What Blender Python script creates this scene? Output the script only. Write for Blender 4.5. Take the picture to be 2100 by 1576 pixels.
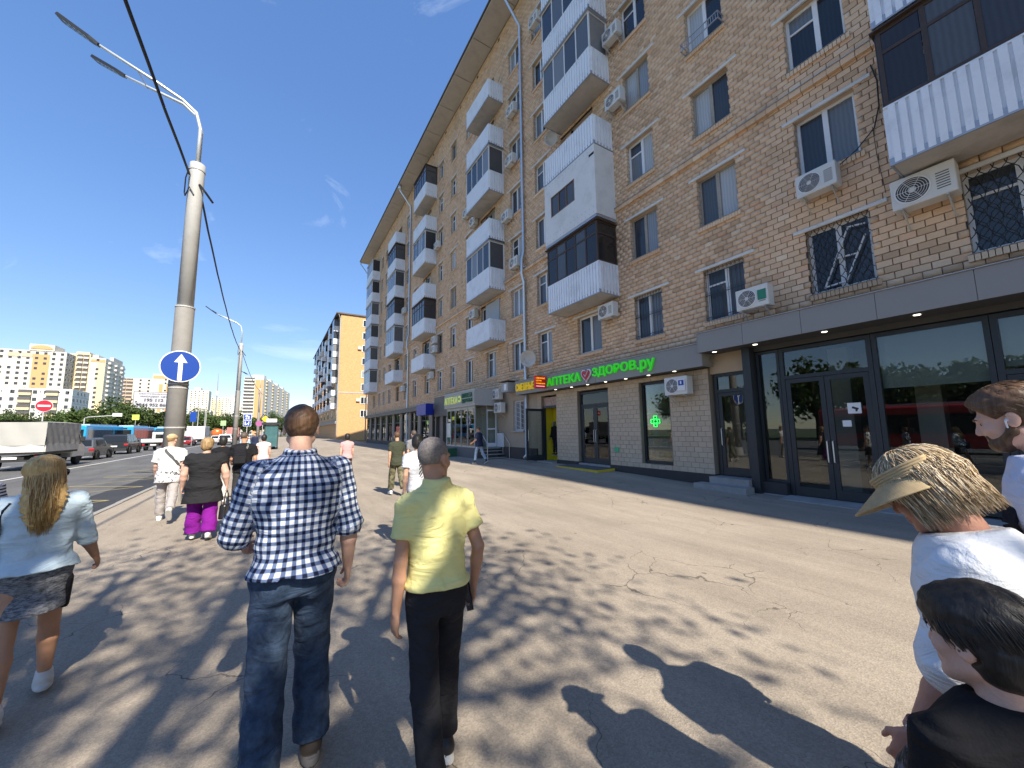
import bpy, math, random
import numpy as np
from mathutils import Vector, Matrix, noise
random.seed(7); rng = np.random.default_rng(7)
R = math.radians
scn = bpy.context.scene
col = scn.collection
for o in list(bpy.data.objects): bpy.data.objects.remove(o)

# ------------------------------------------------------------------ camera
FWD = Vector((0.51890628, 0.8467781, 0.11706034)); RGT = Vector((0.85339611, -0.52108641, -0.01356601)); UPV = RGT.cross(FWD)
cd = bpy.data.cameras.new('camera'); cam = bpy.data.objects.new('camera', cd); col.objects.link(cam)
m3 = Matrix((RGT, UPV, -FWD)).transposed()
cam.matrix_world = Matrix.Translation((0, 0, 1.75)) @ m3.to_4x4()
cd.sensor_width = 36; cd.lens = 789 / 2100 * 36; cd.clip_end = 5000; cd.clip_start = 0.05
scn.camera = cam
# ------------------------------------------------------------------ sky, sun, exposure
SUN_EL = R(43); SHADOW_DEV = R(2.8)       # shadows run along +Y, 2.8 degrees towards the road
wd = bpy.data.worlds.new('World'); scn.world = wd; wd.use_nodes = True
nt = wd.node_tree; nt.nodes.clear()
sky = nt.nodes.new('ShaderNodeTexSky'); sky.sky_type = 'NISHITA'; sky.sun_disc = False
sky.sun_elevation = SUN_EL; sky.air_density = 1.0; sky.dust_density = 0.1; sky.ozone_density = 3.5; sky.altitude = 150
# direction towards the sun: (sin d, -cos d); nishita rotation is measured from +Y clockwise
sky.sun_rotation = math.pi - SHADOW_DEV
bg = nt.nodes.new('ShaderNodeBackground'); bg.inputs['Strength'].default_value = 0.15
wo = nt.nodes.new('ShaderNodeOutputWorld')
gm = nt.nodes.new('ShaderNodeGamma'); gm.inputs[1].default_value = 0.55
hsv = nt.nodes.new('ShaderNodeHueSaturation'); hsv.inputs['Saturation'].default_value = 1.58; hsv.inputs['Value'].default_value = 1.36; hsv.inputs['Hue'].default_value = 0.515
nt.links.new(sky.outputs[0], gm.inputs[0]); nt.links.new(gm.outputs[0], hsv.inputs['Color']); # a few faint wisps of high cloud, the same over the whole dome
tcw = nt.nodes.new('ShaderNodeTexCoord'); mpw = nt.nodes.new('ShaderNodeMapping'); mpw.inputs['Scale'].default_value = (2.2, 2.2, 5.0); nzw = nt.nodes.new('ShaderNodeTexNoise'); nzw.inputs['Scale'].default_value = 1.6; nzw.inputs['Detail'].default_value = 9; nzw.inputs['Roughness'].default_value = .62; nzw.inputs['Distortion'].default_value = .8
mrw = nt.nodes.new('ShaderNodeMapRange'); mrw.inputs[1].default_value = .60; mrw.inputs[2].default_value = .82; mrw.inputs[4].default_value = .28; mxw = nt.nodes.new('ShaderNodeMix'); mxw.data_type = 'RGBA'; mxw.inputs[7].default_value = (5.2, 5.6, 6.0, 1)
nt.links.new(tcw.outputs['Generated'], mpw.inputs[0]); nt.links.new(mpw.outputs[0], nzw.inputs['Vector']); nt.links.new(nzw.outputs['Fac'], mrw.inputs[0]); nt.links.new(mrw.outputs[0], mxw.inputs[0]); nt.links.new(hsv.outputs[0], mxw.inputs[6]); nt.links.new(mxw.outputs[2], bg.inputs[0]); nt.links.new(bg.outputs[0], wo.inputs[0])
sl = bpy.data.lights.new('sun', 'SUN'); sl.energy = 4.3; sl.angle = R(0.53); sl.color = (1.0, 0.92, 0.79)
so = bpy.data.objects.new('sun', sl); col.objects.link(so)
sd = Vector((math.sin(SHADOW_DEV) * math.cos(SUN_EL), -math.cos(SHADOW_DEV) * math.cos(SUN_EL), math.sin(SUN_EL)))
so.rotation_euler = sd.to_track_quat('Z', 'Y').to_euler(); so.location = (20, -40, 60)
scn.view_settings.view_transform = 'Standard'; scn.view_settings.look = 'None'
scn.view_settings.gamma = 1; scn.view_settings.exposure = 1.03; scn.view_settings.use_curve_mapping = False
scn.render.engine = 'CYCLES'
scn.render.resolution_x = 1024; scn.render.resolution_y = 768
scn.cycles.max_bounces = 5; scn.cycles.diffuse_bounces = 3; scn.cycles.glossy_bounces = 3; scn.cycles.transparent_max_bounces = 8; scn.cycles.caustics_reflective = False; scn.cycles.caustics_refractive = False

# ------------------------------------------------------------------ helpers
class MB:
    def __init__(s): s.v = []; s.f = []; s.m = []
    def add(s, vs, fs, m=0):
        o = len(s.v); s.v.extend([tuple(p) for p in vs]); s.f.extend([tuple(i + o for i in f) for f in fs]); s.m.extend([m] * len(fs)); return s
    def box(s, x0, x1, y0, y1, z0, z1, m=0):
        return s.add([(x0,y0,z0),(x1,y0,z0),(x1,y1,z0),(x0,y1,z0),(x0,y0,z1),(x1,y0,z1),(x1,y1,z1),(x0,y1,z1)],
                     [(0,3,2,1),(4,5,6,7),(0,1,5,4),(1,2,6,5),(2,3,7,6),(3,0,4,7)], m)
    def bar(s, a, b, w, h, m=0, up=(0,0,1)):
        a = Vector(a); b = Vector(b); d = (b - a).normalized(); u = Vector(up)
        if abs(d.dot(u)) > .98: u = Vector((1,0,0))
        x = d.cross(u).normalized() * w / 2; y = x.cross(d).normalized() * h / 2
        vs = [p + sx * x + sy * y for p in (a, b) for sx, sy in ((-1,-1),(1,-1),(1,1),(-1,1))]
        return s.add(vs, [(3,2,1,0),(4,5,6,7),(0,1,5,4),(1,2,6,5),(2,3,7,6),(3,0,4,7)], m)
    def prism(s, poly, axis, a, b, m=0):
        n = len(poly)
        def P(p, t):
            return {'x': (t, p[0], p[1]), 'y': (p[0], t, p[1]), 'z': (p[0], p[1], t)}[axis]
        vs = [P(p, a) for p in poly] + [P(p, b) for p in poly]
        fs = [tuple(range(n)), tuple(range(2*n-1, n-1, -1))] + [(i, n+i, n+(i+1) % n, (i+1) % n) for i in range(n)]
        return s.add(vs, fs, m)
    def tube(s, pts, r, n=8, m=0, cap=True):
        pts = [Vector(p) for p in pts]; k = len(pts); rs = r if hasattr(r, '__len__') else [r] * k
        vs = []; u = None
        for i, p in enumerate(pts):
            d = (pts[min(i+1, k-1)] - pts[max(i-1, 0)]).normalized()
            if u is None:
                u = d.orthogonal().normalized()
            else:
                u = (u - d * u.dot(d)).normalized()
            w = d.cross(u)
            vs += [p + (u * math.cos(2*math.pi*j/n) + w * math.sin(2*math.pi*j/n)) * rs[i] for j in range(n)]
        fs = [(i*n+j, i*n+(j+1) % n, (i+1)*n+(j+1) % n, (i+1)*n+j) for i in range(k-1) for j in range(n)]
        if cap: fs += [tuple(range(n-1, -1, -1)), tuple(range((k-1)*n, k*n))]
        return s.add(vs, fs, m)
    def lathe(s, prof, n=20, c=(0,0,0), axis='z', m=0):
        vs = []
        for r, t in prof:
            for j in range(n):
                a = 2*math.pi*j/n; p = {'z': (r*math.cos(a), r*math.sin(a), t), 'x': (t, r*math.cos(a), r*math.sin(a)), 'y': (r*math.sin(a), t, r*math.cos(a))}[axis]
                vs.append((p[0]+c[0], p[1]+c[1], p[2]+c[2]))
        k = len(prof)
        fs = [(i*n+j, i*n+(j+1) % n, (i+1)*n+(j+1) % n, (i+1)*n+j) for i in range(k-1) for j in range(n)]
        fs += [tuple(range(n-1, -1, -1)), tuple(range((k-1)*n, k*n))]
        return s.add(vs, fs, m)
    def build(s, name, mats, parent=None, loc=None, rotz=0, smooth=False):
        me = bpy.data.meshes.new(name); me.from_pydata(s.v, [], s.f)
        mats = mats if isinstance(mats, (list, tuple)) else [mats]
        for mt in mats: me.materials.append(mt)
        if len(mats) > 1: me.polygons.foreach_set('material_index', s.m)
        if smooth: me.polygons.foreach_set('use_smooth', [True] * len(s.f))
        me.update()
        o = bpy.data.objects.new(name, me); col.objects.link(o)
        if parent: o.parent = parent
        if loc is not None: o.location = loc
        o.rotation_euler[2] = rotz
        return o

def tag(o, label=None, cat=None, group=None, kind=None):
    if label: o['label'] = label
    if cat: o['category'] = cat
    if group: o['group'] = group
    if kind: o['kind'] = kind
    return o
def thing(name, label, cat, loc=(0,0,0), rotz=0, group=None):
    o = bpy.data.objects.new(name, None); col.objects.link(o); o.location = loc; o.rotation_euler[2] = rotz
    o.empty_display_size = .2
    return tag(o, label, cat, group)
def struct(o): o['kind'] = 'structure'; return o
def meshobj(name, me, parent=None, loc=None, rotz=0):
    o = bpy.data.objects.new(name, me); col.objects.link(o)
    if parent: o.parent = parent
    if loc is not None: o.location = loc
    o.rotation_euler[2] = rotz
    return o
def copy_tree(o, parent=None):
    c = o.copy(); col.objects.link(c); c.parent = parent
    for ch in list(o.children): copy_tree(ch, c)
    return c
def bevel(o, w, seg=2, ang=40):
    b = o.modifiers.new('bevel', 'BEVEL'); b.width = w; b.segments = seg; b.limit_method = 'ANGLE'; b.angle_limit = R(ang); return o

MATS = {}
def nodes(name):
    mt = bpy.data.materials.new(name); mt.use_nodes = True; t = mt.node_tree
    return mt, t, t.nodes['Principled BSDF']
def N(t, typ, **kw):
    n = t.nodes.new(typ)
    for k, v in kw.items():
        if k.startswith('i_'):
            key = k[2:]; key = int(key) if key.isdigit() else key.replace('_', ' ')
            n.inputs[key].default_value = v
        else: setattr(n, k, v)
    return n
def L(t, a, b): t.links.new(a, b)
def c4(c): return (c[0], c[1], c[2], 1)
def mat(name, c=(.5,.5,.5), rough=.6, metal=0, var=.12, vs=6., bump=0, bs=60., spec=.5, coat=0, emit=0, stretch=None, objrand=0, dirt=0):
    if name in MATS: return MATS[name]
    mt, t, b = nodes(name); MATS[name] = mt
    b.inputs['Roughness'].default_value = rough; b.inputs['Metallic'].default_value = metal
    b.inputs['Specular IOR Level'].default_value = spec; b.inputs['Coat Weight'].default_value = coat
    tc = N(t, 'ShaderNodeTexCoord'); src = tc.outputs['Object']
    if stretch:
        mp = N(t, 'ShaderNodeMapping'); mp.inputs['Scale'].default_value = stretch; L(t, src, mp.inputs[0]); src = mp.outputs[0]
    nz = N(t, 'ShaderNodeTexNoise', i_Scale=vs, i_Detail=5., i_Roughness=.6); L(t, src, nz.inputs['Vector'])
    mx = N(t, 'ShaderNodeMix', data_type='RGBA'); L(t, nz.outputs['Fac'], mx.inputs[0])
    lo = [max(0, x * (1 - var)) for x in c]; hi = [min(1, x * (1 + var)) for x in c]
    mx.inputs[6].default_value = c4(lo); mx.inputs[7].default_value = c4(hi)
    out = mx.outputs[2]
    if dirt:
        n2 = N(t, 'ShaderNodeTexNoise', i_Scale=1.7, i_Detail=8., i_Roughness=.7); L(t, tc.outputs['Object'], n2.inputs['Vector'])
        rp = N(t, 'ShaderNodeMapRange'); rp.inputs[1].default_value = .5; rp.inputs[2].default_value = .72; rp.inputs[4].default_value = dirt; L(t, n2.outputs['Fac'], rp.inputs[0])
        m2 = N(t, 'ShaderNodeMix', data_type='RGBA'); L(t, rp.outputs[0], m2.inputs[0]); L(t, out, m2.inputs[6]); m2.inputs[7].default_value = (.10, .085, .07, 1); out = m2.outputs[2]
    if objrand:
        oi = N(t, 'ShaderNodeObjectInfo'); hs = N(t, 'ShaderNodeHueSaturation'); mr = N(t, 'ShaderNodeMapRange'); mr.inputs[3].default_value = 1 - objrand; mr.inputs[4].default_value = 1 + objrand
        L(t, oi.outputs['Random'], mr.inputs[0]); L(t, mr.outputs[0], hs.inputs['Value']); L(t, out, hs.inputs['Color']); out = hs.outputs[0]
    L(t, out, b.inputs['Base Color'])
    if bump:
        nb = N(t, 'ShaderNodeTexNoise', i_Scale=bs, i_Detail=4.); L(t, src, nb.inputs['Vector'])
        bp = N(t, 'ShaderNodeBump', i_Strength=bump, i_Distance=.01); L(t, nb.outputs['Fac'], bp.inputs['Height']); L(t, bp.outputs[0], b.inputs['Normal'])
    if emit:
        b.inputs['Emission Color'].default_value = c4(c); b.inputs['Emission Strength'].default_value = emit
    return mt

def text_mesh(txt, size, depth, font_bold=0.0, align='LEFT', space=1.0):
    cu = bpy.data.curves.new('txt', 'FONT'); cu.body = txt; cu.size = size; cu.extrude = depth / 2; cu.align_x = align; cu.offset = font_bold; cu.space_character = space; cu.resolution_u = 3
    o = bpy.data.objects.new('txt', cu); col.objects.link(o)
    dg = bpy.context.evaluated_depsgraph_get(); dg.update()
    me = bpy.data.meshes.new_from_object(o.evaluated_get(dg)); bpy.data.objects.remove(o); bpy.data.curves.remove(cu)
    return me
def text_obj(name, txt, size, depth, m, parent, loc, face='-x', bold=0.0, align='LEFT', width=None, height=None, space=1.0):
    """lettering as real geometry; face '-x': reads along -Y seen from the street, '-y': reads along +X"""
    me = text_mesh(txt, size, depth, bold, align, space)
    co = np.empty(len(me.vertices) * 3); me.vertices.foreach_get('co', co); co = co.reshape(-1, 3)
    mn = co.min(0); mxx = co.max(0)
    if width: co[:, 0] = (co[:, 0] - mn[0]) * width / (mxx[0] - mn[0]) + (0 if align == 'LEFT' else -width / 2)
    if height: co[:, 1] = (co[:, 1] - mn[1]) * height / (mxx[1] - mn[1])
    out = np.empty_like(co)
    if face == '-x': out[:, 0] = -co[:, 2]; out[:, 1] = -co[:, 0]; out[:, 2] = co[:, 1]
    else: out[:, 0] = co[:, 0]; out[:, 1] = -co[:, 2]; out[:, 2] = co[:, 1]
    me.vertices.foreach_set('co', out.ravel()); me.materials.clear(); me.materials.append(m); me.update()
    return meshobj(name, me, parent, loc)
def sstep(a, b, x):
    t = min(1, max(0, (x - a) / (b - a))); return t * t * (3 - 2 * t)
def gz(x, y): return .20 * sstep(5, 11, x) * sstep(4, 14, y)
# ------------------------------------------------------------------ ground, road, pavement
def asphalt(name, c_lo, c_hi, speck=.25, cracks=False, patch=.17, rough=.9):
    mt, t, b = nodes(name); b.inputs['Roughness'].default_value = rough; b.inputs['Specular IOR Level'].default_value = .25
    tc = N(t, 'ShaderNodeTexCoord'); o = tc.outputs['Object']
    n1 = N(t, 'ShaderNodeTexNoise', i_Scale=.35, i_Detail=9., i_Roughness=.62); L(t, o, n1.inputs['Vector'])
    r1 = N(t, 'ShaderNodeMapRange'); r1.inputs[1].default_value = .3; r1.inputs[2].default_value = .7; L(t, n1.outputs['Fac'], r1.inputs[0])
    mx = N(t, 'ShaderNodeMix', data_type='RGBA'); mx.inputs[6].default_value = c4(c_lo); mx.inputs[7].default_value = c4(c_hi); L(t, r1.outputs[0], mx.inputs[0])
    # aggregate grain: small light and dark stones
    v = N(t, 'ShaderNodeTexVoronoi', i_Scale=95.); L(t, o, v.inputs['Vector'])
    sp = N(t, 'ShaderNodeSeparateColor'); L(t, v.outputs['Color'], sp.inputs[0])
    g = N(t, 'ShaderNodeMapRange'); g.inputs[3].default_value = 1 - speck; g.inputs[4].default_value = 1 + speck; L(t, sp.outputs[0], g.inputs[0])
    hs = N(t, 'ShaderNodeHueSaturation'); L(t, mx.outputs[2], hs.inputs['Color']); L(t, g.outputs[0], hs.inputs['Value'])
    out = hs.outputs[0]
    # worn lighter / oily darker streaks along the walking direction
    mp = N(t, 'ShaderNodeMapping'); mp.inputs['Scale'].default_value = (1.3, .22, 1); L(t, o, mp.inputs[0])
    n2 = N(t, 'ShaderNodeTexNoise', i_Scale=1.1, i_Detail=6., i_Roughness=.7); L(t, mp.outputs[0], n2.inputs['Vector'])
    r2 = N(t, 'ShaderNodeMapRange'); r2.inputs[1].default_value = .35; r2.inputs[2].default_value = .7; r2.inputs[3].default_value = 1 - patch; r2.inputs[4].default_value = 1 + patch; L(t, n2.outputs['Fac'], r2.inputs[0])
    h2 = N(t, 'ShaderNodeHueSaturation'); L(t, out, h2.inputs['Color']); L(t, r2.outputs[0], h2.inputs['Value']); out = h2.outputs[0]
    # gum spots and stains
    v2 = N(t, 'ShaderNodeTexVoronoi', i_Scale=1.9); v2.inputs['Randomness'].default_value = 1; L(t, o, v2.inputs['Vector'])
    s3 = N(t, 'ShaderNodeSeparateColor'); L(t, v2.outputs['Color'], s3.inputs[0])
    th = N(t, 'ShaderNodeMath', operation='MULTIPLY'); L(t, s3.outputs[1], th.inputs[0]); th.inputs[1].default_value = .055
    lt = N(t, 'ShaderNodeMath', operation='LESS_THAN'); L(t, v2.outputs['Distance'], lt.inputs[0]); L(t, th.outputs[0], lt.inputs[1])
    f3 = N(t, 'ShaderNodeMath', operation='MULTIPLY'); L(t, lt.outputs[0], f3.inputs[0]); f3.inputs[1].default_value = .55
    m3_ = N(t, 'ShaderNodeMix', data_type='RGBA'); L(t, f3.outputs[0], m3_.inputs[0]); L(t, out, m3_.inputs[6]); m3_.inputs[7].default_value = (.05, .045, .04, 1); out = m3_.outputs[2]
    hgt = None
    if cracks:
        wn = N(t, 'ShaderNodeTexNoise', i_Scale=1.4, i_Detail=4.); L(t, o, wn.inputs['Vector'])
        ad = N(t, 'ShaderNodeMix', data_type='RGBA', blend_type='LINEAR_LIGHT'); ad.inputs[0].default_value = .35; L(t, o, ad.inputs[6]); L(t, wn.outputs['Color'], ad.inputs[7])
        cr = N(t, 'ShaderNodeTexVoronoi', feature='DISTANCE_TO_EDGE', i_Scale=.85); L(t, ad.outputs[2], cr.inputs['Vector'])
        ms = N(t, 'ShaderNodeTexNoise', i_Scale=.5, i_Detail=2.); L(t, o, ms.inputs['Vector'])
        mr = N(t, 'ShaderNodeMapRange'); mr.inputs[1].default_value = .46; mr.inputs[2].default_value = .72; mr.inputs[3].default_value = 0; mr.inputs[4].default_value = .0085; L(t, ms.outputs['Fac'], mr.inputs[0])
        ck = N(t, 'ShaderNodeMath', operation='LESS_THAN'); L(t, cr.outputs['Distance'], ck.inputs[0]); L(t, mr.outputs[0], ck.inputs[1])
        cm = N(t, 'ShaderNodeMath', operation='MULTIPLY'); L(t, ck.outputs[0], cm.inputs[0]); cm.inputs[1].default_value = .65
        m4 = N(t, 'ShaderNodeMix', data_type='RGBA'); L(t, cm.outputs[0], m4.inputs[0]); L(t, out, m4.inputs[6]); m4.inputs[7].default_value = (.05, .043, .036, 1); out = m4.outputs[2]
    L(t, out, b.inputs['Base Color'])
    bp = N(t, 'ShaderNodeBump', i_Strength=.35, i_Distance=.006); L(t, v.outputs['Distance'], bp.inputs['Height']); L(t, bp.outputs[0], b.inputs['Normal'])
    MATS[name] = mt; return mt

m_pave = asphalt('pavement_asphalt', (.285,.24,.188), (.36,.306,.242), .17, True)
m_road = asphalt('road_asphalt', (.10,.10,.10), (.15,.148,.142), .35, False, .2)
m_patch = asphalt('fresh_asphalt', (.035,.037,.042), (.055,.057,.062), .3, False, .1)
m_kerb = mat('kerb_granite', (.30,.285,.26), .85, var=.2, vs=3, bump=.4, bs=90)
m_white = mat('road_paint', (.62,.61,.58), .7, var=.25, vs=4, bump=.2)
m_yel = mat('road_paint_yellow', (.50,.40,.14), .7, var=.3, vs=3)
m_soil = mat('ground_soil', (.09,.10,.05), .95, var=.4, vs=.3)

def grid_sheet(name, xs, ys, zf, m):
    b = MB(); nx = len(xs)
    b.add([(x, y, zf(x, y)) for y in ys for x in xs], [(j*nx+i, j*nx+i+1, (j+1)*nx+i+1, (j+1)*nx+i) for j in range(len(ys)-1) for i in range(nx-1)])
    return struct(b.build(name, m, smooth=True))
gxs = [-3.28 + i * .4 for i in range(37)]
gys = [-42 + i * 2 for i in range(20)] + [-2 + i * .5 for i in range(61)] + [30 + i * 4 for i in range(40)]
grid_sheet('pavement', gxs, gys, gz, m_pave)
struct(MB().box(-260, 260, -160, 1400, -.6, -.30).build('ground', m_soil))
struct(MB().add([(-34,-60,-.13),(-3.42,-60,-.13),(-3.42,420,-.13),(-34,420,-.13)], [(0,1,2,3)]).build('road', m_road))
struct(MB().box(-80, -34, -60, 420, -.3, -.02).build('verge', mat('verge_grass', (.07,.10,.03), .95, var=.4, vs=.6)))
# kerb stones, one by one: 1 m granite blocks with open joints
kb = bpy.data.objects.new('kerb', None); col.objects.link(kb); struct(kb)
ks = MB().prism([(-.0,-.14),(.15,-.14),(.15,.025),(.03,.025),(0,-.005)], 'y', 0, .985); kme = None
for i in range(100):
    y = -12 + i * 1.0
    if kme is None: o = ks.build('kerb_stone', m_kerb, kb); kme = o.data
    else: o = meshobj('kerb_stone', kme, kb)
    o.location = (-3.43 + random.uniform(-.006, .006), y, random.uniform(-.005, .005))
struct(MB().box(-3.43, -3.28, 88, 420, -.14, .02).build('kerb_far', m_kerb))
# painted markings: solid line, dashes, yellow zigzag of the bus stop, dark patch of new asphalt by the kerb
z = -.126
b = MB()
b.box(-9.95, -9.80, -20, 200, z-.001, z)
for k in range(34): b.box(-14.0, -13.87, -20 + k * 6, -17 + k * 6, z-.001, z)
struct(b.build('lane_marking', m_white))
b = MB(); za = -.122
for k in range(12):
    y0 = 9 + k * 3.4
    for (xa, ya, xb, yb) in ((-4.0, y0, -6.4, y0 + 1.7), (-6.4, y0 + 1.7, -4.0, y0 + 3.4)):
        d = Vector((xb - xa, yb - ya, 0)).normalized(); w = Vector((-d.y, d.x, 0)) * .032
        b.add([(xa - w.x, ya - w.y, za), (xb - w.x, yb - w.y, za), (xb + w.x, yb + w.y, za), (xa + w.x, ya + w.y, za)], [(0, 1, 2, 3)])
struct(b.build('zigzag_marking', m_yel))
pb = MB(); pv = []
for k in range(25):
    y = 10 + k * 1.6; pv += [(-3.44, y, -.1245), (-4.75 + .14 * noise.noise((0, y * .3, 3)), y, -.1245)]
pb.add(pv, [(2*k, 2*k+2, 2*k+3, 2*k+1) for k in range(24)])
struct(pb.build('road_patch', m_patch))
# ------------------------------------------------------------------ the brick apartment block
WX = 11.0; U0, U1 = -34.0, 57.5; WTOP = 26.9; BASE = 3.9
def brick_mat(name, source):
    mt, t, b = nodes(name); b.inputs['Roughness'].default_value = .85; b.inputs['Specular IOR Level'].default_value = .3
    tc = N(t, 'ShaderNodeTexCoord')
    if source == 'attr':
        at = N(t, 'ShaderNodeAttribute', attribute_name='bc'); val = at.outputs['Fac']
        pos = tc.outputs['Object']
    else:
        oi = N(t, 'ShaderNodeObjectInfo'); val = oi.outputs['Random']
        ge = N(t, 'ShaderNodeNewGeometry'); pos = ge.outputs['Position']
    cr = N(t, 'ShaderNodeValToRGB'); e = cr.color_ramp; e.interpolation = 'LINEAR'
    cols = [(0, (.54,.36,.225)), (.12, (.64,.44,.28)), (.4, (.71,.495,.32)), (.62, (.75,.515,.335)), (.8, (.77,.555,.37)), (.93, (.67,.415,.255)), (1, (.80,.62,.44))]
    while len(e.elements) < len(cols): e.elements.new(.5)
    for el, (p, c) in zip(e.elements, cols): el.position = p; el.color = c4(c)
    L(t, val, cr.inputs[0])
    nz = N(t, 'ShaderNodeTexNoise', i_Scale=22., i_Detail=6., i_Roughness=.7); L(t, pos, nz.inputs['Vector'])
    mr = N(t, 'ShaderNodeMapRange'); mr.inputs[3].default_value = .88; mr.inputs[4].default_value = 1.14; L(t, nz.outputs['Fac'], mr.inputs[0])
    hs = N(t, 'ShaderNodeHueSaturation'); L(t, cr.outputs[0], hs.inputs['Color']); L(t, mr.outputs[0], hs.inputs['Value'])
    n2 = N(t, 'ShaderNodeTexNoise', i_Scale=.55, i_Detail=7., i_Roughness=.68); mp = N(t, 'ShaderNodeMapping'); mp.inputs['Scale'].default_value = (1, 1, .45); L(t, pos, mp.inputs[0]); L(t, mp.outputs[0], n2.inputs['Vector'])
    m2 = N(t, 'ShaderNodeMapRange'); m2.inputs[1].default_value = .52; m2.inputs[2].default_value = .75; m2.inputs[4].default_value = .30; L(t, n2.outputs['Fac'], m2.inputs[0])
    mx = N(t, 'ShaderNodeMix', data_type='RGBA'); L(t, m2.outputs[0], mx.inputs[0]); L(t, hs.outputs[0], mx.inputs[6]); mx.inputs[7].default_value = (.16, .12, .09, 1)
    L(t, mx.outputs[2], b.inputs['Base Color'])
    bp = N(t, 'ShaderNodeBump', i_Strength=.5, i_Distance=.006); L(t, nz.outputs['Fac'], bp.inputs['Height']); L(t, bp.outputs[0], b.inputs['Normal'])
    return mt
m_brick = brick_mat('facade_brick', 'attr'); m_brick1 = brick_mat('facade_brick_single', 'obj')
m_mortar = mat('mortar', (.29,.23,.18), .95, var=.25, vs=5, bump=.4, bs=50)
m_conc = mat('concrete_trim', (.42,.40,.37), .9, var=.2, vs=3, bump=.3, bs=40, dirt=.35)
m_lintel = mat('lintel_whitewash', (.66,.655,.63), .85, var=.14, vs=4, bump=.3, bs=40, dirt=.25)
m_pvc = mat('white_pvc', (.74,.75,.76), .45, var=.05, dirt=.12)
m_oldframe = mat('old_wood_frame', (.34,.31,.27), .8, var=.35, vs=20, dirt=.4)
m_brownframe = mat('brown_frame', (.055,.035,.025), .6, var=.3, vs=9)
m_rail = mat('profiled_white_sheet', (.80,.83,.87), .5, var=.05, vs=2, dirt=.2)
m_slab = mat('balcony_slab', (.50,.48,.45), .9, var=.2, vs=3, bump=.2, dirt=.3)
m_zinc = mat('galvanised_zinc', (.60,.62,.64), .38, .85, var=.12, vs=5)
m_dark = mat('dark_metal', (.022,.024,.027), .5, .3, var=.2)
m_flash = mat('tin_flashing', (.40,.42,.46), .5, .5, var=.2)
def pane_mat(name, stops):
    mt, t, b = nodes(name); b.inputs['Roughness'].default_value = .06; b.inputs['Specular IOR Level'].default_value = .5
    oi = N(t, 'ShaderNodeObjectInfo'); cr = N(t, 'ShaderNodeValToRGB'); e = cr.color_ramp; e.interpolation = 'CONSTANT'
    while len(e.elements) < len(stops): e.elements.new(.5)
    for el, (p, c) in zip(e.elements, stops): el.position = p; el.color = c4(c)
    L(t, oi.outputs['Random'], cr.inputs[0])
    tc = N(t, 'ShaderNodeTexCoord'); wv = N(t, 'ShaderNodeTexWave', i_Scale=3.5, i_Distortion=3., i_Detail=2.); wv.bands_direction = 'Y'; L(t, tc.outputs['Object'], wv.inputs['Vector'])
    mr = N(t, 'ShaderNodeMapRange'); mr.inputs[3].default_value = .9; mr.inputs[4].default_value = 1.1; L(t, wv.outputs['Fac'], mr.inputs[0])
    hs = N(t, 'ShaderNodeHueSaturation'); L(t, cr.outputs[0], hs.inputs['Color']); L(t, mr.outputs[0], hs.inputs['Value']); L(t, hs.outputs[0], b.inputs['Base Color'])
    nz = N(t, 'ShaderNodeTexNoise', i_Scale=1.2); L(t, tc.outputs['Object'], nz.inputs['Vector']); bp = N(t, 'ShaderNodeBump', i_Strength=.06, i_Distance=.05); L(t, nz.outputs['Fac'], bp.inputs['Height']); L(t, bp.outputs[0], b.inputs['Normal'])
    return mt
m_pane = pane_mat('flat_window_pane', [(0,(.022,.027,.033)),(.25,(.042,.05,.06)),(.45,(.08,.09,.10)),(.6,(.15,.165,.18)),(.76,(.26,.28,.30)),(.9,(.42,.43,.43))])
m_panebal = pane_mat('balcony_pane', [(0,(.035,.04,.047)),(.35,(.07,.075,.082)),(.6,(.115,.12,.125)),(.85,(.2,.205,.21))])
m_panedark = pane_mat('dark_pane', [(0,(.025,.023,.022)),(.4,(.045,.045,.048)),(.7,(.08,.085,.09))])

bld = thing('apartment_building', 'long tan brick apartment block with white balconies and shops along its ground floor', 'building', (WX, 0, 0))
def BP(o): o.parent = bld; return o      # parts below use coordinates relative to the wall line: x = world - 11
ROW = 3.0; SILL = 4.9; TOP = 6.5
COLS = [(0.1,1.35,'b0'),(2.7,3.9,''),(5.42,6.6,''),(8.13,9.3,''),(11.0,12.43,'b1'),(14.25,15.4,''),(16.75,17.9,''),(19.7,20.95,'b2'),(22.95,24.0,''),(25.8,26.85,''),(28.5,29.55,''),
        (31.4,32.7,'b3'),(35.0,36.15,''),(38.0,39.1,''),(41.0,42.3,'b4'),(44.6,45.7,''),(47.2,48.3,''),(49.6,50.6,''),(52.6,53.9,'b5')]
BALC = {'b0': (-1.15,2.02), 'b1': (10.0,13.12), 'b2': (18.6,21.7), 'b3': (30.0,33.3), 'b4': (39.6,42.9), 'b5': (51.4,55.0)}
BTYPE = {'b0': ['gd','open','gw','open','gw','open'], 'b1': ['gd','box','open','gw','gw','open'], 'b2': ['open','gw','open','gw','open','open'],
         'b3': ['open','gd','open','gw','open','gd'], 'b4': ['open','gw','gd','gw','gd','open'], 'b5': ['gw','gw','gw','gw','gw','gw']}
openings = []; wins = []
for (a, c, bk) in COLS:
    for r in range(7):
        z0 = SILL + ROW * r; z1 = TOP + ROW * r
        if bk and r > 0:
            sl_ = 6.75 + ROW * (r - 1) + .15
            openings.append((a, c, sl_ + .85, z1)); wins.append((a, c, sl_ + .85, z1, r, bk, 'w'))
            openings.append((c, c + .75, sl_ + .02, z1)); wins.append((c, c + .75, sl_ + .02, z1, r, bk, 'd'))
        else:
            openings.append((a, c, z0, z1)); wins.append((a, c, z0, z1, r, bk, 'w'))
openings.append((57.5, 57.6, 0, 30))
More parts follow.
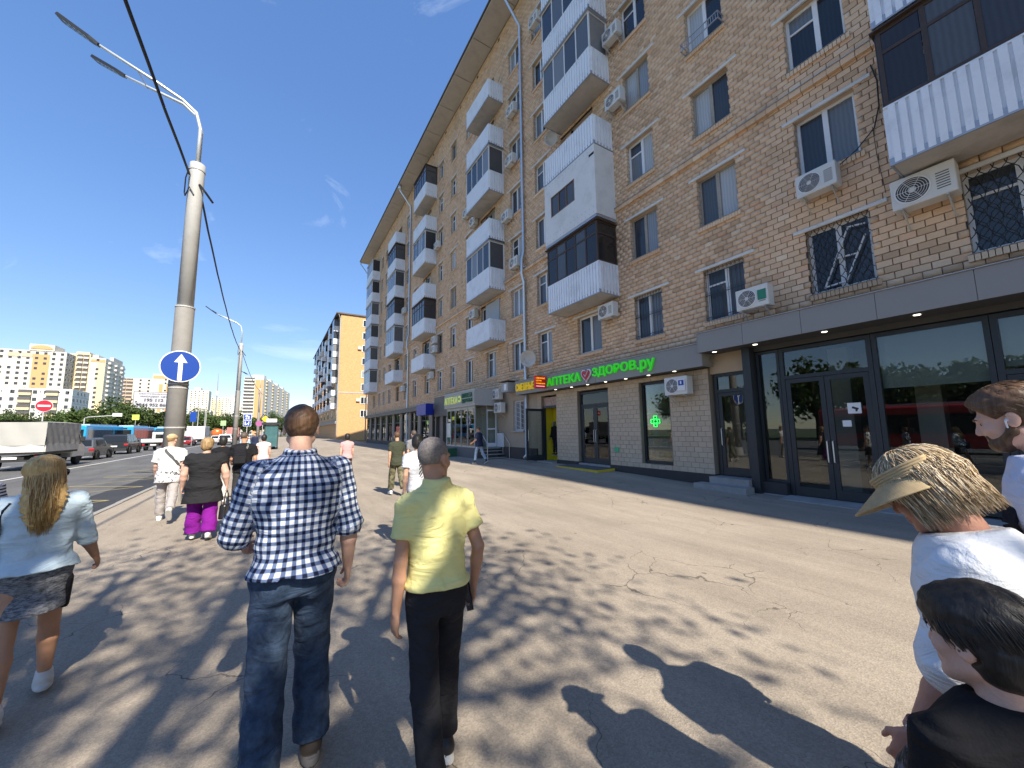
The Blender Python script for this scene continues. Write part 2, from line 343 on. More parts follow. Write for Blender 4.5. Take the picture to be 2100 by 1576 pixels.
BH, BW, JT = .15, .27, .014
def wall_intervals(za, zb):
    iv = [(-4.0, U1)]
    for (a, c, z0, z1) in openings:
        if z0 < zb - .02 and z1 > za + .02:
            nv = []
            for (s, e) in iv:
                if c <= s or a >= e: nv.append((s, e)); continue
                if a > s: nv.append((s, a))
                if c < e: nv.append((c, e))
            iv = nv
    return iv
bricks = []; back = MB()
nc = int(round((WTOP - BASE) / BH))
for k in range(nc):
    za = BASE + k * BH; zb = za + BH; ph = (k % 2) * BW / 2 + random.uniform(-.015, .015)
    for (s, e) in wall_intervals(za, zb):
        back.add([(.03, s, za), (.03, s, zb), (.03, e, zb), (.03, e, za)], [(3, 2, 1, 0)])
        n = math.floor((s - ph) / BW); u = n * BW + ph
        while u < e:
            a = max(s, u); c = min(e, u + BW); u += BW
            if c - a < .05: continue
            bricks.append((a + (JT/2 if a > s else 0), c - (JT/2 if c < e else 0), za + JT/2, zb - JT/2))
back.box(.03, .1, U0, -4.0, 0, WTOP)                       # plain continuation out of frame
back.box(.4, .5, U0, U1, 4.0, WTOP + .6); back.box(3.6, 3.7, U0, U1, 0, 4.0); back.box(.4, 3.7, U0, U1, 3.9, 3.98); back.box(.5, 14, U1 - .4, U1, 0, WTOP); back.box(.5, 14, U0, U0 + .3, 0, WTOP); back.box(13.6, 14, U0, U1, 0, WTOP)
wall = back.build('wall', m_mortar, bld)
# the 300 bricks that show largest stay single objects, the rest is one mesh
B = np.array(bricks); cen = np.stack([np.full(len(B), WX), (B[:, 0] + B[:, 1]) / 2, (B[:, 2] + B[:, 3]) / 2], 1) - np.array([0, 0, 1.75])
dz = cen @ np.array(FWD); px = cen @ np.array(RGT) / dz; py = cen @ np.array(UPV) / dz
vis = (dz > .5) & (np.abs(px) < 1.31) & (np.abs(py) < .98) & ((B[:, 1] - B[:, 0]) > .2) & (cen[:, 2] > 3.1) & ~((B[:, 1] > -1.3) & (B[:, 0] < 2.1) & (B[:, 2] > 6.6))
area = np.where(vis, 1 / dz ** 3, 0); big = np.argsort(-area)[:300]; bigset = set(big.tolist())
bme = MB().add([(0,0,0),(0,1,0),(0,1,1),(0,0,1),(-1,.012,.02),(-1,.988,.02),(-1,.988,.98),(-1,.012,.98)], [(4,5,6,7),(0,1,5,4),(1,2,6,5),(2,3,7,6),(3,0,4,7)])
bme.f = [tuple(reversed(f)) for f in bme.f]
first = None
for i in big:
    a, c, z0, z1 = bricks[i]
    if first is None: o = bme.build('brick', m_brick1, wall); first = o.data
    else: o = meshobj('brick', first, wall)
    o.location = (.028, a, z0); o.scale = (.028 + random.uniform(.0, .007), c - a, z1 - z0)
keep = np.array([i for i in range(len(bricks)) if i not in bigset]); Q = B[keep]; n = len(Q)
d = rng.uniform(-.006, .003, n); bevl = .004
V = np.empty((n, 8, 3)); xb = .03
for j, (s, e) in enumerate(((0,2),(1,2),(1,3),(0,3))):
    V[:, j, 0] = xb; V[:, j, 1] = Q[:, s]; V[:, j, 2] = Q[:, e]
    V[:, j+4, 0] = d; V[:, j+4, 1] = Q[:, s] + (bevl if s == 0 else -bevl); V[:, j+4, 2] = Q[:, e] + (bevl if e == 2 else -bevl)
fq = np.array([(7,6,5,4),(4,5,1,0),(5,6,2,1),(6,7,3,2),(7,4,0,3)])
me = bpy.data.meshes.new('brickwork'); me.vertices.add(n * 8); me.vertices.foreach_set('co', V.ravel())
lp = (fq[None] + (np.arange(n) * 8)[:, None, None]).reshape(-1); nf = n * 5
me.loops.add(nf * 4); me.loops.foreach_set('vertex_index', lp.astype(np.int32)); me.polygons.add(nf)
me.polygons.foreach_set('loop_start', np.arange(nf, dtype=np.int32) * 4)
at = me.attributes.new('bc', 'FLOAT', 'FACE'); at.data.foreach_set('value', np.repeat(rng.random(n), 5).astype(np.float32))
me.materials.append(m_brick); me.update(calc_edges=True); me.validate()
tag(meshobj('brickwork', me, wall), kind='stuff')
# reveals, belt course, cornice, roof
rv = MB()
for (a, c, z0, z1) in openings[:-1]:
    rv.add([(.03,a,z0),(.34,a,z0),(.34,a,z1),(.03,a,z1)], [(3,2,1,0)]); rv.add([(.03,c,z0),(.34,c,z0),(.34,c,z1),(.03,c,z1)], [(0,1,2,3)])
    rv.add([(.03,a,z1),(.34,a,z1),(.34,c,z1),(.03,c,z1)], [(3,2,1,0)]); rv.add([(.03,a,z0),(.34,a,z0),(.34,c,z0),(.03,c,z0)], [(0,1,2,3)])
def brick_tex(name, c1, c2, cm, bw=.27, bh=.15, rowaxis='yz', rough=.85, mort=.012):
    mt, t, b = nodes(name); b.inputs['Roughness'].default_value = rough; tc = N(t, 'ShaderNodeTexCoord'); sx = N(t, 'ShaderNodeSeparateXYZ'); L(t, tc.outputs['Object'], sx.inputs[0])
    cb = N(t, 'ShaderNodeCombineXYZ'); L(t, sx.outputs[0 if rowaxis[0] == 'x' else 1], cb.inputs[0]); L(t, sx.outputs[2], cb.inputs[1])
    bt = N(t, 'ShaderNodeTexBrick'); bt.inputs['Color1'].default_value = c4(c1); bt.inputs['Color2'].default_value = c4(c2); bt.inputs['Mortar'].default_value = c4(cm)
    bt.inputs['Scale'].default_value = 1; bt.inputs['Mortar Size'].default_value = mort; bt.inputs['Brick Width'].default_value = bw; bt.inputs['Row Height'].default_value = bh; L(t, cb.outputs[0], bt.inputs['Vector'])
    nz = N(t, 'ShaderNodeTexNoise', i_Scale=3., i_Detail=6.); L(t, tc.outputs['Object'], nz.inputs['Vector']); mr = N(t, 'ShaderNodeMapRange'); mr.inputs[3].default_value = .8; mr.inputs[4].default_value = 1.2; L(t, nz.outputs['Fac'], mr.inputs[0])
    hs = N(t, 'ShaderNodeHueSaturation'); L(t, bt.outputs['Color'], hs.inputs['Color']); L(t, mr.outputs[0], hs.inputs['Value']); L(t, hs.outputs[0], b.inputs['Base Color'])
    MATS[name] = mt; return mt
m_reveal = brick_tex('reveal_brick', (.55,.40,.27), (.64,.48,.34), (.29,.23,.18), .27, .15, 'xz')
tag(rv.build('reveals', m_reveal, bld), kind='stuff')
b = MB(); gaps = [BALC['b1'], BALC['b2'], BALC['b3'], BALC['b4'], BALC['b5'], BALC['b0']]; ivs = []; s = -4.0
for g in sorted(gaps):
    if g[0] > s: ivs.append((s, g[0]))
    s = max(s, g[1])
ivs.append((s, U1))
bc = MB(); fl = MB(); hd = None
for (s, e) in ivs:
    fl.prism([(.0,10.33),(-.12,10.285),(-.125,10.27),(.0,10.275)], 'y', s, e)
    u = s + .01
    while u < e - .1:
        w = min(.26, e - u)
        if hd is None: hd = MB().box(-.10, .02, 0, .26, 10.12, 10.27).build('belt_brick', m_brick1, bld, (0, u, 0)); o = hd
        else: o = meshobj('belt_brick', hd.data, bld, (0, u, 0)); o.scale = (random.uniform(.93, 1.02), w / .26, 1)
        u += .27
fl.build('belt_flashing', m_flash, bld)
m_eave = mat('eave_board', (.52,.49,.45), .85, var=.12, vs=2, dirt=.2)
ev = None; k = U0
while k < U1 + 1.2:
    if ev is None: ev = MB().prism([(0,WTOP),(-1.36,WTOP+.02),(-1.36,WTOP+.10),(0,WTOP+.16)], 'y', 0, 2.955).build('eave_slab', m_eave, bld, (0, k, 0))
    else: meshobj('eave_slab', ev.data, bld, (0, k, 0))
    k += 3.0
b = MB(); b.prism([(.0,WTOP+.17),(-1.44,WTOP+.105),(-1.46,WTOP+.17),(-.2,WTOP+.55),(7,WTOP+2.4),(14.6,WTOP+.5),(14.6,WTOP+.3)], 'y', U0, U1 + 1.4)
b.build('roof', mat('roof_tin', (.10,.075,.06), .6, .2, var=.2), bld)
b = MB()
for k in range(18): b.box(-.004, .03, 3.9 + k * 3.0, 4.15 + k * 3.0, WTOP - .42, WTOP - .2)
b.build('attic_vents', mat('vent_dark', (.015,.012,.01), .9), bld)
# downpipes with funnel heads
def downpipe(u, side=1):
    p = [(-1.25, u, WTOP - .1), (-1.25, u, WTOP - .5), (-.12, u - .05 * side, WTOP - 2.0)] + [(-.12, u - .05 * side, z) for z in (22, 16, 11.2)] + [(-.24, u - .05 * side, 10.7), (-.24, u - .05 * side, 9.9), (-.12, u - .05 * side, 9.5), (-.12, u - .05 * side, 6), (-.12, u - .05 * side, .5), (-.3, u - .05 * side, .3)]
    b = MB().tube(p, .075, 10); b.lathe([(.08, WTOP - .5), (.19, WTOP - .25), (.19, WTOP - .02)], 10, (-1.25, u, 0))
    o = b.build('downpipe', m_zinc, bld, smooth=True)
    j = MB()
    for z in range(2, 24, 2): j.tube([(-.12, u - .05 * side, z + .3), (-.12, u - .05 * side, z + .36)], .084, 10); j.box(-.1, .02, u - .07 * side - .01, u - .05 * side + .01, z + .31, z + .34)
    j.build('pipe_collar', m_zinc, o)
for u in (16.45, 37.5): downpipe(u)
b = MB().tube([(-1.2, 58.6, WTOP + .1), (-1.35, 58.6, WTOP - .3), (-.4, 58.2, WTOP - 1.8), (-.15, 57.65, WTOP - 2.2), (-.15, 57.65, .4)], .08, 8).build('downpipe', m_zinc, bld, smooth=True)

# windows: frame + panes + lintel + sill of header bricks
wcache = {}
def window(a, c, z0, z1, r, bk, typ, depth=.16):
    w = c - a; h = z1 - z0; old = random.random() < .07
    if (r, round(a, 1)) in ((1, 5.4), (1, 8.1)): old = True
    key = (round(w, 2), round(h, 2), typ, old, random.choice((0, 1)))
    fm = m_oldframe if old else m_pvc
    if key not in wcache:
        t = .07 if not old else .055; f = MB()
        f.box(0, .06, 0, t, 0, h); f.box(0, .06, w - t, w, 0, h); f.box(0, .06, t, w - t, 0, t); f.box(0, .06, t, w - t, h - t, h)
        P = []
        if typ == 'd':
            f.box(0, .06, t, w - t, h * .42, h * .42 + .06); P = [(t, w - t, t, h * .42), (t, w - t, h * .42 + .06, h - t)]
        else:
            m = w * (.5 if key[4] else .46)
            f.box(-.01, .06, m - .055, m + .055, t, h - t)
            P = [(t, m - .055, t, h - t)]
            if key[4]:
                P.append((m + .055, w - t, t, h - t))
            else:
                f.box(.0, .055, m + .055, w - t, h * .68, h * .68 + .05); P += [(m + .055, w - t, t, h * .68), (m + .055, w - t, h * .68 + .05, h - t)]
        o = f.build('window', fm, bld); pm = [MB().add([(.03, p[0], p[2]), (.03, p[1], p[2]), (.03, p[1], p[3]), (.03, p[0], p[3])], [(3, 2, 1, 0)]).build('pane', m_pane, o) for p in P]
        wcache[key] = (o.data, [p.data for p in pm])
    else:
        o = meshobj('window', wcache[key][0], bld); [meshobj('pane', p, o, rotz=random.uniform(-.012, .012)) for p in wcache[key][1]]
    o.location = (depth, a, z0)
    if not (bk and r > 0):
        # lintel, dentil sill, tin flashing (coordinates relative to the window frame)
        la = -.33; lb = w + .25
        lk = ('l', round(w, 2))
        if lk not in wcache:
            q = MB().box(-depth - .045, -depth + .035, la, lb, h + .005, h + .095).build('lintel', m_lintel, o); bevel(q, .012, 1); wcache[lk] = q.data
            s_ = MB()
            for i in range(int((w + .16) / .082)):
                s_.box(-depth - .055, -depth + .03, -.08 + i * .082, -.08 + i * .082 + .07, -.155, -.025)
            q2 = s_.build('sill', m_brick1, o); wcache[lk + ('s',)] = q2.data
            q3 = MB().prism([(-depth - .07, -.02), (0, .012), (0, .018), (-depth - .07, -.014)], 'y', -.05, w + .05).build('sill_flashing', m_flash, o); wcache[lk + ('f',)] = q3.data
        else:
            q = meshobj('lintel', wcache[lk], o); bevel(q, .012, 1); meshobj('sill', wcache[lk + ('s',)], o); meshobj('sill_flashing', wcache[lk + ('f',)], o)
        q.location.z = random.uniform(-.004, .004); q.rotation_euler[0] = random.uniform(-.004, .004)
    return o
W = {}
for wv in wins: W[(round(wv[0], 2), wv[4], wv[6])] = window(*wv)

# window grilles on the first row
def grille_fan(o, w, h, dp):
    b = MB(); n = int(w / .11)
    for i in range(n + 1): b.tube([(dp, w * i / n, -.02), (dp, w * i / n, h + .02)], .007, 5)
    for zz in (.12, h * .5, h - .14): b.bar((dp, 0, zz), (dp, w, zz), .012, .02)
    for i in range(n):
        y = w * (i + .5) / n
        for zz, r in ((h - .07, .04), (h * .5 + .06, .035), (.06, .035)):
            b.tube([(dp - .004, y + r * math.cos(t), zz + r * math.sin(t)) for t in np.linspace(0, 6.28, 9)], .005, 4)
    b.build('grille', m_dark, o)
def grille_wave(o, w, h, dp):
    b = MB()
    for i in range(-6, 10):
        p = []; q = []
        for k in range(23):
            zz = h * k / 22; y = w * i / 8 + zz * .55; wob = .022 * math.sin(k * math.pi / 2.0)
            if 0 <= y <= w: p.append((dp, y + wob, zz))
            y2 = w - y
            if 0 <= y2 <= w: q.append((dp - .01, y2 - wob, zz))
        for pp in (p, q):
            if len(pp) > 1: b.tube(pp, .008, 5)
    t = .022
    b.box(dp-.015, dp+.01, -t, 0, -t, h+t); b.box(dp-.015, dp+.01, w, w+t, -t, h+t); b.box(dp-.015, dp+.01, 0, w, -t, 0); b.box(dp-.015, dp+.01, 0, w, h, h+t)
    b.build('grille', m_dark, o)
grille_wave(W[(.1, 0, 'w')], 1.25, 1.6, -.13); grille_wave(W[(2.7, 0, 'w')], 1.2, 1.6, -.13)
grille_fan(W[(5.42, 0, 'w')], 1.18, 1.6, -.12); grille_fan(W[(8.13, 0, 'w')], 1.17, 1.6, -.12)
# light rails leaning behind the grille, flower rack under the fifth-floor window
o = W[(2.7, 0, 'w')]; MB().bar((-.08,.95,.1),(-.08,.4,1.4),.03,.03).bar((-.08,.55,.1),(-.08,.12,1.1),.03,.03).bar((-.08,.95,.12),(-.08,.52,.15),.03,.03).bar((-.08,.72,.75),(-.08,.3,.72),.03,.03).bar((-.08,.42,1.4),(-.08,.1,1.35),.03,.03).build('security_bars', m_pvc, o)
o = W[(5.42, 3, 'w')]; b = MB()
for zz in (.03, .26): b.bar((-.46,-.05,zz),(-.46,1.2,zz),.03,.02); b.bar((-.46,-.05,zz),(-.1,-.05,zz),.03,.02); b.bar((-.46,1.2,zz),(-.1,1.2,zz),.03,.02)
for i in range(18): b.bar((-.46,-.05+i*.0735,.03),(-.46,-.05+i*.0735,.26),.012,.012)
b.build('flower_rack', m_flash, o)

# balconies
def corr(b, p0, p1, z0, z1, pitch=.15, dep=.042, flip=1):
    """profiled sheet standing between two plan points"""
    p0 = Vector((p0[0], p0[1], 0)); p1 = Vector((p1[0], p1[1], 0)); d = p1 - p0; ln = d.length; d.normalize(); nn = Vector((d.y, -d.x, 0)) * flip
    n = max(2, int(ln / pitch)); st = ln / n; pr = []
    for i in range(n):
        s = i * st; pr += [(s, 0), (s + st * .22, 0), (s + st * .27, dep), (s + st * .93, dep), (s + st * .98, 0)]
    pr.append((ln, 0)); vs = []
    for s, q in pr:
        P = p0 + d * s + nn * q; vs += [(P.x, P.y, z0), (P.x, P.y, z1)]
    b.add(vs, [(2*i, 2*i+2, 2*i+3, 2*i+1) for i in range(len(pr) - 1)])
def balcony(bk, r, typ):
    ua, ub = BALC[bk]; zs = 6.75 + ROW * (r - 1); dx = -1.0
    o = MB().box(dx, .02, ua, ub, zs, zs + .14).build('balcony', m_slab, bld)
    rt = zs + 1.2 if typ != 'box' else zs + .2
    fl_ = MB().box(dx - .04, dx - .005, ua - .035, ub + .035, zs - .015, zs + .13); fl_.box(dx, -.0, ua - .035, ua - .004, zs - .012, zs + .127); fl_.box(dx, 0, ub + .004, ub + .035, zs - .012, zs + .127)
    fl_.build('slab_flashing', m_flash if bk in ('b0', 'b1', 'b2') else m_slab, o)
    if typ == 'box':
        zt = zs + 2.95; b = MB(); w0, w1, h0, h1 = ua + 1.15, ub - .4, zs + 1.25, zs + 2.2; x = dx - .05
        for (a, c, p, q) in ((ua-.05, w0, zs+.1, zt), (w1, ub+.05, zs+.1, zt), (w0, w1, zs+.1, h0), (w0, w1, h1, zt)):
            b.box(x, x + .05, a, c, p, q)
        b.box(x + .051, 0, ua - .05, ua, zs + .1, zt); b.box(x + .051, 0, ub, ub + .05, zs + .1, zt); b.box(x + .06, 0, ua, ub, zt - .05, zt - .002)
        b.build('panel_box', mat('weathered_white_panel', (.70,.70,.68), .7, var=.1, vs=1.3, dirt=.22), o)
        s = MB()
        for i in range(14):
            y = ua + .1 + (ub - ua - .2) * i / 13
            for zz in (zs + .2, zs + .42, zt - .15): s.box(x - .006, x, y - .012, y + .012, zz - .012, zz + .012)
        s.build('rivets', m_flash, o)
        MB().box(x - .004, x + .01, ua - .03, ua + .25, zt - .42, zt - .32).build('vent_hole', MATS['vent_dark'], o)
        f = MB(); n = 3; t = .05
        for i in range(n + 1): y = w0 + (w1 - w0 - t) * i / n; f.box(x + .0, x + .06, y, y + t, h0, h1)
        f.box(x + .002, x + .058, w0 + t, w1 - t, h0, h0 + t); f.box(x + .002, x + .058, w0 + t, w1 - t, h1 - t, h1); f.build('window_frame', mat('brown_wood', (.16,.09,.05), .6, var=.3), o)
        for i in range(n):
            y = w0 + (w1 - w0) * i / n + t; MB().add([(x + .03, y, h0), (x + .03, y + (w1-w0)/n - t, h0), (x + .03, y + (w1-w0)/n - t, h1), (x + .03, y, h1)], [(3,2,1,0)]).build('pane', m_panedark, o)
        return
    b = MB(); corr(b, (dx, ub), (dx, ua), zs + .02, rt, flip=1); corr(b, (0, ub), (dx, ub), zs + .02, rt, flip=-1 if 0 else 1); corr(b, (dx, ua), (0, ua), zs + .02, rt)
    b.build('railing', m_rail, o)
    t = MB().box(dx - .03, dx + .03, ua - .03, ub + .03, rt, rt + .035); t.box(dx + .031, 0, ua - .03, ua + .03, rt, rt + .034); t.box(dx + .031, 0, ub - .03, ub + .03, rt, rt + .034)
    t.build('handrail', m_rail, o)
    if typ == 'open': return
    dark = typ == 'gd'; fm = m_brownframe if dark else m_pvc; pm = m_panedark if dark else m_panebal; zt = zs + 2.86; t = .055 if not dark else .07; f = MB(); panes = []
    n = 5 if dark else 4; z0 = rt + .036
    zm = z0 + (zt - z0) * .68 if dark else None
    for i in range(n + 1):
        y = ua + (ub - ua - t) * i / n; f.box(dx - .02, dx + .04, y, y + t, z0, zt)
    f.box(dx - .018, dx + .038, ua + t, ub - t, z0, z0 + t); f.box(dx - .018, dx + .038, ua + t, ub - t, zt - t, zt)
    if dark: f.box(dx - .016, dx + .036, ua + t, ub - t, zm, zm + t)
    for (y0) in (ua, ub - t):
        f.box(-.08, 0, y0, y0 + t, z0, zt); f.box(dx + .041, -.081, y0 + .002, y0 + t - .002, z0, z0 + t); f.box(dx + .041, -.081, y0 + .002, y0 + t - .002, zt - t, zt)
        if dark: f.box(dx + .041, -.081, y0 + .002, y0 + t - .002, zm, zm + t)
    f.build('glazing_frame', fm, o)
    for i in range(n):
        y = ua + (ub - ua) * i / n + t * .5; w = (ub - ua) / n - .01
        MB().add([(dx, y, z0), (dx, y + w, z0), (dx, y + w, zt), (dx, y, zt)], [(3,2,1,0)]).build('pane', pm, o)
    MB().add([(dx, ua + .02, z0), (0, ua + .02, z0), (0, ua + .02, zt), (dx, ua + .02, zt)], [(0,1,2,3)]).build('pane', pm, o)
    MB().box(dx - .1, 0, ua - .07, ub + .07, zt + .002, zt + .03).build('canopy', m_brownframe if dark else m_flash, o)
for bk, ts in BTYPE.items():
    for r, ty in enumerate(ts): balcony(bk, r + 1, ty)
# grey roller shutter closing the wall behind the lowest balcony of the second column
MB().box(-.06, -.01, 19.2, 20.9, 7.2, 9.5).build('roller_shutter', mat('grey_shutter', (.42,.44,.46), .7, var=.08, vs=2), bld)
# loose cable on the wall by the first balcony
MB().tube([(-.03,2.35,9.75),(-.04,2.28,9.3),(-.05,2.3,8.7),(-.05,2.42,8.25),(-.05,2.75,7.95),(-.06,3.2,7.72),(-.1,3.35,7.6)], .013, 6).build('wall_cable', m_dark, bld)
MB().tube([(-.03,2.45,8.3),(-.03,2.44,7.6),(-.03,2.4,7.0),(-.03,2.38,6.7)], .006, 5).build('wall_cable', m_dark, bld)
# antenna-like aerial cables between first columns
MB().tube([(-.05,18.35,6.4),(-.08,18.2,5.6),(-.06,18.05,4.9)], .01, 5).build('wall_cable', m_dark, bld)

# ------------------------------------------------------------------ air conditioners, dishes
m_acw = mat('ac_casing', (.66,.655,.62), .5, var=.06, dirt=.12); m_grl = mat('ac_grille', (.05,.05,.052), .6); m_brk = mat('ac_bracket', (.5,.5,.48), .6, .2, dirt=.3)
def make_ac():
    t = thing('air_conditioner', 'white air conditioner unit', 'air conditioner', group='outdoor air conditioner units')
    b = MB().box(-.30, 0, -.4, .4, 0, .56).build('casing', m_acw, t); bevel(b, .018, 2)
    g = MB()
    g.lathe([(.235, -.003), (.235, -.012), (.215, -.014), (.215, -.003)], 28, (-.30, .12, .28), 'x')
    for rr in (.19, .155, .12, .085, .05): g.tube([(-.312, .12 + rr * math.cos(a), .28 + rr * math.sin(a)) for a in np.linspace(0, 2*math.pi, 22)], .0045, 4)
    for k in range(6):
        a = k * math.pi / 3; g.bar((-.313, .12, .28), (-.313, .12 + .215 * math.cos(a), .28 + .215 * math.sin(a)), .006, .006)
    g.build('fan_grille', m_pvc, t)
    MB().lathe([(.214, -.001), (.214, -.0035)], 28, (-.30, .12, .28), 'x').build('fan_opening', m_grl, t)
    f = MB(); f.lathe([(.045, -.004), (.04, -.011)], 12, (-.30, .12, .28), 'x'); f.build('fan_hub', m_acw, t)
    s = MB()
    for k in range(7): s.box(-.304, -.299, -.33, -.17, .12 + k * .045, .135 + k * .045)
    s.build('side_louvres', m_grl, t)
    for y in (-.28, .28): MB().bar((-.33, y, -.02), (.12, y, -.02), .03, .03).bar((-.26, y, -.03), (.1, y, -.3), .022, .022).build('bracket', m_brk, t)
    return t
ac0 = make_ac(); acn = [0]
def ac(u, z, label, x=10.88, rotz=0, flip=False, s=1.0):
    t = ac0 if acn[0] == 0 else copy_tree(ac0); acn[0] += 1
    t.location = (x, u, z); t.rotation_euler[2] = rotz; t.scale = (s, s, s); t['label'] = label; return t
ac(3.45, 7.22, 'white air conditioner with dark spiral fan under a third-floor window near the corner')
ac(1.78, 6.05, 'large weathered air conditioner just below the dark glazed balcony at upper right', s=1.12)
ac(5.0, 4.80, 'air conditioner with green logo standing on the grey shop canopy', x=10.72); MB().box(-.312, -.3055, -.35, -.15, .16, .42).build('logo_plate', mat('logo_green', (.02,.20,.12), .5), bpy.data.objects[-1] if False else [o for o in bpy.data.objects if o.get('label', '').startswith('air conditioner with green logo')][0])
ac(10.35, 5.95, 'white air conditioner beside the window right under the nearest balcony stack')
ac(9.5, 17.15, 'air conditioner at right edge of the upper glazed balcony, near top of picture')
ac(9.5, 14.25, 'air conditioner right of the open third balcony in the nearest stack')
ac(14.7, 23.1, 'highest air conditioner, left of the nearest balcony stack at picture top')
ac(17.15, 19.75, 'topmost of the air conditioners left of the near downpipe')
ac(17.35, 16.75, 'second air conditioner from the top, left of the near downpipe')
ac(17.85, 13.6, 'third air conditioner from the top, left of the near downpipe')
ac(17.0, 10.5, 'lowest air conditioner at the bend of the near downpipe')
ac(23.3, 16.6, 'upper of two air conditioners left of the second balcony stack')
ac(22.2, 15.4, 'lower of two air conditioners left of the second balcony stack')
ac(29.15, 16.75, 'air conditioner right of the white glazed balcony in the third stack')
ac(22.2, 9.0, 'air conditioner left of the grey shutter above the lowest second-stack balcony')
ac(29.6, 8.8, 'upper unit of the double air conditioner beside the third balcony stack')
ac(29.6, 8.05, 'lower unit of the double air conditioner beside the third balcony stack')
ac(30.4, 6.0, 'air conditioner hanging under the lowest balcony of the third stack')
ac(38.75, 13.8, 'air conditioner just left of the far downpipe, mid height')
ac(38.7, 5.7, 'small air conditioner low on the wall under the fourth balcony stack')
def dish(u, z, label, r=.36):
    t = thing('satellite_dish', label, 'satellite dish', (10.75, u, z), group='satellite dishes')
    n = 16; pr = [(r * k / 6, .16 * (k / 6) ** 2 * r / .36) for k in range(7)]
    b = MB().lathe([(max(a, .002), -c - .12) for a, c in pr] + [(a, -c - .112) for a, c in reversed(pr[1:])], 22, axis='x'); o = b.build('reflector', mat('dish_grey', (.55,.55,.53), .5, dirt=.2), t, smooth=True); o.rotation_euler = (0, R(-14), R(38))
    MB().tube([(.25, 0, 0), (-.08, 0, 0)], .02, 6).tube([(-.1, -.0, -r * .9), (-.42, -.1, -.08)], .01, 5).box(-.47, -.40, -.14, -.07, -.12, -.03).build('arm', m_brk, t)
    return t
dish(15.8, 5.3, 'grey satellite dish beside the near downpipe above the yellow lettering', .42)
dish(13.5, 15.6, 'small satellite dish left of the open balcony railing', .33)
# ------------------------------------------------------------------ ground-floor shops
m_frame = mat('anthracite_frame', (.030,.036,.042), .45, .2, var=.1, vs=3)
m_fascia = mat('grey_fascia', (.26,.25,.24), .55, .1, var=.06, vs=1.5)
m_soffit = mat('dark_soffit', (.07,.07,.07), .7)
m_clad = mat('taupe_painted_block', (.50,.40,.295), .85, var=.10, vs=3, bump=.25, bs=50, objrand=.06)
m_cladj = mat('taupe_joint', (.27,.225,.17), .95)
m_plinth = mat('black_plinth', (.03,.03,.032), .6, var=.25, vs=3)
m_plaster = mat('tan_plaster', (.40,.32,.235), .9, var=.10, vs=2, bump=.2, bs=30, dirt=.15)
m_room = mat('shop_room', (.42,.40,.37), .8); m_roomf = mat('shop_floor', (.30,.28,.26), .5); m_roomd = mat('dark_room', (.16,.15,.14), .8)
m_lamp = mat('spot_lamp', (1,.92,.75), .4, emit=2.5)
m_step = mat('stone_step', (.30,.29,.28), .8, var=.2, vs=4, dirt=.3)
def glass(name, tint=(.75,.82,.80), refl=1.0, rough=.0):
    mt = bpy.data.materials.new(name); mt.use_nodes = True; t = mt.node_tree; t.nodes.clear()
    o = N(t, 'ShaderNodeOutputMaterial'); tr = N(t, 'ShaderNodeBsdfTransparent'); tr.inputs[0].default_value = c4(tint); gl = N(t, 'ShaderNodeBsdfGlossy'); gl.inputs['Roughness'].default_value = rough; gl.inputs['Color'].default_value = (.95, .97, 1, 1)
    fr = N(t, 'ShaderNodeFresnel', i_IOR=1.5); mr = N(t, 'ShaderNodeMath', operation='MULTIPLY'); mr.inputs[1].default_value = refl; mr.use_clamp = True; mx = N(t, 'ShaderNodeMixShader')
    L(t, fr.outputs[0], mr.inputs[0]); L(t, mr.outputs[0], mx.inputs[0]); L(t, tr.outputs[0], mx.inputs[1]); L(t, gl.outputs[0], mx.inputs[2]); L(t, mx.outputs[0], o.inputs[0])
    MATS[name] = mt; return mt
m_glass = glass('shop_glass', (.82,.87,.85), 1.25); m_glassd = glass('shop_glass_tinted', (.74,.78,.77), 1.5)
shop = MB()
def wp(u0, u1, z0, z1, m, name='wall_panel', x0=0, x1=.25, parent=None): return MB().box(x0, x1, u0, u1, z0, z1).build(name, m, parent or bld)
# solid wall behind shops with openings left for the shopfronts
def frame_door(name, u0, u1, z0, z1, x, leafs=2, t=.09, parent=None, gm=None, transom=None, glass_low=.16):
    parent = parent or bld; gm = gm or m_glass
    f = MB(); f.box(x, x+.09, u0, u0+t, z0, z1); f.box(x, x+.09, u1-t, u1, z0, z1); f.box(x, x+.09, u0+t, u1-t, z1-t, z1); 
    o = f.build(name, m_frame, parent); zt = z1 - t
    if transom:
        MB().box(x, x+.09, u0+t, u1-t, transom, transom+t).build('transom_bar', m_frame, o)
        MB().box(x+.04, x+.05, u0+t, u1-t, transom+t, zt).build('pane', gm, o); zt = transom
    w = (u1 - u0 - 2*t) / leafs
    for i in range(leafs):
        a = u0 + t + i*w + .006; c = a + w - .012; s = .10
        l = MB(); l.box(x+.012, x+.07, a, a+s, z0+.02, zt-.01); l.box(x+.012, x+.07, c-s, c, z0+.02, zt-.01); l.box(x+.012, x+.07, a+s, c-s, z0+.02, z0+.02+glass_low+.06); l.box(x+.012, x+.07, a+s, c-s, zt-.11, zt-.01)
        lo = l.build('door_leaf', m_frame, o)
        MB().box(x+.035, x+.045, a+s, c-s, z0+.02+glass_low+.06, zt-.11).build('pane', gm, lo)
        hy = a + s/2 if i == 0 and leafs == 2 else c - s/2
        if leafs == 2: hy = c - s/2 if i == 0 else a + s/2
        MB().tube([(x+.01, hy, z0+.85), (x-.05, hy, z0+.87), (x-.05, hy, z0+1.35), (x+.01, hy, z0+1.37)], .012, 6).build('handle', m_zinc, lo)
    return o
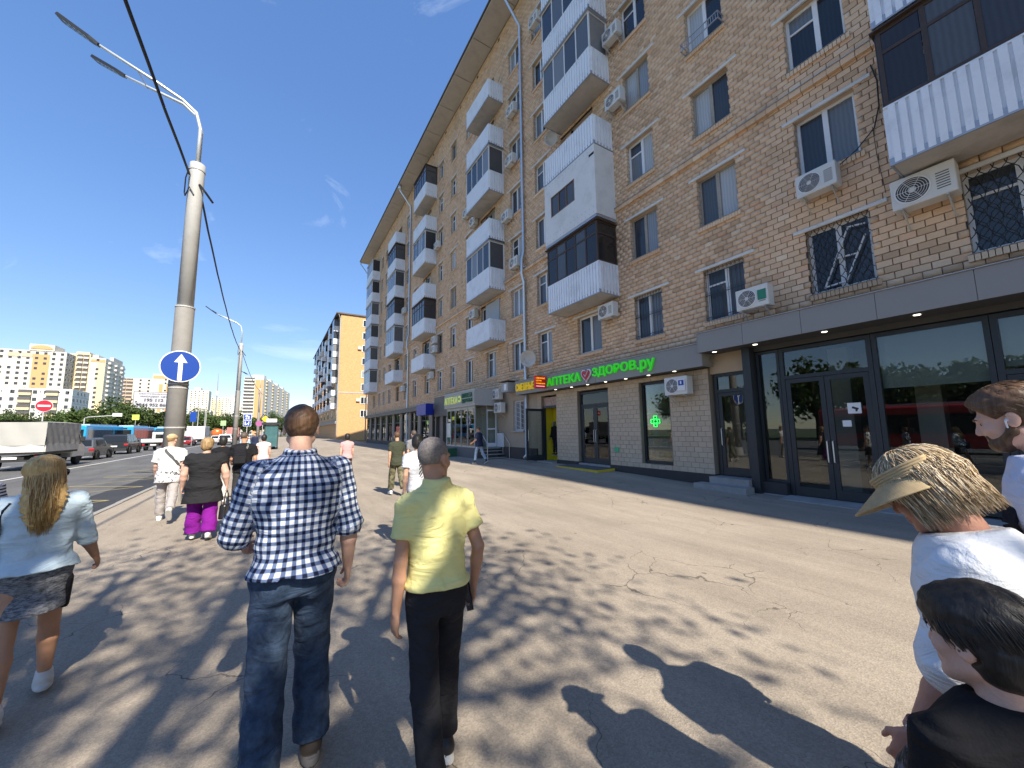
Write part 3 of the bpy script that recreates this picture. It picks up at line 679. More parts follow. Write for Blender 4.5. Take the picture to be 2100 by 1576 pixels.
def frame_window(name, u0, u1, z0, z1, x, mull=(), t=.08, gm=None, parent=None, hor=()):
    parent = parent or bld; f = MB(); f.box(x, x+.09, u0, u0+t, z0, z1); f.box(x, x+.09, u1-t, u1, z0, z1); f.box(x, x+.09, u0+t, u1-t, z0, z0+t); f.box(x, x+.09, u0+t, u1-t, z1-t, z1)
    for m in mull: f.box(x+.001, x+.089, m-t/2, m+t/2, z0+t, z1-t)
    for h in hor: f.box(x+.002, x+.088, u0+t, u1-t, h-t/2, h+t/2)
    o = f.build(name, m_frame, parent); ed = [u0+t] + [m for m in mull] + [u1-t]
    for i in range(len(ed)-1): MB().box(x+.04, x+.05, ed[i], ed[i+1], z0+t, z1-t).build('pane', gm or m_glass, o)
    return o
# --- corner shop with the dark glazing (u -4 .. 5.35)
wp(-4, 5.35, 3.75, 3.9, m_soffit, 'shop_head', .02, .3)
frame_door('shop_door', 2.96, 4.78, .02, 3.72, .06, 2, transom=2.92, gm=m_glassd)
frame_window('shop_window', 1.30, 2.95, .08, 3.72, .06, gm=m_glassd)
frame_window('shop_window', 4.79, 5.34, .32, 3.72, .06, gm=m_glassd, t=.06)
frame_door('shop_door', -.5, 1.29, .02, 3.72, .06, 2, transom=2.6, gm=m_glassd)
frame_window('shop_window', -4, -.51, .08, 3.72, .06, gm=m_glassd)
wp(4.80, 5.45, -.1, .315, m_plinth, 'window_plinth', -.10, .25)
o = wp(1.38, 2.87, 2.52, 3.66, mat('roller_blind', (.62,.68,.68), .9, var=.06), 'roller_blind', .2, .21); wp(.1, 1.2, 2.75, 3.66, MATS['roller_blind'], 'roller_blind', .2, .21)
wp(-4, 5.35, -.1, .03, m_step, 'threshold', -.12, 3.5)
MB().prism([(-.62,-.12),(-.62,.02),(-.12,.055),(-.12,-.12)], 'y', -1.0, 4.75).build('entrance_ramp', m_step, bld)
# sticker squares on the door glass
t_ = thing('door_sticker', 'white square sticker with black camera symbol on dark shop door', 'sticker', (11.05, 3.36, 2.12)); MB().box(-.003, 0, -.12, .12, -.12, .12).build('paper', m_pvc, t_)
s = MB(); s.prism([(-.08,-.005),(.03,.04),(.05,0),(-.06,-.045)], 'x', -.005, -.0035); s.box(-.005,-.0035,-.05,-.015,-.075,-.03); s.build('symbol', m_dark, t_)
tag(MB().box(-.003, 0, -.08, .08, -.07, .07).build('door_notice', m_pvc, loc=(11.05, 3.52, 1.78)), 'small pale notice below the camera sticker on the shop door', 'notice')
# interior
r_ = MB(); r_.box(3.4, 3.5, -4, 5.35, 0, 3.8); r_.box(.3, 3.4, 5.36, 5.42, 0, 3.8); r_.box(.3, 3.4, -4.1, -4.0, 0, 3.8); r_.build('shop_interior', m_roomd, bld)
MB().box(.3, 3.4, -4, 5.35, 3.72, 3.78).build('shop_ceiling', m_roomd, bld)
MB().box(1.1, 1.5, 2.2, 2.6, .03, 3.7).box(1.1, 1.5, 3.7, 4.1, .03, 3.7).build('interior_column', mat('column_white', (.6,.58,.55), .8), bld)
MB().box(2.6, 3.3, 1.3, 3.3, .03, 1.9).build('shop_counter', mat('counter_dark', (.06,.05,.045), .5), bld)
# --- pillar, dark recessed door
wp(5.36, 5.56, .0, 3.9, m_frame, 'pillar', -.22, .3)
frame_door('recessed_door', 5.60, 6.62, .34, 3.30, .16, 1, transom=2.74, gm=m_glassd)
wp(5.56, 6.68, 3.31, 3.9, m_clad, 'door_head', .1, .3)
wp(5.57, 6.66, -.1, .335, m_step, 'door_step', -.35, .5); wp(5.45, 6.9, -.1, .17, m_step, 'door_step', -.75, -.352)
MB().box(.8, .9, 5.45, 6.8, .2, 3.6).box(.3, .8, 6.70, 6.75, .2, 3.6).build('lobby_wall', mat('lobby_beige', (.30,.26,.21), .8), bld)
# --- grey canopy fascias
def fascia(u0, u1, z0, z1, x0, name='canopy', pan=1.55):
    o = MB().box(x0 + .022, .0, u0 + .01, u1 - .01, z0 + .01, z1 - .01).build(name, m_soffit, bld); u = u0; first_ = None
    while u < u1 - .05:
        e = min(u + pan, u1); MB().box(x0, x0 + .02, u + .004, e - .004, z0, z1).build('fascia_panel', m_fascia, o); u = e
    MB().prism([(x0 - .03, z1 + .002), (.0, z1 + .05), (.0, z1 + .06), (x0 - .03, z1 + .015)], 'y', u0 - .02, u1 + .02).build('flashing', m_flash, o)
    MB().box(x0, -.0, u1 - .009, u1 + .012, z0, z1).build('end_panel', m_fascia, o); MB().box(x0, -.0, u0 - .012, u0 + .009, z0, z1).build('end_panel', m_fascia, o)
    return o
def spots(o, us, z, x):
    for u in us: MB().lathe([(.055, z - .006), (.055, z)], 12, (x, u, 0)).build('downlight', m_lamp, o)
c1 = fascia(-4.0, 6.5, 3.86, 4.42, -.72, pan=1.32); spots(c1, [.6, 2.1, 3.6, 5.1, 6.2], 3.868, -.4)
c2 = fascia(6.52, 16.75, 3.50, 4.18, -.52, pan=2.2); spots(c2, [7.6, 8.6, 9.6, 10.6, 11.6, 12.6, 13.7], 3.508, -.3)
# --- pharmacy wall of painted blocks, built block by block
ops = [(8.05, 9.30, .52, 3.34), (10.80, 12.62, .0, 3.30), (14.08, 15.25, .0, 3.26)]
bk_ = MB(); bl = None; wl = None; zc = .36; k = 0
def cut(s, e, za, zb):
    iv = [(s, e)]
    for (a, c, p, q) in ops:
        if p < zb - .02 and q > za + .02:
            iv = [x for (u, v) in iv for x in ((u, min(v, a)), (max(u, c), v)) if x[1] - x[0] > .03]
    return iv
wl = MB()
rows = []
while zc < 3.49:
    h = .1566; rows.append((zc, min(zc + h, 3.495))); zc += h
for za, zb in rows:
    for (s, e) in cut(6.69, 15.6, za, zb): wl.box(.012, .28, s, e, za, zb)
pw = wl.build('pharmacy_wall', m_cladj, bld)
for j, (za, zb) in enumerate(rows):
    ph = (j % 2) * .135
    for (s, e) in cut(6.69, 15.6, za, zb):
        u = math.floor((s - ph) / .27) * .27 + ph
        while u < e:
            a = max(s, u); c = min(e, u + .27); u += .27
            if c - a < .04: continue
            if bl is None: bl = MB().add([(0,.0,.0),(0,1,0),(0,1,1),(0,0,1),(-1,.012,.02),(-1,.988,.02),(-1,.988,.98),(-1,.012,.98)], [(7,6,5,4),(4,5,1,0),(5,6,2,1),(6,7,3,2),(7,4,0,3)]).build('block', m_clad, pw); o = bl
            else: o = meshobj('block', bl.data, pw)
            o.location = (.012, a + .004, za + .004); o.scale = (random.uniform(.009, .016), c - a - .008, zb - za - .008)
wp(6.69, 8.0, -.1, .36, m_plinth, 'plinth', -.05, .25); wp(8.0, 10.79, -.1, .36, m_plinth, 'plinth', -.052, .25); wp(12.63, 14.07, -.1, .36, m_plinth, 'plinth', -.05, .25)
for (a, c, p, q) in ops[:1]: MB().box(.0, .27, a - .001, a + .02, p, q).box(.0, .27, c - .02, c + .001, p, q).box(0, .27, a, c, p - .03, p).build('window_reveal', m_cladj, bld)
frame_window('pharmacy_window', 8.07, 9.28, .54, 3.32, .13)
frame_door('pharmacy_door', 10.83, 12.59, .32, 3.27, .13, 2, transom=2.68, t=.08)
wp(10.8, 12.62, -.1, .32, m_step, 'door_step', -.02, .4)
stp = MB().prism([(-.95,.0),(-.95,.22),(-.03,.24),(-.03,.0)], 'y', 10.55, 12.95).build('entrance_step', mat('yellow_edge', (.55,.42,.03), .7, var=.25, vs=3), bld); MB().box(-.90, -.04, 10.62, 12.88, .225, .25).build('step_mat', mat('step_grey', (.10,.10,.105), .95, var=.2), stp)
# interior of the pharmacy: pale room with shelves and white light
MB().box(2.6, 2.7, 7.2, 13.4, 0, 3.5).box(.3, 2.6, 7.15, 7.2, 0, 3.5).box(.3, 2.6, 13.35, 13.4, 0, 3.5).build('shop_interior', m_room, bld); MB().box(.28, 2.6, 7.2, 13.35, .25, .3).build('shop_floor', m_roomf, bld)
sh = MB()
for z in (.5, .95, 1.4, 1.85, 2.3): sh.box(2.2, 2.58, 7.4, 13.2, z, z + .03)
sh.build('shelves', m_pvc, bld)
bx_ = None; pc = [mat('pack_%d' % i, c, .6) for i, c in enumerate([(.5,.12,.1),(.1,.3,.5),(.12,.42,.2),(.7,.7,.68),(.6,.5,.1)])]
for z in (.53, .98, 1.43, 1.88):
    for i in range(14):
        u = 7.5 + i * .4 + random.uniform(-.05, .05)
        MB().box(2.25, 2.5, u, u + random.uniform(.15, .32), z, z + random.uniform(.18, .34)).build('medicine_box', random.choice(pc), bld)
# neon cross in the window
t = thing('pharmacy_cross', 'green lit pharmacy cross hanging inside the shop window', 'neon sign', (11.16, 8.78, 1.96))
m_neon = mat('green_neon', (.03,.75,.10), .5, emit=1.6); m_neond = mat('green_dark', (.01,.16,.04), .5)
cr_ = [(-.07,-.2),(.07,-.2),(.07,-.07),(.2,-.07),(.2,.07),(.07,.07),(.07,.2),(-.07,.2),(-.07,.07),(-.2,.07),(-.2,-.07),(-.07,-.07)]
MB().prism([(a*1.0, c*1.0) for a, c in cr_], 'x', 0, .04).build('cross_body', m_neond, t); MB().tube([(-.012, a*.9, c*.9) for a, c in cr_ + cr_[:1]], .013, 6).build('neon_tube', m_neon, t); MB().tube([(-.01, a*.45, c*.45) for a, c in cr_ + cr_[:1]], .009, 6).build('neon_tube', m_neon, t)
# little green call-button plate
tag(MB().box(-.02, 0, -.11, .11, -.08, .08).build('call_plate', mat('plate_green', (.04,.42,.2), .5), loc=(10.985, 10.45, .95)), 'small green plate beside the pharmacy door', 'plate')
# --- air conditioner with sign between window and recessed door
a_ = ac(7.5, 2.75, 'air conditioner with blue sign on the painted wall right of the pharmacy window', x=10.86)
t = thing('accessibility_sign', 'small blue and white sign on the air conditioner beside the recessed door', 'sign', (10.54, 7.28, 3.02)); MB().box(-.012, 0, -.13, .13, -.16, .2).build('plate', m_pvc, t); MB().box(-.018, -.0125, -.09, .09, -.0, .16).build('pictogram', mat('sign_blue', (.01,.06,.34), .5), t); MB().box(-.02, -.0185, -.02, .03, .04, .13).build('symbol', m_pvc, t)
# --- green pharmacy lettering
t = thing('pharmacy_sign', 'green channel lettering of the pharmacy on the grey canopy, with red heart', 'shop sign', (10.46, 13.98, 3.66))
m_let = mat('letter_green', (.03,.55,.015), .4, emit=.22, var=.02); m_letside = m_let
text_obj('letters', 'АПТЕКА', .5, .07, m_let, t, (-.02, .0, .0), bold=.012, width=2.28, height=.37)
text_obj('letters', 'ЗДОРОВ', .5, .07, m_let, t, (-.02, -2.95, .02), bold=.012, width=2.15, height=.40)
text_obj('letters', '.ру', .5, .07, m_let, t, (-.02, -5.14, -.06), bold=.01, width=.72, height=.42)
def heart(s, n=26): return [(s * .0625 * 16 * math.sin(a) ** 3, s * .0625 * (13*math.cos(a) - 5*math.cos(2*a) - 2*math.cos(3*a) - math.cos(4*a))) for a in np.linspace(0, 2*math.pi, n, endpoint=False)]
h_ = MB().prism(heart(.29), 'x', -.03, .02).build('heart_rim', m_pvc, t, (-.03, -2.62, .2)); MB().prism(heart(.235), 'x', -.05, -.031).build('heart', mat('heart_red', (.45,.01,.025), .4), t, (-.03, -2.62, .2))
MB().bar((-.09,-2.55,.22),(-.09,-2.63,.12),.012,.05,up=(1,0,0)).bar((-.09,-2.63,.12),(-.09,-2.76,.34),.012,.05,up=(1,0,0)).build('tick', m_pvc, t)
# --- yellow lettering and the red box sign of the discount shop
t = thing('discount_sign', 'yellow lettering of the discount shop above the open door', 'shop sign', (10.44, 16.62, 3.66))
m_ly = mat('letter_yellow', (.85,.58,.01), .4, emit=.1, var=.02)
text_obj('letters', 'СМЕШНЫЕ', .5, .06, m_ly, t, (-.02, 0, 0), bold=.002, width=1.62, height=.38); text_obj('letters', 'ЦЕНЫ', .5, .06, m_ly, t, (-.02, -1.72, .0), bold=.002, width=.8, height=.38)
t = thing('box_sign', 'red projecting box sign with orange lettering over the discount shop', 'shop sign', (10.5, 14.12, 3.58))
b_ = MB().box(-.66, -.06, -.06, .06, 0, .56).build('box', mat('sign_red', (.50,.012,.012), .45, emit=.1), t); bevel(b_, .012, 1); [MB().box(-.06, .02, -.02, .02, z_, z_ + .04).build('bracket', m_dark, t) for z_ in (.1, .42)]
mo = mat('letter_orange', (.95,.42,.02), .4, emit=.5)
for i, (s_, z_) in enumerate((('СМЕШНЫЕ', .42), ('ЦЕНЫ', .30), ('КАЖДЫЙ ДЕНЬ', .18))): text_obj('letters', s_, .12, .01, mo, t, (-.62, -.066, z_), '-y', width=(.5 if i != 1 else .3), height=.075)
MB().box(-.61, -.14, -.066, -.061, .07, .11).build('strip', mat('strip_pink', (.9,.35,.45), .4, emit=.5), t)
# --- discount shop: transom, yellow lobby, clothes on a mannequin, open glazed leaf
wp(14.08, 15.25, 2.74, 2.84, m_frame, 'transom_bar', .08, .2); wp(14.08, 15.25, 2.84, 3.26, mat('poster_transom', (.45,.30,.24), .6, var=.8, vs=9), 'transom_poster', .16, .18)
wp(14.08, 14.17, .26, 2.74, m_frame, 'door_jamb', .08, .2); wp(15.16, 15.25, .26, 2.74, m_frame, 'door_jamb', .08, .2); wp(14.08, 15.25, -.1, .26, m_step, 'door_step', -.3, .4)
MB().box(.75, .8, 14.0, 15.4, .2, 3.2).box(.2, .75, 15.28, 15.33, .2, 3.2).build('yellow_lobby', mat('yellow_wall', (.72,.60,.02), .7), bld); MB().box(.2, .75, 14.0, 14.06, .2, 3.2).build('lobby_side', m_roomd, bld)
lf = MB(); lf.box(-1.0, -.9, -.03, .03, 0, 2.42); lf.box(-.1, 0, -.03, .03, 0, 2.42); lf.box(-.9, -.1, -.03, .03, 0, .22); lf.box(-.9, -.1, -.03, .03, 2.3, 2.42); lo = lf.build('open_door_leaf', m_frame, bld, (.06, 15.2, .3)); MB().box(-.9, -.1, -.005, .005, .22, 2.3).build('pane', m_glass, lo); MB().tube([(-.93,-.03,.9),(-.93,-.08,.92),(-.93,-.08,1.4),(-.93,-.03,1.42)], .012, 6).build('handle', m_zinc, lo)
# --- plastered stretch with barred window
b = MB(); ops2 = [(16.82, 17.85, 1.68, 3.28)]
for (a, c, p, q) in ((15.6, 16.82, .8, 3.9), (17.85, 24.3, .8, 3.9), (16.82, 17.85, .8, 1.68), (16.82, 17.85, 3.28, 3.9)): b.box(.0, .28, a, c, p, q)
b.build('plaster_wall', m_plaster, bld); wp(15.62, 24.3, -.1, .8, mat('dark_plinth', (.075,.062,.055), .9, var=.25, vs=3), 'plinth', -.05, .27)
o = MB().box(.12, .18, 0, .07, 0, 1.6).box(.12, .18, .96, 1.03, 0, 1.6).box(.12, .18, .07, .96, 0, .07).box(.12, .18, .07, .96, 1.53, 1.6).box(.12, .18, .48, .55, .07, 1.53).build('window', m_pvc, bld, (0, 16.82, 1.68))
for a, c in ((.07, .48), (.55, .96)): MB().add([(.15,a,.07),(.15,c,.07),(.15,c,1.53),(.15,a,1.53)], [(3,2,1,0)]).build('pane', m_pane, o)
g = MB()
for i in range(9): g.tube([(.05, .02 + i * .123, 0), (.05, .02 + i * .123, 1.58)], .008, 5)
for i in range(6): g.tube([(.045, .0, .1 + i * .24), (.045, 1.0, .35 + i * .24)], .008, 5)
g.build('grille', m_pvc, o); MB().box(-.1, .1, -.08, 1.11, -.07, -.0).build('sill', m_conc, o)
ac(19.0, 3.45, 'upper air conditioner on a shelf right of the second pharmacy kiosk', x=10.80); ac(18.75, 2.68, 'lower air conditioner beside the second pharmacy kiosk', x=10.80)
t = thing('junction_cabinet', 'grey metal box and small awning beside the yellow lettering', 'cabinet', (10.7, 17.75, 3.75)); MB().box(-.3, .28, -.35, .35, 0, .5).build('box', mat('cabinet_grey', (.36,.37,.37), .6, dirt=.3), t); MB().box(-.42, .3, -.5, .55, .56, .58).build('awning', mat('awning_rust', (.12,.09,.08), .8), t); MB().box(-.305, -.30, -.2, .05, .08, .42).build('panel', m_pvc, t)
# --- second pharmacy: glazed kiosk on a platform with stairs
t = thing('pharmacy_kiosk', 'glazed grey pharmacy kiosk with stairs projecting from the facade', 'kiosk', (9.5, 18.3, 0))
m_ali = mat('grey_aluminium', (.36,.38,.38), .5, .3, var=.08)
MB().box(.0, 1.5, 1.2, 5.4, .0, .75).build('platform', mat('platform_dark', (.12,.12,.12), .8), t); 
sg = MB().box(-.12, 1.5, 1.0, 5.5, 3.12, 4.05).build('fascia', mat('kiosk_fascia', (.42,.42,.40), .6), t); MB().box(-.14, -.121, 1.02, 5.48, 3.2, 3.98).build('sign_panel', mat('kiosk_sign', (.34,.35,.32), .6), t)
fr_ = MB()
for y in (1.25, 2.2, 3.1, 4.0, 4.7, 5.32): fr_.box(0, .07, y, y + .07, .75, 3.12)
fr_.box(.01, .06, 1.32, 5.32, .75, .85); fr_.box(.01, .06, 1.32, 5.32, 2.95, 3.11)
for xx in (.72, 1.42): fr_.box(xx, xx + .07, 1.25, 1.32, .75, 3.12)
fr_.build('frame', m_ali, t)
for a, c in ((1.32, 2.2), (2.27, 3.1), (3.17, 4.0), (4.07, 4.7), (4.77, 5.32)): MB().box(.03, .04, a, c, .85, 2.95).build('pane', m_glass, t)
d_ = MB().box(.75, .83, 1.26, 1.31, .78, 2.9).box(1.32, 1.40, 1.26, 1.31, .78, 2.9).box(.83, 1.32, 1.26, 1.31, .78, 1.0).box(.83, 1.32, 1.26, 1.31, 2.8, 2.9).box(.83, 1.32, 1.262, 1.308, 1.75, 1.83).build('door', m_pvc, t); MB().box(.83, 1.32, 1.28, 1.29, 1.0, 1.75).box(.83, 1.32, 1.28, 1.29, 1.83, 2.8).build('pane', m_glass, d_); MB().box(.07, .72, 1.28, 1.29, .85, 2.95).build('pane', m_glass, t)
MB().box(.2, 1.45, 1.5, 5.3, .76, .78).box(1.4, 1.45, 1.4, 5.3, .78, 3.1).build('interior', m_room, t)
for i in range(4): MB().box(.1 - i*0, 1.35, .85 - .27 * i - .27 + .0, .85 - .27 * i, .56 - i * .17, .60 - i * .17).build('step', m_ali, t)
MB().box(.05, 1.45, .86, 1.2, .70, .76).build('landing', m_ali, t)
rl = MB()
for x_ in (.06, 1.40):
    rl.tube([(x_, 1.2, .75), (x_, 1.2, 1.65), (x_, .6, 1.6), (x_, -.15, 1.0), (x_, -.15, .05)], .02, 6); rl.tube([(x_, .55, .4), (x_, .55, 1.55)], .015, 6)
rl.build('handrail', m_zinc, t); MB().box(1.40, 1.43, .45, 1.2, .78, 1.55).build('rail_panel', m_pvc, t)
m_lg = mat('letter_pale_green', (.58,.68,.20), .45, emit=.15)
text_obj('letters', 'АПТЕКА', .5, .05, m_lg, t, (-.16, 5.38, 3.36), bold=.0, width=2.05, height=.44); MB().lathe([(.2, -.03), (.2, .02)], 18, (-.16, 3.0, 3.6), 'x').build('emblem', m_lg, t); MB().lathe([(.1, -.04), (.1, -.031)], 6, (-.16, 3.0, 3.6), 'x').build('emblem_core', mat('letter_dkgreen', (.015,.13,.07), .5), t)
text_obj('letters', 'ПЛАНЕТА', .3, .04, MATS['letter_dkgreen'], t, (-.16, 2.66, 3.62), bold=.0, width=1.4, height=.26); text_obj('letters', 'ЗДОРОВЬЯ', .3, .04, MATS['letter_dkgreen'], t, (-.16, 2.66, 3.30), bold=.0, width=1.4, height=.26)
tag(MB().box(-.004, 0, -.3, .3, -.45, .45).build('window_poster', mat('poster_pale', (.55,.60,.56), .6, var=.25, vs=14), loc=(9.49, 23.3, 1.75)), 'pale poster behind the glass at the far end of the pharmacy kiosk', 'poster')
tag(MB().box(-.3, .3, -.25, .25, 0, .55).build('green_bin', mat('bin_green', (.02,.10,.05), .6), loc=(9.2, 22.3, .1)), 'dark green box standing by the kiosk stairs', 'bin')
# --- dark tiled shop beyond, blue box sign, then plain shopfronts to the end of the block
dk = mat('dark_tile', (.075,.07,.068), .5, var=.2, vs=3); t = thing('tiled_shop', 'dark tiled shopfront beyond the second pharmacy', 'shopfront', (10.0, 24.2, 0))
MB().box(0, 1.0, .0, 3.2, 2.75, 4.15).build('cornice', dk, t); u = 0
for a, c in ((.0, .75), (1.6, 2.1), (2.95, 3.2)): MB().box(.05, 1.0, a, c, 0, 2.74).build('pier', dk, t)
MB().box(.3, .36, .75, 1.6, .1, 2.7).build('door', m_pvc, t); MB().box(.29, .299, .85, 1.5, 1.0, 2.5).build('door_pane', m_pane, t); MB().box(.3, .35, 2.1, 2.95, .1, 2.7).build('dark_door', m_roomd, t)
for i in range(4): MB().box(-.012, -.0, i * .8 + .005, i * .8 + .79, 2.76, 4.14).build('tile', dk, t)
t2 = thing('blue_box_sign', 'plain blue projecting box sign on the dark tiled shopfront', 'shop sign', (9.4, 27.6, 2.9)); MB().box(0, .6, 0, 2.2, 0, .85).build('box', mat('sign_cobalt', (.01,.025,.30), .4), t2); MB().box(.6, .7, .2, .3, .2, .3).build('bracket', m_dark, t2)
wp(24.3, 57.3, 3.5, 3.9, dk, 'shop_cornice', -.35, .28); wp(24.3, 57.3, -.1, .6, m_plinth, 'plinth', -.02, .27)
u = 27.6
while u < 57:
    MB().box(-.02, .27, u, u + .8, .6, 3.5).build('shop_pier', mat('tan_pier', (.30,.25,.2), .85), bld); u += 3.0
u = 28.4
while u < 56.5:
    frame_window('shop_window', u + .01, u + 2.19, .6, 3.48, .08, mull=(u + 1.1,), hor=(2.6,)); u += 3.0
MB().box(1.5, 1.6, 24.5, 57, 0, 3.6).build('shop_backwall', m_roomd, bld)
# ------------------------------------------------------------------ background blocks of flats
def far_block(name, label, x0, x1, y0, y1, h, floors, wall, bands=(), wpitch=2.9, sidewin=True, win_h=1.35, roofcaps=(), rotz=0, pivot=None, wcol=None):
    """axis-aligned block: street face at y0, side face at x1. bands: (u0,u1,material) colour strips on the front"""
    t = thing(name, label, 'building', pivot or (x0, y0, 0), rotz); ox, oy = (pivot[0], pivot[1]) if pivot else (x0, y0)
    o = MB().box(x0-ox, x1-ox, y0-oy, y1-oy, -.5, h).build('wall', wall, t)
    fh = h / floors; jm = mat('panel_joint', (.36,.34,.31), .9); j = MB()
    for k in range(1, floors): j.box(x0-ox-.02, x1-ox+.02, y0-oy-.02, y1-oy+.02, k*fh-.05, k*fh+.05)
    tag(j.build('panel_joints', jm, t), kind='stuff')
    for i, (a, c, m, za, zb) in enumerate(bands): MB().box(a-ox, c-ox, y0-oy-.15, y0-oy-.03, za, zb).build('colour_strip', m, t)
    w = MB(); wc = wcol or mat('far_pane', (.05,.055,.065), .15)
    n = max(1, int((x1-x0) / wpitch))
    for k in range(floors):
        z = k*fh + .9
        for i in range(n):
            u = x0-ox + (i+.5)*(x1-x0)/n
            if random.random() < .9: w.box(u-.62, u+.62, y0-oy-.19, y0-oy-.16, z, z+win_h); 
        if sidewin:
            m_ = max(1, int((y1-y0)/wpitch))
            for i in range(m_):
                u = y0-oy + (i+.5)*(y1-y0)/m_
                if random.random() < .85: w.box(x1-ox+.03, x1-ox+.06, u-.62, u+.62, z, z+win_h)
    tag(w.build('windows', wc, t), kind='stuff')
    for (a, c, d0, d1, hh) in roofcaps: MB().box(a-ox, c-ox, d0-oy, d1-oy, h, h+hh).build('roof_box', wall, t)
    return t, ox, oy
m_cream = mat('far_cream', (.62,.58,.49), .85, var=.04, vs=.1); m_fw = mat('far_white', (.62,.61,.58), .85, var=.04, vs=.1); m_fy = mat('far_yellow', (.64,.52,.32), .85, var=.05, vs=.1); m_fo = mat('far_orange', (.60,.33,.15), .85, var=.05, vs=.1); m_fpink = mat('far_pink', (.62,.42,.30), .85)
def far_balconies(t, u0, u1, y, floors, fh, m, n):
    b = MB()
    for k in range(1, floors):
        for i in range(n):
            a = u0 + (u1-u0)*i/n + .15; c = u0 + (u1-u0)*(i+1)/n - .15; b.box(a, c, y-1.1, y-.2, k*fh+.05, k*fh+1.15); b.box(a+.05, c-.05, y-.9, y-.22, k*fh+1.15, k*fh+2.5, 1)
    tag(b.build('balconies', [m, mat('far_loggia', (.10,.09,.085), .6)], t), kind='stuff')
t, ox, oy = far_block('apartment_tower', 'cream high-rise with an orange arched strip, farthest left', -146, -104.2, 318, 336, 49, 17, m_cream, [(-116.9, -110.5, m_fo, 0, 47)], 3.1, roofcaps=[(-118.5, -109, 317.6, 330, 3.6), (-140, -134, 320, 330, 2.5)])
a_ = [( -118.5 + 4.75 + 4.3*math.cos(x) - ox, 50.0 + 2.2*math.sin(x)) for x in np.linspace(0, math.pi, 12)]
MB().prism(a_, 'y', -.7, -.41).build('arch', m_fo, t)
for a in (-126, -121): MB().box(a-ox, a+4-ox, -.25, -.17, 45.2, 47.4).build('colour_strip', m_fpink, t)
MB().tube([(8, 6, 51), (8, 6, 57)], .12, 5).build('antenna', m_dark, t)
t, ox, oy = far_block('apartment_tower', 'yellowish high-rise section with rows of loggias, behind the white five-storey slab', -108.3, -98, 330, 350, 50.5, 17, m_fy, [], 20, False, roofcaps=[(-104.5, -99, 331, 345, 1.4)]); far_balconies(t, -103.5-ox, -98.4-ox, 0, 17, 50.5/17, m_cream, 2)
t, ox, oy = far_block('apartment_tower', 'pale yellow high-rise end wall with shaded balconied side, left of the lamp post', -95.8, -89.1, 322, 356, 47.5, 17, m_cream, [(-92.6, -89.2, m_fy, 0, 44.5), (-95.4, -89.3, m_fo, 45, 46.6)], 20, True, roofcaps=[(-95.5, -93, 324, 340, 2.0), (-91, -89.3, 335, 352, 2.6)])
b = MB()
for k in range(1, 17):
    for i in range(3): b.box(-89.1-ox+.05, -89.1-ox+1.2, 4+i*11, 9+i*11, k*2.79, k*2.79+1.1)
tag(b.build('balconies', m_fw, t), kind='stuff')
t, ox, oy = far_block('apartment_slab', 'white five-storey slab with yellow balconies in front of the high-rises', -122, -81.8, 260, 279, 23.2, 7, m_fw, [], 3.3, True, 1.45); 
for a in (-98.5, -90.2, -112): far_balconies(t, a-ox, a+4.2-ox, 0, 7, 23.2/7, m_fy, 1)
b = MB()
for i in range(14): b.box(-121-ox+i*2.9, -120.6-ox+i*2.9, -.19, -.16, 21.4, 21.8)
tag(b.build('attic_vents', m_dark, t), kind='stuff')
t, ox, oy = far_block('apartment_tower', 'cream block with loggias behind the billboard', -108.9, -88.5, 425, 445, 47.3, 16, m_cream, [], 4.2, False); far_balconies(t, .4, 8.5, 0, 16, 47.3/16, m_fpink, 2)
t, ox, oy = far_block('apartment_tower', 'orange-topped cream block right behind the billboard', -88.3, -71.8, 422, 445, 51.3, 17, m_cream, [(-88, -72, m_fo, 47.5, 50), (-84, -81.6, m_fo, 20, 43), (-79.5, -77, m_fo, 20, 43)], 30, False, roofcaps=[(-76, -73, 424, 436, 2.5)])
# long tower right of the second lamp post: corner at (-10.9, 405), turned slightly
t, ox, oy = far_block('apartment_tower', 'long white tower with an orange end wall right of the second lamp post', -25.7, -10.9, 405, 560, 50.5, 17, m_fw, [(-17.3, -10.95, m_fo, 0, 48.5)], 30, True, rotz=-R(9.0), pivot=(-10.9, 405, 0), roofcaps=[(-20, -11.5, 408, 418, 2.6), (-20, -11.5, 440, 450, 2.6), (-20, -11.5, 475, 485, 2.6), (-20, -11.5, 510, 520, 2.6)])
b = MB(); 
for k in range(1, 17): b.box(-25.5-ox, -17.6-ox, -1.0, -.1, k*2.97, k*2.97+1.1)
tag(b.build('balconies', m_fw, t), kind='stuff'); b = MB()
for k in range(17): b.box(-25.3-ox, -17.8-ox, -.25, -.2, k*2.97+1.2, k*2.97+2.6)
tag(b.build('loggias', MATS['far_loggia'], t), kind='stuff'); b = MB()
for k in range(1, 17):
    for i in range(5): b.box(.02, 1.0, 10+i*30, 15+i*30, k*2.97, k*2.97+1.2)
tag(b.build('yellow_balconies', m_fy, t), kind='stuff')
far_block('distant_building', 'distant cream tower just right of the main lamp post', -101.4, -80.5, 668, 690, 60.5, 20, m_cream, [], 4, False, roofcaps=[(-97, -90, 670, 685, 4)])
far_block('distant_building', 'distant peach tower between the two lamp posts', -87.8, -66, 751, 770, 57, 19, m_cream, [(-86, -74, m_fy, 4, 52)], 4, False)
far_block('distant_building', 'low far cream block with stepped roof by the second lamp post', -66, -55, 760, 775, 58, 19, m_fw, [], 4, False, roofcaps=[(-63, -59, 761, 770, 4)])
far_block('distant_building', 'farthest pale block beside the second lamp post', -62, -36, 800, 815, 50, 17, m_cream, [], 4, False)
far_block('distant_building', 'small pale block far behind the lamp post base', -66, -52, 400, 415, 18, 6, m_fw, [], 4, False)
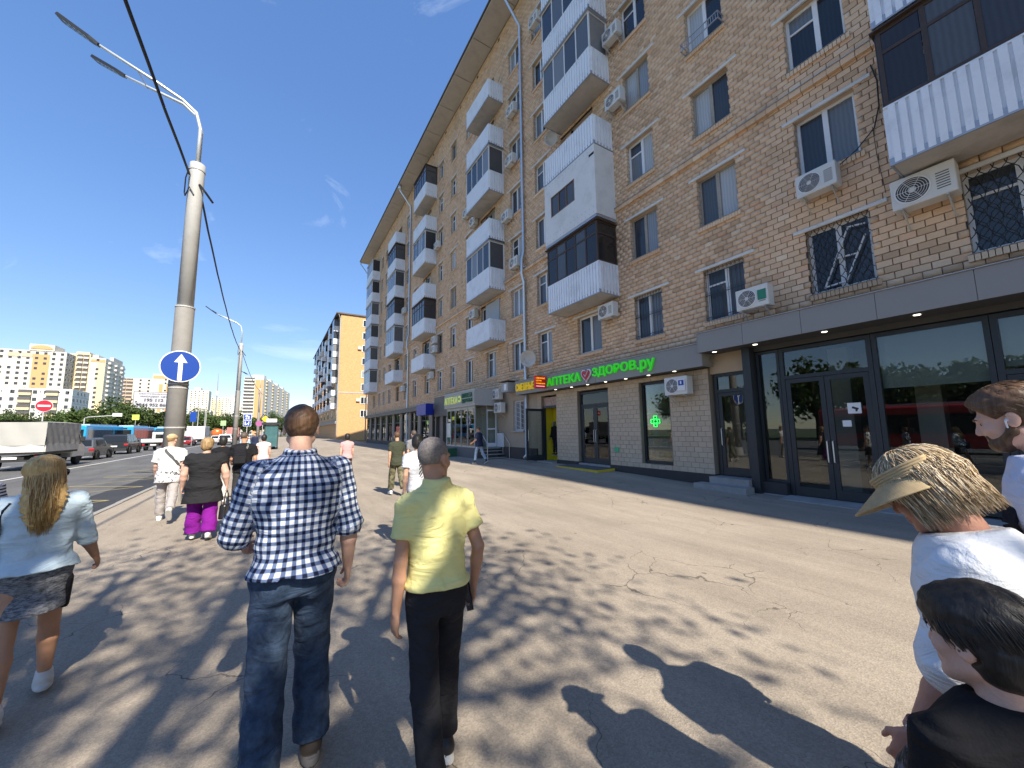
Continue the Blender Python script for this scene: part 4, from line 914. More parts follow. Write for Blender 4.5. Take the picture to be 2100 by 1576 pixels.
far_block('distant_building', 'pale far block closing the gap behind the orange-topped block', -76, -60, 520, 540, 26, 9, m_cream, [], 4, False)
# --- second brick block: sunlit end wall, balconied street side
t = thing('brick_building', 'second brick block beyond the first, with sunlit orange end wall', 'building', (10.9, 88, 0))
m_b2 = brick_tex('orange_brick', (.54,.30,.12), (.61,.36,.16), (.38,.25,.13), .27, .15, 'xz'); m_b2s = brick_tex('orange_brick_side', (.50,.33,.18), (.58,.40,.24), (.22,.16,.1), .27, .15, 'yz')
MB().box(0, 16, 0, 60, -.2, 27.0).build('wall', [m_b2], t); MB().box(-.012, -.002, .05, 59.9, 4, 26.9).build('street_wall', m_b2s, t); MB().box(-.05, 16, -.06, -.005, 9.9, 10.15).build('belt', m_conc, t); MB().box(-.4, .0, 0, 60, 3.4, 4.0).build('shop_canopy', m_fascia, t); MB().box(-.9, 16.5, -.3, 60.4, 27.01, 27.3).build('roof', MATS['roof_tin'], t)
for k in range(8):
    z = 4.8 + k * 2.85; w_ = MB().box(4.5, 4.6, -.1, .0, z, z+1.55).box(5.8, 5.9, -.1, .0, z, z+1.55).box(4.6, 5.8, -.098, 0, z, z+.1).box(4.6, 5.8, -.098, 0, z+1.45, z+1.55).box(5.15, 5.25, -.099, 0, z+.1, z+1.45).build('window', m_pvc, t); MB().box(4.6, 5.8, -.05, -.02, z+.1, z+1.45).build('pane', m_pane, w_); 
for k in (1, 4): MB().box(3.6, 4.3, -.4, -.02, 4.4 + k*2.85*1.33, 4.95 + k*2.85*1.33).build('air_conditioner_box', m_acw, t)
b0 = None
for c_ in range(7):
    for k in range(7):
        y = 3 + c_ * 8; z = 6.7 + k * 2.85
        if b0 is None: b0 = MB().box(-1.0, -.02, 0, 3.1, 0, 1.2).build('balcony', m_rail, t, (0, y, z)); gb = MB().box(-.98, -.02, .03, 3.07, 1.2, 2.7).build('balcony_glazing', m_panebal, t, (0, y, z))
        else:
            meshobj('balcony', b0.data, t, (0, y, z))
            if random.random() < .6: meshobj('balcony_glazing', gb.data, t, (0, y, z))
wme = None
for c_ in range(7):
    for k in range(8):
        for off in (-2.1, 4.6):
            if wme is None: wme = MB().box(-.03, -.015, 0, 1.2, 0, 1.5).build('street_window', m_pane, t, (0, 3+c_*8+off, 4.8+k*2.85)).data
            else: meshobj('street_window', wme, t, (0, 3+c_*8+off, 4.8+k*2.85))
MB().tube([(-.5, -.2, 26.9), (-.1, -.15, 26), (-.1, -.12, 1)], .08, 6).build('downpipe', m_zinc, t); MB().tube([(2, 10, 27), (2, 10, 30)], .05, 5).tube([(8, 6, 27), (8, 6, 30.5)], .05, 5).build('antenna', m_dark, t)
# --- communication mast
t = thing('lattice_mast', 'tall thin communication mast between the distant blocks', 'mast', (-27.9, 260, 0)); MB().tube([(0,0,0),(0,0,26),(0,0,34)], [.45,.3,.12], 6).build('mast_pole', mat('mast_grey', (.3,.3,.32), .6), t); MB().tube([(0,0,22),(0,0,24.5)], .7, 8).build('antenna_drum', m_fw, t)

# ------------------------------------------------------------------ trees
m_leaf = None
def leaf_mat(name, c, c2):
    mt, tt, b = nodes(name); b.inputs['Roughness'].default_value = .6; b.inputs['Specular IOR Level'].default_value = .3
    ge = N(tt, 'ShaderNodeNewGeometry'); cr = N(tt, 'ShaderNodeValToRGB'); cr.color_ramp.elements[0].color = c4(c); cr.color_ramp.elements[1].color = c4(c2); L(tt, ge.outputs['Random Per Island'], cr.inputs[0])
    oi = N(tt, 'ShaderNodeObjectInfo'); hs = N(tt, 'ShaderNodeHueSaturation'); mr = N(tt, 'ShaderNodeMapRange'); mr.inputs[3].default_value = .75; mr.inputs[4].default_value = 1.25; L(tt, oi.outputs['Random'], mr.inputs[0]); L(tt, mr.outputs[0], hs.inputs['Value']); L(tt, cr.outputs[0], hs.inputs['Color']); L(tt, hs.outputs[0], b.inputs['Base Color'])
    tr = N(tt, 'ShaderNodeBsdfTranslucent'); L(tt, hs.outputs[0], tr.inputs[0]); mx = N(tt, 'ShaderNodeMixShader'); mx.inputs[0].default_value = .3; out = tt.nodes['Material Output']; L(tt, b.outputs[0], mx.inputs[1]); L(tt, tr.outputs[0], mx.inputs[2]); L(tt, mx.outputs[0], out.inputs[0])
    return mt
m_leaf = leaf_mat('foliage', (.04,.07,.018), (.10,.145,.04)); m_bark = mat('bark', (.09,.07,.05), .95, var=.35, vs=8, bump=.6, bs=20)
def tree_meshes(seed, h, rx, rz, nl, ls, nb=9, base=.32):
    rg = np.random.default_rng(seed); b = MB(); cz = h - rz; pts = []
    b.tube([(0,0,-.1),(.05,.03,h*.2),(.0,.1,h*.45),(.1,.05,h*.8)], [h*.028, h*.022, h*.016, h*.004], 8)
    cl = []
    for i in range(nb):
        a = 2*math.pi*i/nb + rg.uniform(-.3,.3); z0 = h*rg.uniform(base,.6); rr = rx*rg.uniform(.6,.95); z1 = cz + rz*rg.uniform(-.5,.7)
        p0 = Vector((0,0,z0)); p2 = Vector((rr*math.cos(a), rr*math.sin(a), z1)); p1 = (p0+p2)/2 + Vector((0,0,h*.04)); b.tube([p0,p1,p2],[h*.012,h*.008,h*.003],6); cl += [p1*.5+p2*.5, p2]
        for q in range(2):
            a2 = a + rg.uniform(-.7,.7); p3 = p1 + Vector((math.cos(a2), math.sin(a2), rg.uniform(.1,.8)))*rr*.5; b.tube([p1,p3],[h*.006,h*.002],5); cl.append(p3)
    C_ = np.array([list(c) for c in cl]); ex = rg.normal(size=(len(cl)*2, 3)); ex /= np.linalg.norm(ex, axis=1)[:, None]; ex = ex * (rg.random((len(ex), 1))**.4) * np.array([rx*.92, rx*.92, rz*.92]) + np.array([0,0,cz])
    C_ = np.vstack([C_, ex]); k = rg.integers(0, len(C_), nl); sp = rg.uniform(.10,.26,len(C_))*rx*1.4
    P = C_[k] + rg.normal(size=(nl,3))*sp[k][:,None]*np.array([1,1,.7])*.55
    n = rg.normal(size=(nl,3)); n /= np.linalg.norm(n,axis=1)[:,None]; t1 = np.cross(n, rg.normal(size=(nl,3))); t1 /= np.linalg.norm(t1,axis=1)[:,None]; t2 = np.cross(n,t1)
    s = ls*rg.uniform(.6,1.3,nl)[:,None]; V = np.stack([P-t1*s, P-t2*s*.5+n*s*.15, P+t1*s, P+t2*s*.5+n*s*.15],1).reshape(-1,3)
    me = bpy.data.meshes.new('crown'); me.vertices.add(nl*4); me.vertices.foreach_set('co', V.ravel()); me.loops.add(nl*4); me.loops.foreach_set('vertex_index', np.arange(nl*4,dtype=np.int32)); me.polygons.add(nl); me.polygons.foreach_set('loop_start', np.arange(nl,dtype=np.int32)*4); me.materials.append(m_leaf); me.update(calc_edges=True)
    return b, me
TM = []
for s_, (h, rx, rz) in enumerate(((9, 3.8, 3.4), (10.5, 4.2, 4.2), (8, 3.6, 3.0))):
    b, me = tree_meshes(20+s_, h, rx, rz, 3200, .34); TM.append([b, me, None])
def tree(x, y, s, k, label, group, rot=None):
    t = thing('tree', label, 'tree', (x, y, -.05), rot if rot is not None else random.uniform(0,6.28), group); t.scale = (s*random.uniform(.9,1.15), s*random.uniform(.9,1.15), s)
    if TM[k][2] is None: TM[k][2] = TM[k][0].build('trunk', m_bark, t, smooth=True).data
    else: meshobj('trunk', TM[k][2], t)
    meshobj('crown', TM[k][1], t); return t
ORD = ['first', 'second', 'third', 'fourth', 'fifth', 'sixth', 'seventh', 'eighth', 'ninth', 'tenth', 'eleventh']
for i, (x, y, s) in enumerate(sorted([(-64,138,.75),(-58,126,.72),(-52,134,.8),(-47,124,.7),(-43,130,.85),(-38.5,126,.95),(-34.5,134,1.05),(-30.5,128,1.1),(-27.5,138,1.0),(-24,146,.8),(-70,130,.8)], key=lambda q: q[0]/q[1])): tree(x, y, s, i % 3, '%s green tree from the left in the row behind the buses' % ORD[i], 'trees behind the buses')
for i, (x, y, s) in enumerate(sorted([(-21,170,1.1),(-17,182,1.0),(-13,172,.95),(-9,185,1.0),(-6,200,1.0),(-25,190,1.1),(-2,215,1.1),(2.5,230,1.2),(7,245,1.2),(12,235,1.1),(16,250,1.2)], key=lambda q: q[0]/q[1])): tree(x, y, s, (i+1) % 3, '%s dark tree from the left, far down the road past the box truck' % ORD[i], 'trees far down the road')
for i, (x, y, s) in enumerate([(-37,-14,1.0),(-36,-5,.95),(-38,4,1.05),(-36.5,13,.95),(-37.5,22,1.0),(-36,31,.95),(-38,42,1.0),(-41,0,1.1),(-42,9,1.1),(-41,18,1.15),(-42,-9,1.1)]): tree(x, y, s, i % 3, '%s tree on the far verge outside the picture, mirrored in shop glass' % ORD[i], 'trees on the far verge')
# the trees behind the camera that dapple the pavement
b, me = tree_meshes(91, 13.0, 4.3, 3.2, 9500, .085, 13, .5); TM.append([b, me, None])
tr_ = tree(-.7, -7.0, 1.0, 3, 'street tree standing behind the viewpoint, its shadow dappling the pavement', 'trees behind the viewpoint', .6)
tr_ = tree(-3.6, -9.4, .95, 3, 'second street tree behind the viewpoint by the kerb', 'trees behind the viewpoint', 2.2)
# ------------------------------------------------------------------ lamp posts, signs, cable
m_steel = mat('weathered_steel', (.46,.46,.445), .55, .0, var=.18, vs=3, dirt=.2); m_sleeve = mat('lamp_sleeve', (.26,.25,.235), .75, .0, var=.2, vs=4, dirt=.25); m_led = mat('led_dark', (.012,.013,.016), .35)
def make_lamp():
    t = thing('street_lamp', '', 'street lamp', group='street lamps along the kerb')
    MB().lathe([(.27,-.05),(.27,.42),(.225,.45)], 20).build('base', m_conc, t, smooth=False)
    MB().lathe([(.215,.40),(.212,5.15),(.19,5.2)], 24).build('sleeve', m_sleeve, t, smooth=True)
    MB().lathe([(.185,5.0),(.178,9.1),(.178,9.42),(.10,9.45)], 24).build('pole', m_steel, t, smooth=True)
    rg_ = MB()
    for z in (2.95, 3.05, 1.9, 5.17, 9.2): rg_.lathe([(.224 if z < 5.1 else .222 if z < 6 else .192, z), (.224 if z < 5.1 else .222 if z < 6 else .192, z+.035)], 20)
    rg_.build('clamp_band', m_steel, t)
    for nm, end, tip in (('a', (-2.15,-.32,2.4), (-3.0,-.05,2.85)), ('b', (-1.85,.55,2.4), (-2.72,1.05,2.85))):
        e = Vector(end) + Vector((0,0,9.4)); q = Vector(tip) + Vector((0,0,9.55)); o_ = .06 if nm == 'a' else -.06
        p = [Vector((0,-o_,9.3)), Vector((0,-o_,10.5)), Vector((-.12,-o_+e.y*.05,10.95)), Vector((-.45,e.y*.2,11.22)), Vector((-1.0,e.y*.46,11.43)), e]
        ar = MB().tube(p, [.05,.05,.045,.042,.04,.035], 10).build('arm', mat('galv_pale', (.62,.66,.68), .4, .5), t, smooth=True)
        d = (q - e).normalized(); sd_ = d.cross(Vector((0,0,1))).normalized()
        hd_ = MB(); up = sd_.cross(d)
        pr = [(-.05,.05),(.15,.11),(.95,.14),(1.02,.10)]; vs = []
        for s_, w in pr: vs += [e + d*s_ + sd_*w + up*.035, e + d*s_ - sd_*w + up*.035, e + d*s_ - sd_*w - up*.03, e + d*s_ + sd_*w - up*.03]
        hd_.add(vs, [(0,1,2,3)[::-1]] + [(4*i+j, 4*i+(j+1) % 4, 4*i+4+(j+1) % 4, 4*i+4+j) for i in range(3) for j in range(4)] + [(12,13,14,15)]); ho = hd_.build('lamp_head', m_dark, t)
        le = MB()
        for k in range(5):
            for w in (-.05,.05): c_ = e + d*(.28+.13*k) + sd_*w - up*.034; le.add([c_ + d*.045 + sd_*.035, c_ + d*.045 - sd_*.035, c_ - d*.045 - sd_*.035, c_ - d*.045 + sd_*.035], [(0,1,2,3)])
        le.build('led_array', mat('led_glass', (.18,.17,.14), .2), ho)
    MB().bar((-1.4,-.22,11.56),(-1.3,.36,11.52),.02,.02).build('spreader', MATS['galv_pale'], t)
    w_ = MB().tube([(-.15,-.18,9.15),(-.22,-.1,8.9),(-.24,.0,8.5),(-.2,-.12,8.35),(-.1,-.2,8.6),(.0,-.2,8.4)], .018, 6); w_.tube([(.1,-.17,8.75),(.25,-.2,8.55),(.42,-.05,8.35)], .03, 6); w_.build('cable_loop', m_dark, t)
    return t
lamp = make_lamp(); lamp['label'] = 'tall grey street lamp with twin heads standing at the kerb, nearest'; lamp.location = (-2.28, 13.4, 0)
l2 = copy_tree(lamp); l2['label'] = 'second twin-headed street lamp farther along the kerb'; l2.location = (-3.3, 45.8, 0); l2.scale = (1.0, 1.0, 1.12)
l3 = copy_tree(lamp); l3['label'] = 'third street lamp down the road, in front of the orange-ended tower'; l3.location = (-2.6, 80, 0)
# overhead cable
def sag(a, b, s, n=24): return [(a[0]+(b[0]-a[0])*i/n, a[1]+(b[1]-a[1])*i/n, a[2]+(b[2]-a[2])*i/n - s*4*(i/n)*(1-i/n) + .02*math.sin(i*2.3)) for i in range(n+1)]
t = thing('overhead_cable', 'black twisted cable strung from lamp post to lamp post', 'cable', (0,0,0))
MB().tube(sag((-2.42,13.25,9.0), (-2.4,-19,9.2), .55), .032, 6).build('cable_span', m_dark, t); MB().tube(sag((-2.25,13.6,8.9), (-3.35,45.7,9.9), .7), .032, 6).build('cable_span', m_dark, t); MB().tube(sag((-3.25,46,9.9), (-2.6,79.9,9.0), .7), .03, 6).build('cable_span', m_dark, t)
# blue mandatory sign on the first lamp
def disc(b, r, x0, x1, n=32, m=0): b.lathe([(r, x0), (r, x1)], n, axis='y', m=m)
m_sblue = mat('road_sign_blue', (.001,.045,.30), .4, var=.03); m_swhite = mat('road_sign_white', (.80,.80,.80), .4, var=.03); m_sred = mat('road_sign_red', (.45,.008,.03), .4, var=.03); m_sback = mat('sign_back', (.35,.36,.37), .5, .5)
t = thing('ahead_only_sign', 'round blue sign with white upward arrow strapped to the lamp post', 'road sign', (-2.22, 13.1, 3.52), R(10))
b = MB(); disc(b, .42, .0, .02); b.build('rim', m_swhite, t); b = MB(); disc(b, .395, -.006, -.001); b.build('face', m_sblue, t)
MB().box(-.045, .045, -.012, -.0065, -.38, .12).add([(-.135,-.012,.1),(.135,-.012,.1),(0,-.012,.33)], [(0,1,2)]).add([(-.135,-.0066,.1),(.135,-.0066,.1),(0,-.0066,.33)], [(2,1,0)]).build('arrow', m_swhite, t)
MB().box(-.2, .2, .021, .06, -.15, -.1).box(-.2, .2, .021, .06, .1, .15).build('bracket', m_sback, t)
t = thing('no_entry_sign', 'round red no-entry sign on a thin pole behind the tarpaulin truck', 'road sign', (-12.5, 36, -.1), R(15))
MB().tube([(0,.05,0),(0,.05,4.0)], .035, 8).build('pole', m_steel, t); b = MB(); disc(b, .37, -.0, .02, 28); b.build('rim', m_swhite, t, (0,0,3.72)); b = MB(); disc(b, .35, -.008, -.001, 28); b.build('face', m_sred, t, (0,0,3.72)); MB().box(-.26,.26,-.014,-.0085,-.055,.055).build('bar', m_swhite, t, (0,0,3.72))
t = thing('parking_signs', 'two square blue signs stacked on a pole near the bus shelter', 'road sign', (-2.4, 46, 0), R(3)); MB().tube([(0,.05,0),(0,.05,3.75)], .035, 8).build('pole', m_steel, t)
for z, k in ((3.02, 0), (2.4, 1)):
    MB().box(-.33,.33,-.0,.02,z,z+.58).build('rim', m_swhite, t); MB().box(-.30,.30,-.006,-.001,z+.03,z+.55).build('face', m_sblue, t)
    if k == 0: MB().box(-.16,.02,-.011,-.0065,z+.28,z+.48).box(.06,.15,-.011,-.0065,z+.1,z+.4).box(-.15,-.02,-.0115,-.0067,z+.09,z+.2).build('symbol', m_swhite, t)
    else: MB().bar((-.16,-.01,z+.12),(-.16,-.01,z+.46),.006,.08,up=(1,0,0)).bar((-.16,-.01,z+.14),(.08,-.01,z+.3),.006,.07,up=(1,0,0)).bar((.1,-.01,z+.12),(.14,-.01,z+.47),.006,.07,up=(1,0,0)).build('symbol', m_swhite, t)
def small_sign(name, label, loc, h, w, hh, m, pole=.04, rotz=0, poleh=None):
    t = thing(name, label, 'road sign', (loc[0], loc[1], -.1), rotz); MB().tube([(0,.05,0),(0,.05,poleh or loc[2]+.4)], pole, 6).build('pole', m_steel, t); MB().box(-w/2,w/2,-.02,.01,loc[2]-hh/2+.1,loc[2]+hh/2+.1).build('plate', m, t); return t
small_sign('road_sign', 'pair of small blue signs on a pole before the white box truck', (-10.7, 75, 4.3), 5, .75, 1.5, m_sblue)
small_sign('road_sign', 'yellow-green crossing sign above the buses', (-22.8, 100, 5.0), 5, 1.0, 1.0, mat('sign_yellowgreen', (.55,.70,.10), .5))
small_sign('road_sign', 'green sign beside the far white car', (-8.2, 88, 3.6), 4, .8, .9, mat('sign_palegreen', (.35,.60,.25), .5))
t = thing('priority_sign', 'yellow diamond sign beside a round sign before the shelter', 'road sign', (-1.45, 60, 0)); MB().tube([(0,.05,0),(0,.05,4)], .04, 6).build('pole', m_steel, t); o = MB().box(-.3,.3,-.02,.01,-.3,.3).build('plate', mat('sign_yellow', (.75,.50,.03), .5), t, (.25,0,3.55)); o.rotation_euler[1] = R(45); b = MB(); disc(b, .38, -.02, .01, 20); b.build('round_plate', mat('sign_violet', (.35,.10,.25), .5), t, (-.4,0,2.95))
t = thing('signal_gantry', 'thin cantilever arm with a white sign above the buses', 'gantry', (-29.6, 100, 0)); MB().tube([(0,0,-.1),(0,0,4.8),(.4,0,5.0),(4.1,0,5.35)], .08, 6).build('arm', m_steel, t); MB().box(3.6,4.9,-.06,-.01,5.15,5.75).build('plate', m_swhite, t)
for i, (x, y, h) in enumerate(((-16.2,120,7.4),(-14.9,122,7.2),(-18.6,150,16))):
    t = thing('light_mast', ('slim grey light mast beyond the box truck, left of a pair', 'slim grey light mast beyond the box truck, right of a pair', 'tall slim mast rising behind the white box truck')[i], 'mast', (x, y, -.1)); MB().tube([(0,0,0),(0,0,h)], [.11,.06], 6).build('pole', m_steel, t); MB().tube([(-.35,0,h-.1),(.35,0,h)], .09, 6).build('lamp_head', m_steel, t)
# billboard
t = thing('billboard', 'white billboard with rows of black digits on a post above the buses', 'billboard', (-28.6, 140, -.1), R(11)); MB().tube([(-1.9,.2,0),(-1.9,.2,9)], .28, 10).build('post', m_fw, t); MB().box(-4.1,4.1,0,.35,8.75,13.3).build('frame', m_dark, t); MB().box(-4.0,4.0,-.03,-.001,8.85,13.2).build('panel', mat('billboard_panel', (.46,.46,.50), .6, var=.05), t)
mk = mat('billboard_ink', (.03,.03,.035), .6)
for s_, z, w, h in (('НАСАДКИ  НЕТ', 11.75, 5.4, .42), ('195 112', 10.6, 3.8, .85), ('844 952 868', 9.3, 5.9, .85)): text_obj('digits', s_, 1, .02, mk, t, (-w/2, -.045, z), '-y', width=w, height=h, bold=.035)
text_obj('digits', 'ОБСЛУЖИВАНИЕ', 1, .02, mk, t, (-3.1, -.045, 12.55), '-y', width=6.2, height=.32)
# bus shelter seen end-on
t = thing('bus_shelter', 'dark-framed glass bus shelter with a lit poster panel beside the kerb', 'bus shelter', (-1.0, 48, 0)); f = MB()
for x in (0, 1.2):
    for y in (0, 5): f.box(x, x+.09, y, y+.09, 0, 2.6)
f.build('frame', m_frame, t); MB().box(-.25,1.5,-.2,5.3,2.6,2.8).build('roof', m_frame, t); MB().box(.1,1.2,.02,.07,.3,2.5).build('poster_panel', mat('poster_teal', (.05,.13,.14), .3, var=.5, vs=2), t); MB().box(1.22,1.25,.1,5,.3,2.5).build('glass_wall', m_glass, t); MB().box(.15,1.1,-.1,.0,2.84,3.2).build('stop_sign', m_swhite, t); MB().box(.7,1.1,1,4,.42,.48).box(.75,1.05,1.2,1.25,0,.42).box(.75,1.05,3.7,3.75,0,.42).build('bench', m_dark, t)

# ------------------------------------------------------------------ vehicles (front towards +Y)
m_tyre = mat('tyre', (.02,.02,.02), .9); m_rim = mat('rim', (.45,.46,.47), .35, .7); m_cglass = mat('car_glass', (.015,.018,.02), .06, var=.05); m_tail = mat('tail_light', (.40,.012,.02), .25, var=.05); m_plate = mat('licence_plate', (.75,.75,.74), .5); m_blk = mat('black_plastic', (.02,.02,.021), .6)
def paint(name, c, rough=.28, metal=.3): return mat('paint_' + name, c, rough, metal, var=.04, coat=.35)
def wheel(t, x, y, r, w=.22):
    s = 1 if x > 0 else -1; o = MB().lathe([(r*.62, -w/2),(r*.95,-w/2),(r,-w/3),(r,w/3),(r*.95,w/2),(r*.62,w/2)], 20, axis='x').build('wheel', m_tyre, t, (x, y, r), smooth=False)
    rm = MB().lathe([(r*.62, -.02),(r*.58, .0),(r*.15,.015)], 16, (s*(w/2-.03),0,0), 'x').build('rim', m_rim, o)
    return o
def car(label, loc, L_, W_, H, pm, style, rotz=0, name='car'):
    t = thing(name, label, 'car', (loc[0], loc[1], -.126), rotz); belt = H*.60; hw = W_/2; r = .36 if style == 'suv' else .33; y0 = -L_/2
    low = {'suv': [(.06,.36),(0,.55),(.03,belt),(L_*.70,belt),(L_*.76,belt-.03),(L_*.97,belt*.86),(L_,.6),(L_-.05,.33)], 'hatch': [(.08,.33),(0,.55),(.06,belt),(L_*.68,belt),(L_*.75,belt-.04),(L_*.96,belt*.80),(L_,.5),(L_-.06,.28)]}['suv' if style == 'suv' else 'hatch']
    sec = [(-hw, 0), (hw, 0)]
    b = MB(); n = len(low); vs = []
    for x, k in ((-hw+.05, .0), (-hw, 1), (hw, 1), (hw-.05, 0)): vs += [(x, y0 + (p[0] if k else min(max(p[0], .03), L_-.03)), p[1] if k else p[1]) for p in low]
    b.add(vs, [tuple(range(n))] + [(k*n+i, k*n+(i+1) % n, (k+1)*n+(i+1) % n, (k+1)*n+i) for k in range(3) for i in range(n)] + [tuple(range(4*n-1, 3*n-1, -1))]); body = b.build('body', pm, t); bevel(body, .07, 3, 25)
    cab = {'suv': [(.03,belt-.02),(.16,H-.10),(.32,H),(L_*.50,H-.01),(L_*.56,H-.07),(L_*.71,belt-.02)], 'hatch': [(.05,belt-.02),(.42,H-.12),(.75,H-.01),(L_*.48,H),(L_*.54,H-.05),(L_*.74,belt-.03)]}['suv' if style == 'suv' else 'hatch']
    b = MB(); m = len(cab); wa = lambda z: hw-.03 - (z-belt)/(H-belt)*.17
    b.add([(s*wa(z), y0+y, z) for s in (-1, 1) for y, z in cab], [tuple(range(m)), tuple(range(2*m-1, m-1, -1))] + [(i, m+i, m+(i+1) % m, (i+1) % m) for i in range(m)]); cb = b.build('cabin', pm, t); bevel(cb, .05, 2, 20)
    def q(a, c, f): return (a[0]+(c[0]-a[0])*f, a[1]+(c[1]-a[1])*f)
    ra, rb = q(cab[0], cab[1], .12), q(cab[0], cab[1], .92); 
    b = MB(); b.add([(s*(wa(p[1])-.12), y0+p[0]-.012, p[1]+.006) for p in (ra, rb) for s in (-1, 1)], [(0,1,3,2)]); b.build('rear_window', m_cglass, t)
    fa, fb = q(cab[5], cab[4], .1), q(cab[5], cab[4], .95); b = MB(); b.add([(s*(wa(p[1])-.1), y0+p[0]+.012, p[1]+.008) for p in (fa, fb) for s in (-1, 1)], [(2,3,1,0)]); b.build('windscreen', m_cglass, t)
    zt = H-.13; zb = belt+.03; ys = [(.35 if style == 'suv' else .6), L_*.24, L_*.255, L_*.40, L_*.415, L_*.60]
    for s in (-1, 1):
        for i in range(3):
            a, c = ys[2*i], ys[2*i+1]; ta = a + (.06 if i == 0 else 0) + (.1 if i == 0 and style != 'suv' else 0); tc_ = c - (.22 if i == 2 else 0); P = [(a,zb),(c,zb),(tc_,zt),(ta,zt)]
            MB().add([(s*(wa(z)+.008), y0+y, z) for y, z in P], [(0,1,2,3) if s > 0 else (3,2,1,0)]).build('side_window', m_cglass, t)
        tz = belt*.86; o = MB().box(s*(hw-.28) if s > 0 else -hw-.006, hw+.006 if s > 0 else -(hw-.28), y0-.012, y0+.22, tz-.16, tz+.02).build('tail_light', m_tail, t); bevel(o, .03, 2)
        MB().box(min(s*(hw+.02), s*(hw+.2)), max(s*(hw+.02), s*(hw+.2)), y0+L_*.60, y0+L_*.64, belt-.02, belt+.13).build('mirror', pm, t)
        for yy in (L_*.19, L_*.80):
            MB().lathe([(r+.07, 0),(r+.07,.012)], 22, (hw-.004 if s > 0 else -hw-.008, y0+yy, r+.01), 'x').build('wheel_arch', m_blk, t); wheel(t, s*(hw-.06), y0+yy, r)
    MB().box(-hw+.06, hw-.06, y0-.05, y0+.2, .34, .58).build('bumper', m_blk if style == 'suv' else pm, t); MB().box(-.27,.27,y0-.03,y0+.0,.72,.84).build('licence_plate', m_plate, t)
    return t
def truck(label, loc, W_, bl, zb, zt, boxm, sidem, cabm, kind, rotz=0, drop=None):
    """kind: tarp, box or flat; origin at rear centre"""
    t = thing('truck', label, 'truck', (loc[0], loc[1], -.126), rotz); hw = W_/2
    MB().box(-.45,.45,.1,bl+1.8,.55,.75).build('chassis', m_blk, t)
    if kind == 'tarp':
        MB().box(-hw,hw,0,bl,zb-.12,zb).build('bed', m_blk, t)
        for nm, bx in (('tailgate', (-hw,hw,-.05,0)), ('side_board', (hw,hw+.04,0,bl)), ('side_board', (-hw-.04,-hw,0,bl))): MB().box(bx[0],bx[1],bx[2],bx[3],zb,zb+.42).build(nm, sidem, t)
        n = 14; nz_ = 5
        def sheet(nm, f, nu, nv, flip=False):
            b = MB(); b.add([f(i/nu, j/nv) for j in range(nv+1) for i in range(nu+1)], [((j*(nu+1)+i, j*(nu+1)+i+1, (j+1)*(nu+1)+i+1, (j+1)*(nu+1)+i) if not flip else ((j+1)*(nu+1)+i, (j+1)*(nu+1)+i+1, j*(nu+1)+i+1, j*(nu+1)+i)) for j in range(nv) for i in range(nu)]); return b.build(nm, boxm, t, smooth=True)
        wr = lambda a, c: .03*math.sin(a*23+c*4)+.02*noise.noise((a*6,c*3,2))
        z0 = zb+.36
        sheet('tarpaulin_rear', lambda u, v: (-hw-.02+u*(W_+.04), -.07-wr(u*.6, v)*.7, z0+(zt-z0)*v), 20, 6); sheet('tarpaulin_side', lambda u, v: (hw+.03+wr(u*1.7, v*2)*1.2*(1-v*.6), -.07+u*(bl+.1), z0+(zt-z0)*v), 40, 6); sheet('tarpaulin_side', lambda u, v: (-hw-.03, bl-u*bl, z0+(zt-z0)*v), 4, 2); sheet('tarpaulin_top', lambda u, v: (-hw-.02+u*(W_+.05), -.07+v*(bl+.1), zt+.10*math.sin(u*math.pi)), 8, 4)
    elif kind == 'box':
        o = MB().box(-hw,hw,0,bl,zb,zt).build('cargo_box', boxm, t); bevel(o, .03, 1)
        for s in (-1, 1): MB().box(min(s*.02, s*(hw-.05)), max(s*.02, s*(hw-.05)), -.03, -.002, zb+.06, zt-.06).build('rear_door', sidem, t); MB().tube([(s*.3,-.05,zb+.1),(s*.3,-.05,zt-.1)], .018, 6).build('lock_bar', m_steel, t)
        for z in np.linspace(zb+.3, zt-.3, 4): MB().box(hw+.001, hw+.02, .02, bl-.02, z-.02, z+.02).build('trim', m_steel, t)
    else:
        MB().box(-hw,hw,0,bl,zb-.1,zb).build('bed', m_blk, t)
        MB().box(-hw,hw,-.04,0,zb,zb+.4).build('tailgate', sidem, t); MB().box(hw,hw+.04,0,bl,zb,zb+.4).build('side_board', sidem, t); MB().box(-hw-.04,-hw,0,bl,zb,zb+.4).build('side_board', sidem, t)
    # cab
    ch = 2.15; y = bl+.12; b = MB(); pf = [(y,.5),(y,ch-.05),(y+.2,ch),(y+.9,ch-.02),(y+1.45,1.35),(y+1.95,1.15),(y+2.0,.5)]; b.prism(pf, 'x', -.93, .93); o = b.build('cab', cabm, t); bevel(o, .06, 2, 25); MB().box(-.6,.6,y-.012,y-.002,1.35,1.85).build('rear_window', m_cglass, t); MB().add([(.94,y+.25,1.3),(.94,y+1.15,1.3),(.94,y+.85,1.95),(.94,y+.25,1.95)], [(0,1,2,3)]).build('side_window', m_cglass, t)
    for s in (-1, 1):
        wheel(t, s*(hw-.25), bl*.25, .40, .3); wheel(t, s*.8, bl+1.2, .40, .24); MB().box(min(s*(hw-.32), s*(hw-.08)), max(s*(hw-.32), s*(hw-.08)), -.06, .02, zb-.34, zb-.2).build('tail_light', m_tail, t); MB().box(s*hw-.28 if s > 0 else -hw+.0, s*hw if s > 0 else -hw+.28, .2+bl*.25+.3, .22+bl*.25+.3, .2, .8).build('mud_flap', m_blk, t)
        MB().box(s*1.0-.1, s*1.0+.1, y+1.15, y+1.25, 1.45, 1.8).build('mirror', m_blk, t)
